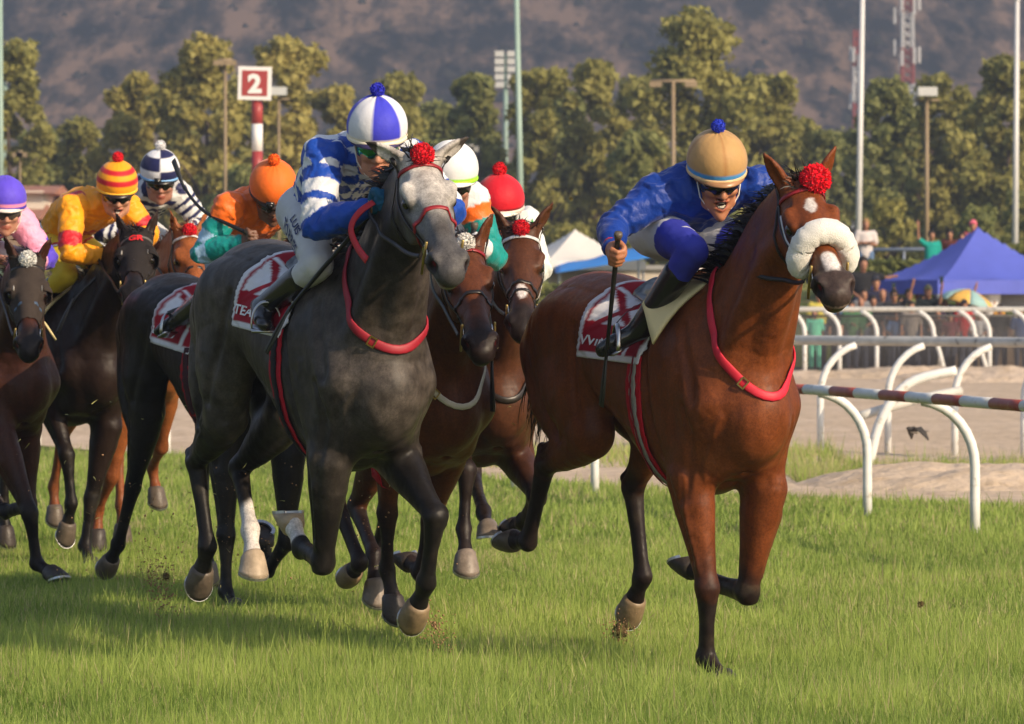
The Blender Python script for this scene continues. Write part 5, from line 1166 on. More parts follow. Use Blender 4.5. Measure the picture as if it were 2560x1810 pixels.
def stirrup(S, foot, toe, parent, mat):
    """iron under the ball of the foot and the leather up to the saddle"""
    b = MB(); d = unit(toe-foot); c = foot*.35+toe*.65; u = V3(0, 0, 1); la = unit(np.cross(d, u)); pts = []
    for a in np.linspace(-.25, math.pi+.25, 16): pts.append(c+la*math.cos(a)*.058+u*(math.sin(a)*.085-.02))
    b.tube(pts, (.010, .004), 8, lat=d); b.box(c-u*.045, (.05, .118, .010), M=np.stack([d, la, u], 1)); o = b.build('stirrup', mat, parent)
    top = S.T((.10, .18*np.sign(c[1]), 1.53)); b = MB(); t = c+u*.065
    b.ribbon(catmull([t, (t+top)/2+V3(0, .02*np.sign(c[1]), 0), top], 5), np.tile(V3(0, np.sign(c[1]), .2), (11, 1)), .011, .003); b.build('stirrup_leather', LEATHER(), o)
def hood(S, v, f, mat, tmax=.42, blink=True):
    """cloth hood over the face with half-cup blinkers"""
    hl = (v-S.poll)@S.R; keep = (hl[:, 0] > -.02) & (hl[:, 0] < tmax) & (np.abs(hl[:, 1]) < .15) & (hl[:, 2] > -.26) & (hl[:, 2] < .05)
    for s in (-1, 1): keep &= ~(np.linalg.norm(hl-np.array([.19, .085*s, -.066]), axis=1) < .038)
    q = f[keep[f].all(1)]; u, inv = np.unique(q, return_inverse=True); g = S.vol.grad(v[u]); g /= np.linalg.norm(g, axis=1)[:, None]+1e-6
    o = mesh_obj('hood', v[u]+g*.006, inv.reshape(-1, 4), mat, S.root, True)
    if blink:
        for s in (-1, 1):
            c = S.vol.project(S.H(.185, .09*s, -.066)[None], .0)[0]; P = []; m, k = 15, 7
            for i in range(k):
                a = i/(k-1)*1.25
                for j in range(m):
                    b = -math.pi*.62+math.pi*1.24*j/(m-1)+math.pi
                    P.append(c+S.R@V3(math.cos(a)*math.cos(b)*.062, s*math.sin(a)*.055, math.cos(a)*math.sin(b)*.062))
            P = np.array(P); F = [(i*m+j, i*m+j+1, (i+1)*m+j+1, (i+1)*m+j) for i in range(k-1) for j in range(m-1)]
            e = mesh_obj('blinker', P, F, mat, o); md = e.modifiers.new('t', 'SOLIDIFY'); md.thickness = .005
            bb = MB(); bb.tube(P[:m], .005, 6); bb.build('blinker_edge', simple('blinker_edge', (.30, .28, .25), .5), e)
    return o
def sheepskin(S, t=.365, r=.040, ring=.0):
    """thick fleece noseband"""
    R = S.R; P, g = ring_cast(S, S.H(t, 0, -.09), R[:, 1], unit(R[:, 2]-R[:, 0]*.18), 64, a0=-.75, a1=math.pi+.75, far=.22, end=True)
    b = MB(); n = 20; rr = r*(1-.55*np.abs(np.linspace(-1, 1, 64))**5); b.tube(P+g*(rr*.72)[:, None], np.stack([rr, rr*1.15], 1), n, lat=list(g))
    v = np.concatenate(b.v); c = P.mean(0); d = v-np.repeat(P+g*(rr*.72)[:, None], n, 0); d /= np.linalg.norm(d, axis=1)[:, None]+1e-6
    v = v+d*(.0035*noise3(v, 90, 3)+.003*noise3(v, 45, 4))[:, None]; b.v = [v]
    return b.build('sheepskin_noseband', simple('fleece', (.80, .77, .72), .95, .1, var=.06, scale=80, bump=.6, bscale=260, sheen=.5), S.root)
# ------------------------------------------------------------------ the runners
# place, heading, trunk pitch and lift, limb joint angles (radians), neck and head angles of each horse
POSE = {
    'A': [0.671, 18.317, -1.105, -0.049, -0.034, -0.499, 0.19, -0.169, 0.978, -0.074, -0.243, -0.218, -1.679, -1.913, -0.054, 0.625, -1.244, -0.474, -1.57, -0.011, 0.98, -0.727, 0.161, -0.685, 0.038, 0.776, -0.063, -0.62, -0.26, 0.114],
    'B': [-0.784, 18.172, -1.136, -0.085, 0.092, -0.408, -0.301, -1.747, -2.2, -0.063, -0.514, 1.006, -0.37, -0.772, 0.024, -0.147, -1.094, 0.267, -0.63, -0.039, -0.056, -1.016, 0.83, 0.574, -0.152, 0.785, -0.075, -0.653, -0.165, 0.066],
    'C': [-1.501, 22.649, -1.107, -0.11, 0.014, -0.403, 0.105, 0.042, 1.039, 0.026, -0.045, 0.028, -0.952, -2.91, -0.029, -0.007, -0.434, -0.554, -0.885, 0.016, 0.698, -0.436, 0.174, 0.174, 0.0, 0.646, 0.092, -0.829, -0.043, -0.007],
    'D': [-2.733, 25.851, -0.956, -0.071, 0.037, -1.205, 0.561, 0.13, -0.396, -0.032, -0.263, -0.158, -0.019, 0.791, -0.15, 0.698, -0.436, 0.087, -0.524, 0.0, 0.524, -0.698, -0.087, 0.174, 0.0, 0.669, -0.091, -0.513, -0.594, 0.045],
    'E': [-2.998, 24.44, -0.989, 0.058, -0.072, 0.18, 0.499, -0.022, 1.207, -0.164, -0.698, 0.087, -1.396, -1.92, 0.0, 0.195, -0.973, -0.448, 0.239, 0.0, 0.858, -0.68, 0.282, 0.312, 0.0, 0.487, -0.354, -0.777, -0.448, -0.018],
    'F': [-2.354, 26.809, -1.178, 0.011, 0.086, -0.288, -0.179, -0.7, 0.174, 0.11, -0.858, -0.57, -1.033, 0.23, 0.09, 0.349, -0.873, -0.524, 0.174, 0.0, 0.698, -0.436, 0.174, 0.174, 0.0, 0.564, 0.022, -0.694, -0.145, -0.005],
    'G': [-0.516, 19.935, -1.181, -0.044, -0.029, -1.23, -0.412, -0.386, 0.174, -0.135, -0.993, -0.601, -0.487, -1.904, -0.01, 0.882, -0.491, 0.711, -1.206, -0.086, 0.38, -0.741, 0.963, 0.283, -0.068, 0.535, -0.214, -0.696, -0.212, 0.085],
    'H': [-0.227, 21.5, -1.305, -0.034, -0.045, -0.916, 1.274, 0.023, 0.444, 0.055, -0.626, 1.121, -1.061, -1.412, 0.003, 0.0, -0.873, -0.698, 0.174, 0.0, 1.26, 0.197, 1.121, 1.005, -0.088, 0.69, -0.043, -0.737, -0.259, 0.022],
}
def srgb(*c): c = np.array(c)/255.; return tuple(np.where(c < .04045, c/12.92, ((c+.055)/1.055)**2.4))
# ---- coats
def face_bay(S, v, hl, inh, c, mixc):
    st = np.linalg.norm((hl[:, :2]-np.array([.145, .0]))/np.array([.055, .028]), axis=1)+.35*noise3(v, 40, 2); c = mixc(c, (.60, .55, .52), np.where(inh & (hl[:, 2] > -.06), 1-sstep(st, .7, 1.0), 0))
    sn = np.linalg.norm((hl[:, :2]-np.array([.475, .0]))/np.array([.060, .040]), axis=1)+.25*noise3(v, 30, 3); c = mixc(c, (.66, .60, .58), np.where(inh & (hl[:, 2] > -.07), 1-sstep(sn, .75, 1.0), 0))
    lp = (hl[:, 0] > .56) & (hl[:, 2] < -.108) & (hl[:, 2] > -.14); return mixc(c, (.45, .33, .28), np.where(inh & lp, .6, 0))
def face_grey(S, v, hl, inh, c, mixc):
    f = np.where(inh, (1-sstep(hl[:, 0], .16, .44))*sstep(hl[:, 2], -.13, -.02), 0); n = .5+.5*noise3(v, 17, 2)+.35*noise3(v, 38, 3)
    c = mixc(c, (.58, .54, .50), f*np.clip(.35+.85*n, 0, 1)); g = np.where(inh, sstep(hl[:, 0], .0, .3)*.55*np.clip(.5+.6*noise3(v, 14, 5), 0, 1), 0); c = mixc(c, (.20, .19, .185), g)
    m = np.where(inh, sstep(hl[:, 0], .46, .55)*.7, 0); c = mixc(c, (.055, .052, .055), m)
    lp = (hl[:, 0] > .52) & (hl[:, 2] < -.125); return mixc(c, (.30, .28, .27), np.where(inh & lp, .8, 0))
def face_snip(S, v, hl, inh, c, mixc):
    sn = np.linalg.norm((hl[:, :2]-np.array([.40, .0]))/np.array([.055, .030]), axis=1)+.25*noise3(v, 30, 3); return mixc(c, (.66, .60, .58), np.where(inh & (hl[:, 2] > -.07), 1-sstep(sn, .75, 1.0), 0))
TAN = (.22, .155, .09); HG = (.11, .085, .065); HB = (.045, .035, .030)
COATS = dict(
 A=Coat((.185, .050, .014), (.115, .029, .009), (.016, .010, .009), (.009, .006, .006), -1, face=face_bay, muzzle=(.050, .034, .030), hoof=[HB, HB, HG, TAN], light=(.24, .075, .022), ptop=.60, seed=1),
 B=Coat((.060, .049, .041), (.032, .027, .024), (.012, .010, .009), (.016, .015, .015), -1, grey=True, face=face_grey, muzzle=(.05, .048, .05), socks={0: 2.1, 3: 1.55}, hoof=[(.40, .30, .19), TAN, HG, (.42, .33, .24)], ptop=.1, seed=2),
 C=Coat((.018, .014, .012), (.011, .009, .008), (.008, .007, .007), (.006, .005, .005), 1, hoof=[HB, HB, HG, HG], seed=3),
 D=Coat((.022, .012, .009), (.014, .008, .006), (.009, .007, .006), (.007, .005, .005), 1, hoof=[HG, HB, HB, HB], seed=4),
 E=Coat((.060, .019, .011), (.030, .011, .007), (.010, .007, .007), (.007, .005, .005), 1, hoof=[HB, HB, HB, HB], seed=5),
 F=Coat((.30, .095, .028), (.20, .058, .017), (.20, .06, .02), (.22, .08, .03), 1, hoof=[HB, HG, HG, HG], seed=6),
 G=Coat((.120, .038, .014), (.070, .021, .009), (.018, .011, .010), (.009, .006, .006), 1, hoof=[HB, HB, TAN, (.21, .17, .14)], ptop=.7, seed=7),
 H=Coat((.085, .031, .014), (.048, .017, .009), (.018, .012, .011), (.009, .006, .006), 1, face=face_snip, hoof=[(.21, .175, .145), HB, HB, (.20, .165, .135)], ptop=.5, seed=8))
HLAB = dict(A='bright bay racehorse with a white sheepskin noseband, leading on the right', B='dark grey racehorse with a pale dappled face and red neck strap, in the middle', C='near black racehorse behind the grey, ridden by the jockey in orange', D='dark brown racehorse in a black hood lettered in red', E='dark bay racehorse in a black hood with a white pompon, at the left edge', F='chestnut racehorse furthest back, ridden by the navy and white jockey', G='bay racehorse with a round white pompon, half hidden by the grey horse', H='brown racehorse with a white snip below the red helmet')
HRES = dict(A=.0085, B=.0085, C=.0138, D=.0145, E=.014, F=.020, G=.0125, H=.0125)
HSC = dict(A=1.04, B=1.03)
EARS = dict(A=(-.35, .48, .80), B=(-.45, .85, .28), C=(-.6, .35, .7), D=(-.5, .40, .75), E=(-.45, .42, .78), F=(-.6, .35, .7), G=(-.55, .45, .7), H=(-.50, .55, .66))
HS = {}
for k in 'ABCDEFGH':
    q = POSE[k]; HS[k] = make_horse('racehorse', q, q[0], q[1], HSC.get(k, 1.), COATS[k], HRES[k], HLAB[k], ord(k), EARS[k], dict(A=.08, B=.09).get(k, .05))
# ---- jockeys
def seat(W, **kw):
    p = dict(pelvis=(-.02, 0, W+.25), shoulder=(.42, 0, W+.43), head=(.64, 0, W+.50), face=(-15, -14), Rhand=(.70, -.10, W+.17), Lhand=(.70, .10, W+.17), Rank=(.0, -.27, W-.17), Lank=(.0, .27, W-.17), Rtoe=(.14, -.31, W-.25), Ltoe=(.14, .31, W-.25)); p.update(kw); return p
JP = dict(
 A=dict(pelvis=(.02, .0, 1.80), shoulder=(.27, .0, 1.915), head=(.36, .0, 1.99), face=(-14, -24), roll=4, Rsh=(.19, -.18, 1.90), Lsh=(.35, .17, 1.94), Rel=(.17, -.36, 1.78), Rhand=(.335, -.455, 1.69), Lel=(.50, .36, 1.80), Lhand=(.64, .15, 1.66), Rgrip=(.05, .08, 1), Rpalm=(.3, .9, 0), Rkn=(.47, -.17, 1.68), Rank=(.20, -.25, 1.39), Rtoe=(.15, -.40, 1.30), Lkn=(.44, .19, 1.66), Lank=(.12, .27, 1.40), Ltoe=(.25, .33, 1.33)),
 B=dict(pelvis=(.04, .0, 1.88), shoulder=(.46, .0, 2.06), head=(.63, -.03, 2.13), face=(-22, -18), Rsh=(.45, -.18, 2.06), Rel=(.585, -.26, 1.79), Rhand=(.77, -.115, 1.865), Lhand=(.80, .10, 1.86), Rgrip=(.3, .2, .9), Rkn=(.43, -.195, 1.64), Rank=(.03, -.26, 1.48), Rtoe=(.18, -.31, 1.41), Lank=(.02, .27, 1.46), Ltoe=(.16, .31, 1.40)),
 C=seat(1.65, pelvis=(.24, 0, 1.83), shoulder=(.52, 0, 2.01), Rkn=(.50, -.20, 1.62), head=(.70, -.01, 2.085), face=(-20, -36), Rsh=(.55, -.19, 2.01), Rel=(.49, -.30, 1.79), Rhand=(.70, -.17, 1.84), Rgrip=(-.75, -.35, .5), Rank=(.10, -.25, 1.47), Rtoe=(-.02, -.33, 1.39)),
 D=seat(1.67, pelvis=(.20, 0, 1.92), shoulder=(.62, 0, 2.09), head=(.82, 0, 2.18), face=(-25, -20), Rsh=(.62, -.18, 2.08), Rel=(.73, -.26, 1.82), Rhand=(.79, -.06, 1.80), Lel=(.71, .27, 1.94), Lhand=(.85, .10, 1.80), Rkn=(.58, -.19, 1.69), Rank=(.20, -.26, 1.50), Rtoe=(.33, -.31, 1.43)),
 E=seat(1.60, pelvis=(-.20, 0, 1.85), shoulder=(.22, 0, 1.99), head=(.40, 0, 2.06), Lsh=(.26, .17, 1.98), Lel=(.36, .27, 1.78), Lhand=(.50, .10, 1.77), Rhand=(.50, -.10, 1.77), face=(-20, -12)),
 F=seat(1.74, pelvis=(.02, 0, 2.02), shoulder=(.48, 0, 2.19), head=(.68, 0, 2.28), face=(-15, -18), Lhand=(.66, .12, 1.92), Lel=(.50, .33, 2.0)),
 G=seat(1.60, head=(.66, 0, 2.08), shoulder=(.44, 0, 2.0), Lel=(.47, .27, 1.74), Lhand=(.67, .11, 1.80)),
 H=seat(1.60, head=(.64, .0, 1.98), shoulder=(.42, 0, 1.92), pelvis=(-.02, 0, 1.84), Lhand=(.66, .10, 1.70), Lel=(.50, .23, 1.70), Rhand=(.66, -.10, 1.70), Lkn=(.38, .22, 1.63), Lank=(.10, .27, 1.44), Ltoe=(.25, .34, 1.38), Lgrip=(.7, .1, .6)))
def pal(c, n): return np.tile(np.array(c, float), (n, 1))
def stripes(base, rules):
    """rules: (from, to along the arm, colour)"""
    def f(L):
        c = pal(base, len(L['v']))
        for a, b, col in rules: c[(L['par'] >= a) & (L['par'] < b)] = col
        return c
    return f
BL, WH, NV = srgb(22, 70, 168), (.70, .71, .74), srgb(28, 32, 78)
def silk_A(L): return pal(srgb(12, 54, 142), len(L['v']))
def silk_B(L):
    n = len(L['v']); c = pal(WH, n); a = L['tt']*.46; b = np.arctan2(L['lat'], L['up']+.05)*.15; k = (np.floor((a+b*.8)/.078)+np.floor((a-b*.8)/.078)) % 2 == 0; c[k] = BL
    p = L['par']; arm = p >= .22; c[arm] = BL; c[arm & (p > .42) & (p < .62)] = WH; c[arm & (p > .72) & (p < .98)] = WH; return c
OR, TL, LB = srgb(240, 110, 32), srgb(14, 140, 135), srgb(160, 195, 225)
def silk_C(L):
    c = pal(OR, len(L['v'])); p = L['par']; c[p > .30] = TL; c[(p > .58) & (p < .84)] = LB; c[(p > 1.0) & (p < 1.25)] = LB; return c
YE, RE = srgb(246, 160, 22), srgb(190, 25, 38)
def silk_D(L):
    c = pal(YE, len(L['v'])); p = L['par']; c[(p > .62) & (p < .96)] = RE; c[(p < 0) & (L['up'] < -.02) & (L['tt'] > .45) & (L['tt'] < .62)] = RE; c[(p < 0) & (L['up'] > .05) & (np.abs(L['lat']) > .10) & (L['tt'] > .8)] = RE; return c
def silk_E(L):
    c = pal(srgb(240, 160, 190), len(L['v'])); p = L['par']; c[(p > .35) & (p < 1.9) & (noise3(L['v']*np.array([0, 0, 1]), 2, 1) > -2) & (L['v'][:, 1]*np.sign(L['side']) > .30-.05*p)] = srgb(85, 65, 190); c[(p < 0) & (np.abs(L['lat']) < .05)] = srgb(85, 65, 190); return c
def silk_F(L):
    c = pal((.66, .66, .66), len(L['v'])); p = L['par']; s = np.where(p >= 0, (p*5) % 1 < .42, (L['tt']*7) % 1 < .5); c[s] = NV; return c
def silk_G(L):
    c = pal(TL, len(L['v'])); p = L['par']; c[(p < 0)] = (.68, .69, .72); c[(p >= 0) & (p < .35)] = OR; c[p > 1.7] = (.7, .7, .7); return c
def silk_H(L):
    c = pal((.70, .71, .70), len(L['v'])); k = (np.sin(L['lat']*38)+np.sin(L['tt']*16)) > .75; c[k & (L['par'] < .5)] = srgb(30, 140, 60); return c
def thigh_blue(L):
    v, J = L['v'], L['J']; c = pal((.66, .66, .68), len(v))
    for n in 'RL':
        a, b = J[n+'hip'], J[n+'kn']; e = J[n+'ank']; t = ((v-a)@(b-a))/((b-a)@(b-a)); d = np.linalg.norm(v-b, axis=1); sid = np.sign(v[:, 1]) == np.sign(a[1]); c[sid & ((t > .74) | (((v-b)@(e-b) > 0) & (d < .25)))] = srgb(52, 58, 160)
    return c
def printed(L):
    v, J = L['v'], L['J']; c = pal(srgb(200, 175, 40), len(v)); a, b = J['Rhip'], J['Rkn']; t = ((v-a)@(b-a))/((b-a)@(b-a)); t2 = ((v-J['Lhip'])@(J['Lkn']-J['Lhip']))/.17; tt = np.where(v[:, 1] < 0, t, t2)
    for lo, hi, col in ((-1, .02, (.66, .66, .66)), (.02, .10, srgb(215, 185, 40)), (.10, .14, srgb(170, 30, 35)), (.42, .46, srgb(170, 30, 35)), (.46, .50, (.66, .66, .66)), (.14, .42, srgb(210, 180, 50))): c[(tt > lo) & (tt <= hi)] = col
    return c
def quarters(c1, c2, n=4, off=0., rim=None):
    return lambda a, p: rim if (rim is not None and p < -.22) else (c1 if int(((a+off) % (2*math.pi))/(2*math.pi/n)) % 2 == 0 else c2)
def hoops(c1, c2): return lambda a, p: c2 if (.08 < p < .30 or .58 < p < .80) else c1
def checks(c1, c2): return lambda a, p: c1 if (int(((a+.1) % (2*math.pi))/(math.pi/2))+int((p+.6)/.72)) % 2 == 0 else c2
def plain(c, rim=None, at_=-.18): return lambda a, p: rim if (rim is not None and p < at_) else c
DARK = simple('lens_dark', (.008, .007, .007), .05, .6, coat=.5); GREEN = simple('lens_green', (.05, .30, .16), .06, .8, metal=.85, var=.6, scale=18); CLEAR = simple('lens_smoke', (.06, .045, .04), .06, .6)
GW = (.72, .72, .74)
LOOK = dict(
 A=dict(silks=silk_A, breeches=thigh_blue, cap=lambda a, p: srgb(70, 150, 215) if -.24 < p < -.10 else (srgb(165, 120, 72) if abs(((a+math.pi/4) % (math.pi/2))-math.pi/4) < .035 else srgb(182, 143, 92)), rim=srgb(215, 180, 130), peak=srgb(165, 120, 80), lens=DARK, pom=srgb(45, 65, 195), pomr=.030, mouth=1.15, chinstrap=srgb(235, 230, 220), skin=(.42, .17, .085), cuff=srgb(210, 50, 70), boot_top=None),
 B=dict(silks=silk_B, breeches=(.56, .56, .57), cap=quarters(srgb(60, 62, 195), (.70, .70, .74), 6, .18, rim=srgb(235, 222, 195)), rim=srgb(235, 222, 195), peak=srgb(60, 50, 90), lens=GREEN, pom=srgb(45, 50, 185), pomr=.030, glove=srgb(24, 86, 120), cuff=srgb(225, 215, 190), chinstrap=srgb(225, 218, 205), skin=(.44, .20, .12)),
 C=dict(silks=silk_C, breeches=(.30, .34, .38), cap=plain(OR), rim=srgb(60, 30, 20), peak=srgb(40, 25, 20), lens=CLEAR, pom=OR, pomr=.032, camera_clip=True, skin=(.16, .075, .045), billow=.02),
 D=dict(silks=silk_D, breeches=printed, cap=hoops(YE, RE), rim=srgb(250, 190, 50), peak=srgb(35, 30, 30), lens=DARK, pom=srgb(210, 25, 40), pomr=.034, glove=GW, skin=(.44, .21, .13), mouth=.4, billow=.02),
 E=dict(silks=silk_E, breeches=(.64, .63, .64), cap=plain(srgb(92, 72, 205), srgb(240, 150, 185), -.12), rim=srgb(70, 50, 160), peak=srgb(225, 215, 205), lens=CLEAR, pom=None, skin=(.40, .19, .12), chinstrap=srgb(225, 218, 205)),
 F=dict(silks=silk_F, breeches=(.62, .62, .62), cap=checks(NV, (.68, .69, .74)), rim=srgb(120, 170, 220), peak=srgb(20, 20, 24), lens=DARK, pom=GW, pomr=.034, camera_clip=True, skin=(.34, .15, .10)),
 G=dict(silks=silk_G, breeches=(.62, .62, .62), cap=plain((.74, .74, .74), srgb(160, 225, 40)), rim=srgb(160, 225, 40), peak=srgb(225, 225, 225), lens=DARK, pom=None, glove=GW, skin=(.34, .15, .10)),
 H=dict(silks=silk_H, breeches=(.66, .66, .66), cap=plain(srgb(205, 22, 40), srgb(110, 15, 22), -.20), rim=srgb(225, 200, 190), peak=srgb(225, 215, 205), lens=DARK, pom=srgb(210, 22, 40), pomr=.036, skin=(.30, .12, .07)))
JLAB = dict(A='shouting jockey in royal blue silks and beige helmet on the bay', B='jockey in blue and white checked silks gripping the reins of the grey', C='jockey in orange with teal striped sleeves, whip raised', D='jockey in yellow with red armbands and hooped helmet', E='jockey in pink with a purple helmet cut by the left edge', F='jockey in navy and white stripes behind the yellow one', G='jockey with teal sleeves and a white helmet behind the grey head', H='jockey under the plain red helmet, white and green silks')
JRES = dict(A=.0058, B=.0058, C=.0070, D=.0070, E=.0085, F=.0085, G=.0088, H=.0085)
JK = {}
for k in 'ABCDEFGH':
    q = POSE[k]; JK[k] = make_jockey('person', q, q[0], q[1], HSC.get(k, 1.), JP[k], LOOK[k], JLAB[k], JRES[k], ord(k))
# ---- saddlery
RW = srgb(205, 30, 55); REDW = simple('red_web', RW, .55, var=.12, scale=30, bump=.1, bscale=150); LE = LEATHER()
LRED = simple('red_leather', srgb(140, 28, 35), .45, var=.15)
CREAM = simple('pad_cream', srgb(215, 200, 150), .8, .2, var=.05, scale=15, bump=.08, bscale=150)
CLOTHM = simple('saddle_cloth', None, .75, .2, attr='tint', var=.06, scale=30, bump=.1, bscale=180)
MAR, CW = srgb(150, 18, 36), (.70, .69, .72)
def cloth_cols(u, w):
    """u rear->front, w 0..1 across (0 and 1 are the hanging edges)"""
    e = np.minimum(w, 1-w); c = pal(MAR, len(u)); c[(e < .035) | (u < .04)] = CW
    c[(e > .19) & (e < .40) & (u > .07) & (u < .66)] = CW; c[(e < .30) & (np.abs(u-.76) < .025)] = CW; c[u > .965] = CW
    x = (u-.40)/.30; y = (e-.28)/.10; c[(np.abs(np.abs(x)-np.abs(y)*.9) < .22) & (np.abs(x) < 1.1) & (np.abs(y) < 1)] = MAR
    return c
LW = simple('print_white', (.74, .73, .74), .7); LK = simple('print_black', (.015, .015, .018), .7)
def tack(k, text=None, pad=True, gcols=((srgb(175, 20, 35)),), gw=((0, .055),), nose=.30, **kw):
    S = HS[k]; J = JK[k]; C = Cloth(S); sc = C.sheet('saddle_cloth', -.32, .23, -1.50, 1.50, 40 if k in 'AB' else 24, 104 if k in 'AB' else 60, cloth_cols, CLOTHM, S.root, skew=-.03)
    if text: C.letters('lettering', text, -.30, -1.29, .085, 0., LW, sc, skew=-.03, squash=1.25)
    if pad:
        b = MB(); n = 9
        for s in (-1, 1):
            c4 = [S.T((.40, .06*s, 1.63)), S.T((.16, .09*s, 1.605)), S.T((.25, .285*s, 1.525)), S.T((.395, .315*s, 1.375))]; P = []
            for i in range(n):
                for j in range(n):
                    u, w = i/(n-1), j/(n-1); p = (c4[0]*(1-u)+c4[1]*u)*(1-w)+(c4[3]*(1-u)+c4[2]*u)*w; P.append(p+V3(0, .02*s*math.sin(w*math.pi), .012*math.sin(w*math.pi)))
            b.add(P, [(i*n+j, (i+1)*n+j, (i+1)*n+j+1, i*n+j+1) for i in range(n-1) for j in range(n-1)])
        P = [S.T((x, y, z)) for x, z in ((.40, 1.63), (.16, 1.605)) for y in (-.06 if x > .3 else -.09, 0, .06 if x > .3 else .09)]; P[1] = P[1]+V3(0, 0, .02); P[4] = P[4]+V3(0, 0, .02)
        b.add(P, [(0, 1, 4, 3), (1, 2, 5, 4)]); po = b.build('saddle_pad', CREAM, S.root); md = po.modifiers.new('t', 'SOLIDIFY'); md.thickness = .012
    sd = saddle(S, simple('saddle_black', (.02, .018, .017), .35, coat=.2)); girth(S, .14, gcols, gw, 1.30, S.root)
    for n in 'RL': stirrup(S, J[n+'ank'], J[n+'toe'], sd, simple('stirrup_steel', (.5, .5, .5), .3, metal=1))
    bridle(S, kw.get('leather', LE), kw.get('brow'), noseb_t=nose, bar=kw.get('bar', True), flash=kw.get('flash', False), nosemat=kw.get('nosemat'))
    if kw.get('strap'): neck_strap(S, kw['strap'], kw.get('sr', .014), bottom=kw.get('sb', (.71, 0, 1.24)))
    for s, n in ((-1, 'R'), (1, 'L')):
        b0 = S.bit[s]+S.R@V3(-.02, .02*s, -.02); h = J[n+'hand']
        if k == 'A' and n == 'R': h = J['Lhand']+V3(-.02, -.06, .02)
        t_ = np.linspace(0, 1, 15)[:, None]; P = b0*(1-t_)+h*t_-V3(0, 0, .05)*(4*t_*(1-t_)); inn = S.vol.sample(P) < .014; P[inn] = S.vol.project(P[inn]+V3(0, .06*s, 0), .014, 10) if inn.any() else P[inn]
        for _ in range(2): P[1:-1] = .5*P[1:-1]+.25*(P[2:]+P[:-2])
        b = MB(); P = catmull(P, 2); b.ribbon(P, np.tile(V3(0, s, .3), (len(P), 1)), kw.get('rw', .009), .003); b.build('rein', kw.get('rein', LE), S.root)
    if kw.get('pom') is not None: pompon('pompon', S.H(.015, kw.get('po', 0.), .035), kw.get('pr', .055), kw['pom'], S.root, np.random.default_rng(5), 620)
GREY_W = srgb(150, 145, 135)
tack('A', 'VVIND', gcols=(srgb(185, 22, 38), GREY_W, srgb(120, 30, 40)), gw=((0, .062), (.006, .024), (.006, .004)), strap=REDW, sr=.016, sb=(.70, 0, 1.29), brow=LRED, po=.045, pom=srgb(225, 25, 45), pr=.062, nose=.37)
sheepskin(HS['A'], .36, .046)
b = MB(); S = HS['A']; 
strap('white_cheek_strap', S, [(.08, -.095, -.075), (.20, -.095, -.10), (.33, -.068, -.10)], .005, simple('strap_white', (.6, .6, .62), .5), S.root, off=.006)
tack('B', 'TEAC', gcols=(srgb(170, 20, 38), (.012, .010, .012)), gw=((0, .062), (.0, .026)), strap=simple('red_web_dark', srgb(150, 24, 42), .55, var=.12), sr=.016, brow=LRED, nosemat=LRED, sb=(.67, 0, 1.385), pom=srgb(215, 28, 45), pr=.048, pad=False)
b = MB(); P = catmull([(.835, -.13, 1.88), (.825, -.175, 1.85), (.80, -.20, 1.81), (.80, -.21, 1.765), (.85, -.205, 1.705), (.93, -.20, 1.655)], 6); b.ribbon(P, np.tile(V3(.35, -1, .1), (len(P), 1)), .016, .004); b.build('rein_loop', simple('rein_red', srgb(185, 24, 34), .5, bump=.2, bscale=90), HS['B'].root)
tack('C', 'LVIZO', gcols=(srgb(165, 15, 30), srgb(60, 28, 34)), gw=((0, .062), (.012, .036)))
tack('D', None, brow=simple('hood_tape', (.1, .09, .08), .6)); tack('E', None, pom=(.70, .69, .66), pr=.050, gcols=(srgb(20, 70, 110),), nosemat=simple('nose_blue', srgb(60, 80, 105), .6))
tack('F', None, pom=srgb(215, 28, 45), pr=.045, brow=simple('strap_white', (.6, .6, .62), .5)); tack('G', None, pom=(.74, .72, .68), pr=.045, nosemat=LE, brow=LRED, strap=simple('white_web', (.62, .58, .50), .7), sr=.012)
tack('H', None, pom=srgb(215, 28, 45), pr=.042, brow=simple('strap_white', (.6, .6, .62), .5), nose=.34, flash=True)
neck_strap(HS['H'], LE, .014, bottom=(.71, 0, 1.24))
HM = simple('hood_black', (.022, .018, .017), .85, .15, var=.15, scale=30, bump=.15, bscale=200); HM2 = simple('hood_brown', (.045, .034, .028), .85, .15, var=.15, scale=30, bump=.15, bscale=200)
hd_ = {}
for k, m in (('D', HM), ('E', HM2)): hd_[k] = hood(HS[k], HS[k].v, HS[k].f, m)
def flat_text(name, text, size, fn, mat, parent, bold=.03):
    v, f = text_mesh(text, size, bold, 0.); return mesh_obj(name, fn(v), f, mat, parent, False)
S = HS['D']; P = lambda v: S.vol.project(np.array([S.H(.095-y, x, .02) for x, y, _ in v]), .013)
flat_text('lettering', 'GR', .062, P, simple('print_red', srgb(215, 30, 35), .6), hd_['D'], .04)
J = JK['B']; kn, hp = J['Rkn'], J['Rhip']; dn = unit(kn-hp); out = V3(0, -1, 0); upn = unit(np.cross(out, dn))
upn = upn if upn[2] > 0 else -upn
BV = J['bvol']
def on_thigh(o):
    c0 = hp+(kn-hp)*.45+upn*o+V3(0, -.10, 0); return lambda v: BV.project(np.array([c0+dn*x+upn*y for x, y, _ in v]), .006, 10)
NB = simple('print_navy', srgb(40, 50, 100), .7)
flat_text('lettering', 'LUIS', .070, on_thigh(.045), NB, J['br'], .02); flat_text('lettering', 'TORRES', .070, on_thigh(-.028), NB, J['br'], .02)
J = JK['D']; kn, hp = J['Rkn'], J['Rhip']; dn = unit(kn-hp); upn = unit(np.cross(V3(0, -1, 0), dn)); upn = upn if upn[2] > 0 else -upn; c0 = hp+(kn-hp)*.18+V3(0, -.1, 0)
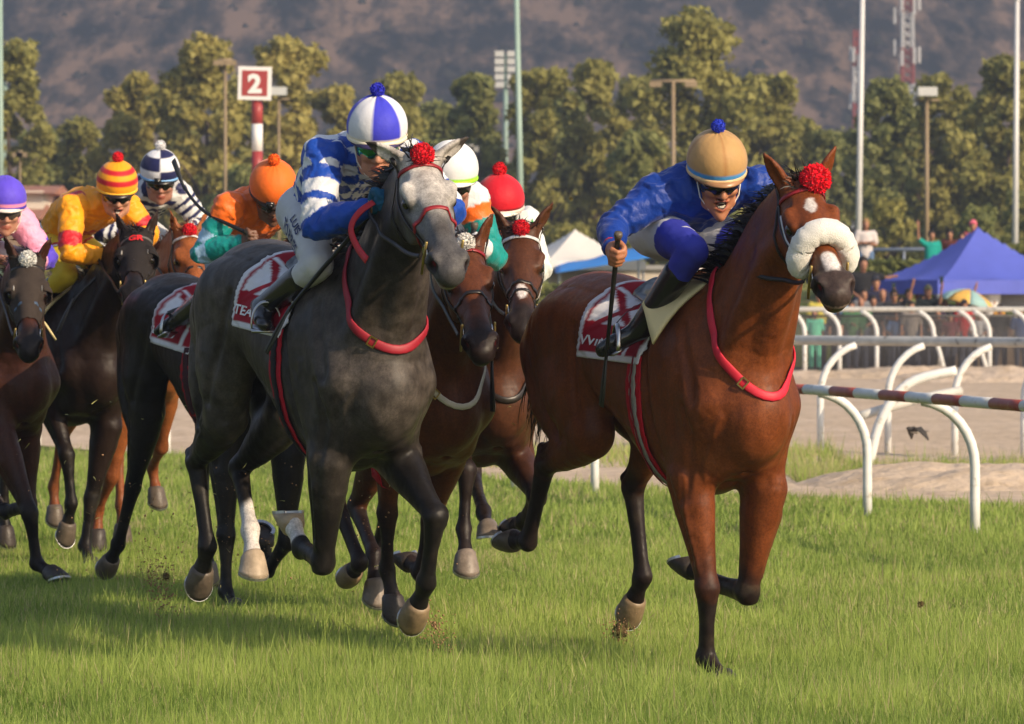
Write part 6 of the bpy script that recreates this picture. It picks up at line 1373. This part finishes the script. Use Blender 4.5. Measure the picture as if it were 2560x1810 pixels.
BV = J['bvol']; flat_text('lettering', 'CRGL', .085, lambda v: BV.project(np.array([c0-upn*x*.9+dn*(y+.02) for x, y, _ in v]), .006, 10), LK, J['br'], .02)
# ---- whips (held, so things of their own)
def whip(k, pts, label, r=(.011, .011, .009, .007, .006), flap=True):
    q = POSE[k]; root = empty('whip', (q[0], q[1], 0), q[2], HSC.get(k, 1.)); tag(root, label, 'whip', 'jockeys\' whips'); LKm = simple('whip_black', (.012, .012, .012), .35, var=.3)
    tube_obj('shaft', pts, list(r), LKm, root, 10, 6)
    p0, p1 = np.asarray(pts[0], float), np.asarray(pts[1], float); d = unit(p1-p0); b = MB(); b.tube([p0-d*.012, p0, p0+d*.02], [.015, .018, .012], 12); b.build('knob', simple('whip_knob', (.10, .08, .06), .5), root)
    if flap:
        a, c = np.asarray(pts[-2], float), np.asarray(pts[-1], float); d = unit(c-a); b = MB(); b.ribbon([c-d*.22, c-d*.1, c], np.tile(V3(.3, -1, .2), (3, 1)), np.array([.006, .016, .017]), .004); b.build('flap', simple('whip_flap', (.05, .05, .048), .5), root)
def grip_axis(k, n='R', c=.055, o=.018):
    w, b, nn = JK[k][n+'frame']; return JK[k][n+'hand']+w*c+nn*o, b
g, ax = grip_axis('A'); whip('A', [g+ax*.085, g, g-ax*.20+V3(0, 0, -.0), g-ax*.42, g-ax*.66], 'black whip held upright in the bare fist of the royal blue jockey')
g, ax = grip_axis('C'); whip('C', [g-ax*.05, g+ax*.02, (.52, -.30, 1.99), (.30, -.33, 2.13), (.17, -.33, 2.26)], 'long black whip curving up from the orange jockey\'s hand')
g, ax = grip_axis('B'); whip('B', [g+V3(.06, .04, .09), g, (.50, -.21, 1.62), (.36, -.30, 1.45), (.26, -.345, 1.30)], 'black whip pointing down along the shoulder of the grey horse')
g, ax = grip_axis('D'); whip('D', [g+V3(.02, .04, .08), g, (.745, -.19, 1.60), (.715, -.27, 1.48), (.69, -.32, 1.36)], 'black whip pointing down from the yellow jockey\'s white glove')
g, ax = grip_axis('G', 'L'); whip('G', [g+V3(0, 0, .08), g, g+V3(.0, .06, -.25), g+V3(-.02, .09, -.50), g+V3(-.03, .10, -.74)], 'black whip hanging beside the bay horse with the white pompon')
# ------------------------------------------------------------------ spectators
def spectator(label, px, py_head, d, shirt, trousers=(.05, .06, .10), hair=(.02, .015, .012), skin=(.36, .17, .10), arms='down', z0=None, bald=False, hat=None, seed=0, face=-90, glasses=False):
    """py_head: reading of the middle of the head"""
    rng = np.random.default_rng(seed); zc = zt(py_head, d); hgt = zc+.10 if z0 is None else zc+.10-z0; z0 = (0 if z0 is None else z0); k = hgt/1.72
    root = empty('person', (at(px, d), d, z0), math.radians(face+rng.uniform(-12, 12)), k); tag(root, label, 'person', 'spectators watching the race')
    h = .031; vol = Vol((-.55, -.62, -.05), (.75, .62, 2.15), h); hd = V3(.03, 0, 1.61)
    sh = {s: V3(0, .17*s, 1.41) for s in (-1, 1)}
    A = dict(down=[(V3(-.02, .23*s, 1.13), V3(.10, .22*s, .90)) for s in (-1, 1)], crossed=[(V3(.03, .24*s, 1.15), V3(.20, -.06*s, 1.20)) for s in (-1, 1)],
             wave=[(V3(.08, -.34, 1.52), V3(.10, -.36, 1.82)), (V3(-.02, .23, 1.13), V3(.10, .2, .92))], raise_=[(V3(.05, -.22, 1.14), V3(.25, -.1, 1.12)), (V3(.14, .30, 1.56), V3(.22, .36, 1.82))],
             point=[(V3(-.02, -.23, 1.13), V3(.15, -.15, 1.05)), (V3(.10, .40, 1.36), V3(.16, .66, 1.40))], phone=[(V3(.05, -.22, 1.14), V3(.22, -.12, 1.18)), (V3(.18, .24, 1.36), V3(.26, .28, 1.66))], rail=[(V3(.10, .25*s, 1.16), V3(.32, .16*s, 1.10)) for s in (-1, 1)])[arms]
    arm = {-1: A[0], 1: A[1]}
    vol.ell(hd, (.095, .076, .118), k=.03); vol.ell(hd+V3(.10, 0, -.02), (.02, .016, .02), k=.02); vol.ell(hd+V3(.06, 0, -.09), (.045, .045, .035), k=.03); vol.chain([V3(0, 0, 1.38), V3(.01, 0, 1.54)], [.055, .052], k=.03)
    vol.chain([V3(0, 0, 1.0), V3(0, 0, 1.35)], [(.10, .07), (.12, .08)], k=.03)
    for s in (-1, 1):
        e, w = arm[s]; vol.chain([sh[s], e, w], [.042, .038, .029], k=.03); dv = unit(w-e); vol.chain([w, w+dv*.08, w+dv*.15], [(.04, .022), (.042, .022), (.03, .015)], k=.02)
        vol.chain([V3(0, .09*s, .95), V3(.02, .10*s, .5), V3(0, .10*s, .08), V3(.14, .11*s, .04)], [.07, .05, .04, .03], k=.03)
    v, f = vol.mesh(1); c = pal(skin, len(v)); hl = v-hd; eye = (np.abs(np.abs(hl[:, 1])-.034) < .018) & (np.abs(hl[:, 2]-.012) < .012) & (hl[:, 0] > .055); c[eye] = (.03, .02, .02); c[(np.abs(hl[:, 2]+.062) < .009) & (np.abs(hl[:, 1]) < .028) & (hl[:, 0] > .06)] = np.array(skin)*.5
    body = mesh_obj('body', v, f, simple('skin', None, .5, .4, attr='tint', var=.06, scale=60), root, True, c)
    vol = Vol((-.5, -.6, .75), (.6, .6, 1.75), .028); vol.chain([V3(0, 0, .92), V3(0, 0, 1.15), V3(0, 0, 1.36)], [(.165, .12), (.16, .115), (.17, .11)], k=.03)
    for s in (-1, 1): e, w = arm[s]; vol.chain([V3(0, .10*s, 1.38), sh[s], sh[s]+(e-sh[s])*.75], [.075, .074, .062], k=.04)
    v, f = vol.mesh(1); g = vol.grad(v); v = v+g*(.006*noise3(v, 14, seed))[:, None]; col = pal(shirt, len(v)); mesh_obj('shirt', v, f, simple('cotton', None, .85, .2, attr='tint', var=.08, scale=20), root, True, col)
    vol = Vol((-.3, -.35, -.02), (.35, .35, 1.1), .036)
    for s in (-1, 1): vol.chain([V3(0, .085*s, .96), V3(.02, .10*s, .5), V3(0, .10*s, .10)], [.108, .078, .062], k=.03)
    v, f = vol.mesh(1); mesh_obj('trousers', v, f, simple('cotton', None, .85, .2, attr='tint', var=.08, scale=20), root, True, pal(trousers, len(v)))
    if not bald:
        vol = Vol(hd-.2, hd+.2, .017); vol.ell(hd+V3(-.012, 0, .02), (.108, .088, .122), k=.02); vol.ell(hd+V3(.10, 0, -.05), (.085, .11, .10), k=.02, sub=True)
        if hat is not None: vol.chain([hd+V3(.06, -.05, .055), hd+V3(.15, 0, .05), hd+V3(.06, .05, .055)], [(.05, .012)]*3, lat=(1, 0, 0), k=.02)
        v, f = vol.mesh(1); mc = hair if hat is None else hat; mesh_obj('hair' if hat is None else 'cap', v, f, simple('hair_%.2f_%.2f' % (mc[0], mc[1]), mc, .7, .3, var=.2), root)
    if glasses: b = MB(); b.box(hd+V3(.088, 0, .012), (.02, .125, .035)); b.build('sunglasses', simple('lens_dark', (.008, .007, .007), .05), root, False)
    if arms == 'phone': e, w = arm[1]; b = MB(); b.box(w+V3(.02, 0, .17), (.012, .075, .15)); b.build('phone', simple('phone_black', (.015, .03, .03), .2), root, False)
    return root
TE, BK, GRY = srgb(30, 150, 140), (.02, .02, .022), (.22, .22, .23)
CROWD = [
 ('woman in a white T-shirt and jeans with folded arms on the bank', 2164, 558, 107.5, dict(shirt=(.68, .62, .60), trousers=srgb(95, 120, 155), hair=(.30, .18, .07), arms='crossed', z0=1.62)),
 ('man in a teal shirt waving one arm above the blue tent', 2328, 587, 106.5, dict(shirt=TE, arms='wave', z0=1.5)),
 ('dark-haired man in a dark red shirt above the blue tent', 2375, 585, 107, dict(shirt=(.10, .03, .025), z0=1.6)),
 ('person with a pale face half hidden by the blue tent slope', 2404, 592, 107.5, dict(shirt=(.3, .25, .2), z0=1.6)),
 ('person in a pink hat behind the blue tent peak', 2433, 562, 108, dict(shirt=(.4, .1, .1), hat=srgb(225, 110, 130), z0=1.65)),
 ('man in a black shirt pointing right at the left end of the blue tent', 2157, 655, 97, dict(shirt=BK, arms='point', z0=.35)),
 ('man in a dark cap looking aside below the pointing man', 2190, 702, 96, dict(shirt=(.03, .03, .06), hat=(.03, .03, .04))),
 ('fair-faced spectator in grey beside the muzzle of the bay', 2160, 733, 95.2, dict(shirt=GRY)),
 ('spectator with a round face in black right of the bay muzzle', 2182, 752, 94.2, dict(shirt=BK)),
 ('tall spectator with a shaved head below the pointing arm', 2206, 734, 95.5, dict(shirt=(.06, .06, .07), bald=True)),
 ('man in sunglasses raising an arm before the blue tent', 2235, 737, 94.6, dict(shirt=(.03, .03, .035), arms='raise_', glasses=True)),
 ('spectator in olive between the sunglasses man and the capped man', 2271, 735, 95.4, dict(shirt=(.12, .11, .06))),
 ('bearded man in an olive cap holding up a phone', 2320, 726, 94.4, dict(shirt=(.02, .025, .025), hat=(.10, .10, .05), arms='phone', skin=(.26, .12, .07))),
 ('balding man in green leaning at the barrier', 2152, 756, 93.6, dict(shirt=srgb(60, 105, 70), bald=True, arms='rail')),
 ('spectator in a dark hat and red shirt under the parasol', 2410, 762, 93.8, dict(shirt=srgb(175, 30, 30), hat=(.02, .02, .025))),
 ('child in a grey top at the barrier below the capped man', 2278, 766, 93.3, dict(shirt=(.25, .22, .20))),
 ('boy in a mint green T-shirt and shorts near the bay muzzle', 2037, 786, 93.2, dict(shirt=srgb(120, 225, 190), trousers=srgb(120, 220, 190))),
 ('man with a pale bald head and teal shirt left of the bay rump', 1416, 736, 95, dict(shirt=TE, bald=True, skin=(.5, .24, .16))),
 ('spectator in denim blue behind the barrier bars', 2240, 792, 93.4, dict(shirt=srgb(70, 95, 135), arms='rail')),
 ('spectator in a black coat at the right of the barrier', 2500, 772, 93.6, dict(shirt=BK)),
 ('spectator in a brown jacket in the middle of the barrier', 2345, 785, 93.5, dict(shirt=(.10, .06, .04), arms='rail')),
 ('spectator in a blue jacket at the far right of the barrier', 2550, 782, 93.4, dict(shirt=srgb(55, 75, 120))),
 ('spectator in a white top beside the red shirt', 2448, 790, 93.3, dict(shirt=(.55, .55, .56), arms='rail')),
 ('spectator in a maroon top next to the brown jacket', 2375, 795, 93.2, dict(shirt=(.16, .03, .04))),
 ('spectator in dark grey just right of the mint T-shirt', 2095, 770, 94, dict(shirt=(.08, .08, .085))),
 ('spectator in a green jacket behind the outer rail post', 2128, 765, 93.5, dict(shirt=srgb(70, 110, 75)))]
for j, (nm, cl) in enumerate((('lemon yellow', (.62, .52, .10)), ('sky blue', srgb(120, 170, 215)), ('cream', (.62, .56, .45)), ('bright orange', srgb(225, 110, 40)), ('pale pink', srgb(225, 170, 170)), ('white polo', (.70, .70, .70)), ('turquoise', srgb(60, 180, 180)), ('light grey', (.45, .45, .46)), ('scarlet', srgb(200, 35, 35)), ('khaki', (.30, .26, .16)), ('lilac', srgb(175, 150, 205)), ('lime green', srgb(150, 200, 70)), ('navy polo', srgb(35, 45, 90)), ('ochre', srgb(190, 140, 50)))):
    CROWD.append(('spectator in a %s top in the crowd behind the barrier' % nm, (2048, 2110, 2140, 2172, 2198, 2222, 2252, 2262, 2296, 2306, 2338, 2362, 2395, 2485)[j], 738+(j*7) % 26, 96.2+(j % 3)*.7, dict(shirt=cl, hair=((.02, .015, .012), (.10, .05, .02), (.25, .15, .06))[j % 3], arms=('down', 'rail', 'raise_', 'down', 'phone')[j % 5])))
for i, (lab, px, py, d, kw) in enumerate(CROWD): spectator(lab, px, py, d, seed=500+i, **kw)
# ------------------------------------------------------------------ grass blades, clods, bird
def blade_mat():
    m, nt, b = newmat('grass_blades'); L = nt.links.new; a = N(nt, 'ShaderNodeAttribute', attribute_name='tint'); L(a.outputs['Color'], b.inputs['Base Color']); b.inputs['Roughness'].default_value = .5; b.inputs['Specular IOR Level'].default_value = .3
    tr = N(nt, 'ShaderNodeBsdfTranslucent'); L(a.outputs['Color'], tr.inputs[0]); mx = N(nt, 'ShaderNodeMixShader'); mx.inputs[0].default_value = .4; L(b.outputs[0], mx.inputs[1]); L(tr.outputs[0], mx.inputs[2]); L(mx.outputs[0], nt.nodes['Material Output'].inputs[0]); return m
BLM = blade_mat(); _ex = np.array(EDGE)
def blades(name, label, n, y0, y1, xm, hmin, hmax, w, seed, inside=True, z=.0, dry=0., lean=.5, xr=None):
    rng = np.random.default_rng(seed); y = rng.uniform(y0, y1, n)
    if xr is None: x = rng.uniform(-1, 1, n)*(y*1280/PXF+xm)
    else: x = rng.uniform(xr[0], xr[1], n)
    o = np.argsort(_ex[:, 1]); lim = np.interp(y, _ex[o, 1], _ex[o, 0])
    keep = (x < lim+rng.normal(size=n)*.12) if inside else noise3(np.stack([x, y, y*0], 1), 1.3, 31)+rng.normal(size=n)*.25 > -.05; x, y = x[keep], y[keep]; n = len(x); p = np.stack([x, y, np.full(n, z)], 1)
    cl = noise3(p, .9, 1)*.5+noise3(p, 3.5, 2)*.5
    h = rng.uniform(hmin, hmax, n)*(1+.75*cl)*np.where(rng.random(n) < .12, 1.7, 1.); a = rng.uniform(0, 6.283, n); ln = np.abs(rng.normal(size=n))*lean*h
    d = np.stack([np.cos(a)*ln, np.sin(a)*ln, np.zeros(n)], 1); b = rng.uniform(0, 6.283, n); s = np.stack([np.cos(b), np.sin(b)*.35, np.zeros(n)], 1)*(w*rng.uniform(.7, 1.4, n))[:, None]
    up = np.array([0, 0, 1.]); tp = p+d+up*(h*(1-.25*np.minimum(1, (ln/h)**2)))[:, None]
    V = np.stack([p-s*.5, p+s*.5, tp], 1).reshape(-1, 3); F3 = np.arange(n*3).reshape(-1, 3)
    pt = noise3(p, .35, 7)*.6+noise3(p, 1.1, 8)*.5; t = np.clip(.5+.45*cl+.40*pt+rng.normal(size=n)*.24, 0, 1)[:, None]; c = np.array([.135, .225, .034])*(1-t)+np.array([.43, .53, .12])*t
    yl = (rng.random(n) < .08+dry+.30*np.clip(noise3(p, 1.7, 5), 0, 1)*np.clip((y-17)/6, .3, 1))[:, None]; c = np.where(yl, np.array([.56, .50, .24])*rng.uniform(.6, 1.1, n)[:, None], c)
    o = mesh_obj(name, V, F3, BLM, None, False, np.repeat(c, 3, 0)); tag(o, label, 'grass', kind='stuff'); return o
blades('grass', 'lush bright turf grass in the foreground', 270000, 14.6, 19.5, .7, .032, .100, .0058, 1)
blades('grass', 'cropped turf grass under the galloping horses', 250000, 19.5, 28, .7, .028, .075, .0076, 2)
blades('grass', 'turf grass running up to the rail', 130000, 28, 44, .7, .035, .085, .0135, 3)
blades('grass', 'tufts of dry grass along the sandy track', 9000, 37.2, 40.2, 0, .05, .17, .012, 4, inside=False, dry=.35, xr=(at(1980, 38), at(2620, 38)))
blades('grass', 'tufts of dry grass behind the bay horse', 12000, 40.5, 45, 0, .05, .17, .012, 5, inside=False, dry=.3, xr=(-2.2, 3.2))
# turf clods thrown up by the hooves
CLM = simple('clod_soil', (.09, .060, .028), .95, .1, var=.4, scale=30, bump=.8, bscale=40)
def clod(label, px, py, d, r, seed):
    rng = np.random.default_rng(seed); root = empty('turf_clod', (at(px, d), d, zt(py, d))); tag(root, label, 'clod', 'turf clods in the air')
    b = MB(); b.sphere((0, 0, 0), r*.62, nu=16, nv=10, fn=lambda v: v*(1+.55*noise3(v, 2.2, seed)+.3*noise3(v, 5, seed+1))[:, None]); b.build('soil', CLM, root)
    n = 160; d_ = rng.normal(size=(n, 3)); d_ /= np.linalg.norm(d_, axis=1)[:, None]; o = hair_strips('grass_roots', d_*r*.4, d_, rng.uniform(.3, .9, n)*r, .004, simple('root_straw', (.16, .14, .045), .8, var=.4, scale=40), root, rng, seg=3, droop=.5, curl=.01)
clod('ragged clod of turf falling under the bay hind hoof', 1548, 1578, 18.9, .045, 1); clod('small clod above the grass right of the bay', 2302, 1510, 20., .018, 2); clod('small dark clod in the air beside the green pole', 1428, 497, 22, .010, 3); clod('crumb of soil left of the white-socked hoof', 415, 1440, 20.5, .022, 4); clod('crumb of soil under the front hoof of the grey', 1085, 1560, 18.2, .016, 5)
rng = np.random.default_rng(3); n = 150; p = np.stack([rng.uniform(-2.3, .1, n), rng.uniform(18, 23, n), rng.uniform(.05, 1.1, n)**1.2], 1); dd = rng.normal(size=(n, 3)); tag(hair_strips('flying_grass', p, dd/np.linalg.norm(dd, axis=1)[:, None], rng.uniform(.012, .04, n), .004, simple('clip_straw', (.34, .33, .12), .8, var=.4, scale=40), None, rng, seg=2, droop=.1, curl=.004), 'bits of grass flying around the hooves', 'grass', kind='stuff')
# soil sprayed up behind the hooves: too fine to count
def spray(label, px, py, d, rx, rz, n, seed):
    rng = np.random.default_rng(seed); c = V3(at(px, d), d, zt(py, d)); q = rng.normal(size=(n, 3))*np.array([rx, rx*1.3, rz]); q[:, 0] -= q[:, 2]*.3; p = c+q; p = p[p[:, 2] > .03]; n = len(p); s = (.0009+.0045*rng.random(n)**4)[:, None, None]
    tet = np.array([(1, 1, 1), (-1, -1, 1), (-1, 1, -1), (1, -1, -1)])*.8; V = (p[:, None, :]+tet[None]*s*rng.uniform(.6, 1.4, (n, 4, 3))).reshape(-1, 3); F = (np.arange(n)[:, None, None]*4+np.array([(0, 1, 2), (0, 3, 1), (0, 2, 3), (1, 3, 2)])[None]).reshape(-1, 3)
    tag(mesh_obj('soil_spray', V, F, simple('spray_soil', (.34, .20, .11), .95, .1, var=.4, scale=50), None, False), label, 'soil', kind='stuff')
spray('puff of reddish soil kicked up left of the grey hind hooves', 395, 1455, 20.8, .05, .09, 900, 1); spray('soil spray under the front hoof of the grey', 1085, 1570, 18., .035, .05, 500, 2); spray('soil crumbs around the bay hind hoof', 1555, 1590, 18.9, .035, .04, 400, 3); spray('soil spray between the legs of the pack', 640, 1300, 20.5, .5, .16, 700, 4)
# bird in flight low over the sandy track
d = 37.; root = empty('bird', (at(2292, d), d, zt(1078, d)), math.radians(200)); tag(root, 'small dark bird flying low over the sandy track', 'bird'); vol = Vol((-.12, -.22, -.14), (.14, .22, .12), .006)
vol.chain([V3(-.05, 0, 0), V3(.0, 0, .0), V3(.05, 0, .012)], [.016, .028, .022], k=.02); vol.ell(V3(.075, 0, .025), (.02, .016, .017), k=.015); vol.chain([V3(.09, 0, .024), V3(.108, 0, .02)], [.006, .002], k=.005); vol.chain([V3(-.05, 0, 0), V3(-.11, 0, -.006)], [(.018, .007), (.028, .005)], k=.01)
for s in (-1, 1): vol.chain([V3(.02, .015*s, .01), V3(.02, .07*s, .03), V3(-.005, .12*s, -.01), V3(-.03, .165*s, -.07)], [(.035, .008), (.04, .007), (.033, .006), (.010, .005)], lat=(1, 0, 0), k=.012)
v, f = vol.mesh(1); mesh_obj('body', v, f, simple('bird_dark', None, .7, .3, attr='tint', var=.2), root, True, np.where((v[:, 2:3] < -.004) & (np.abs(v[:, 1:2]) < .04), np.array([[.45, .42, .38]]), np.array([[.045, .040, .036]])))
# ------------------------------------------------------------------ air: thin warm-grey haze between the course and the hill
b = MB(); b.box((0, 1390, 230), (5200, 3160, 468)); hz = b.build('haze', None, None, False); tag(hz, 'thin haze over the course and hill', 'haze', kind='stuff'); hz.display_type = 'WIRE'
m = bpy.data.materials.new('haze_air'); m.use_nodes = True; nt = m.node_tree; nt.nodes.remove(nt.nodes['Principled BSDF']); pv = nt.nodes.new('ShaderNodeVolumePrincipled'); pv.inputs['Color'].default_value = (.62, .73, 1, 1); pv.inputs['Density'].default_value = .00068; pv.inputs['Anisotropy'].default_value = .2
nt.links.new(pv.outputs[0], nt.nodes['Material Output'].inputs['Volume']); hz.data.materials.append(m)
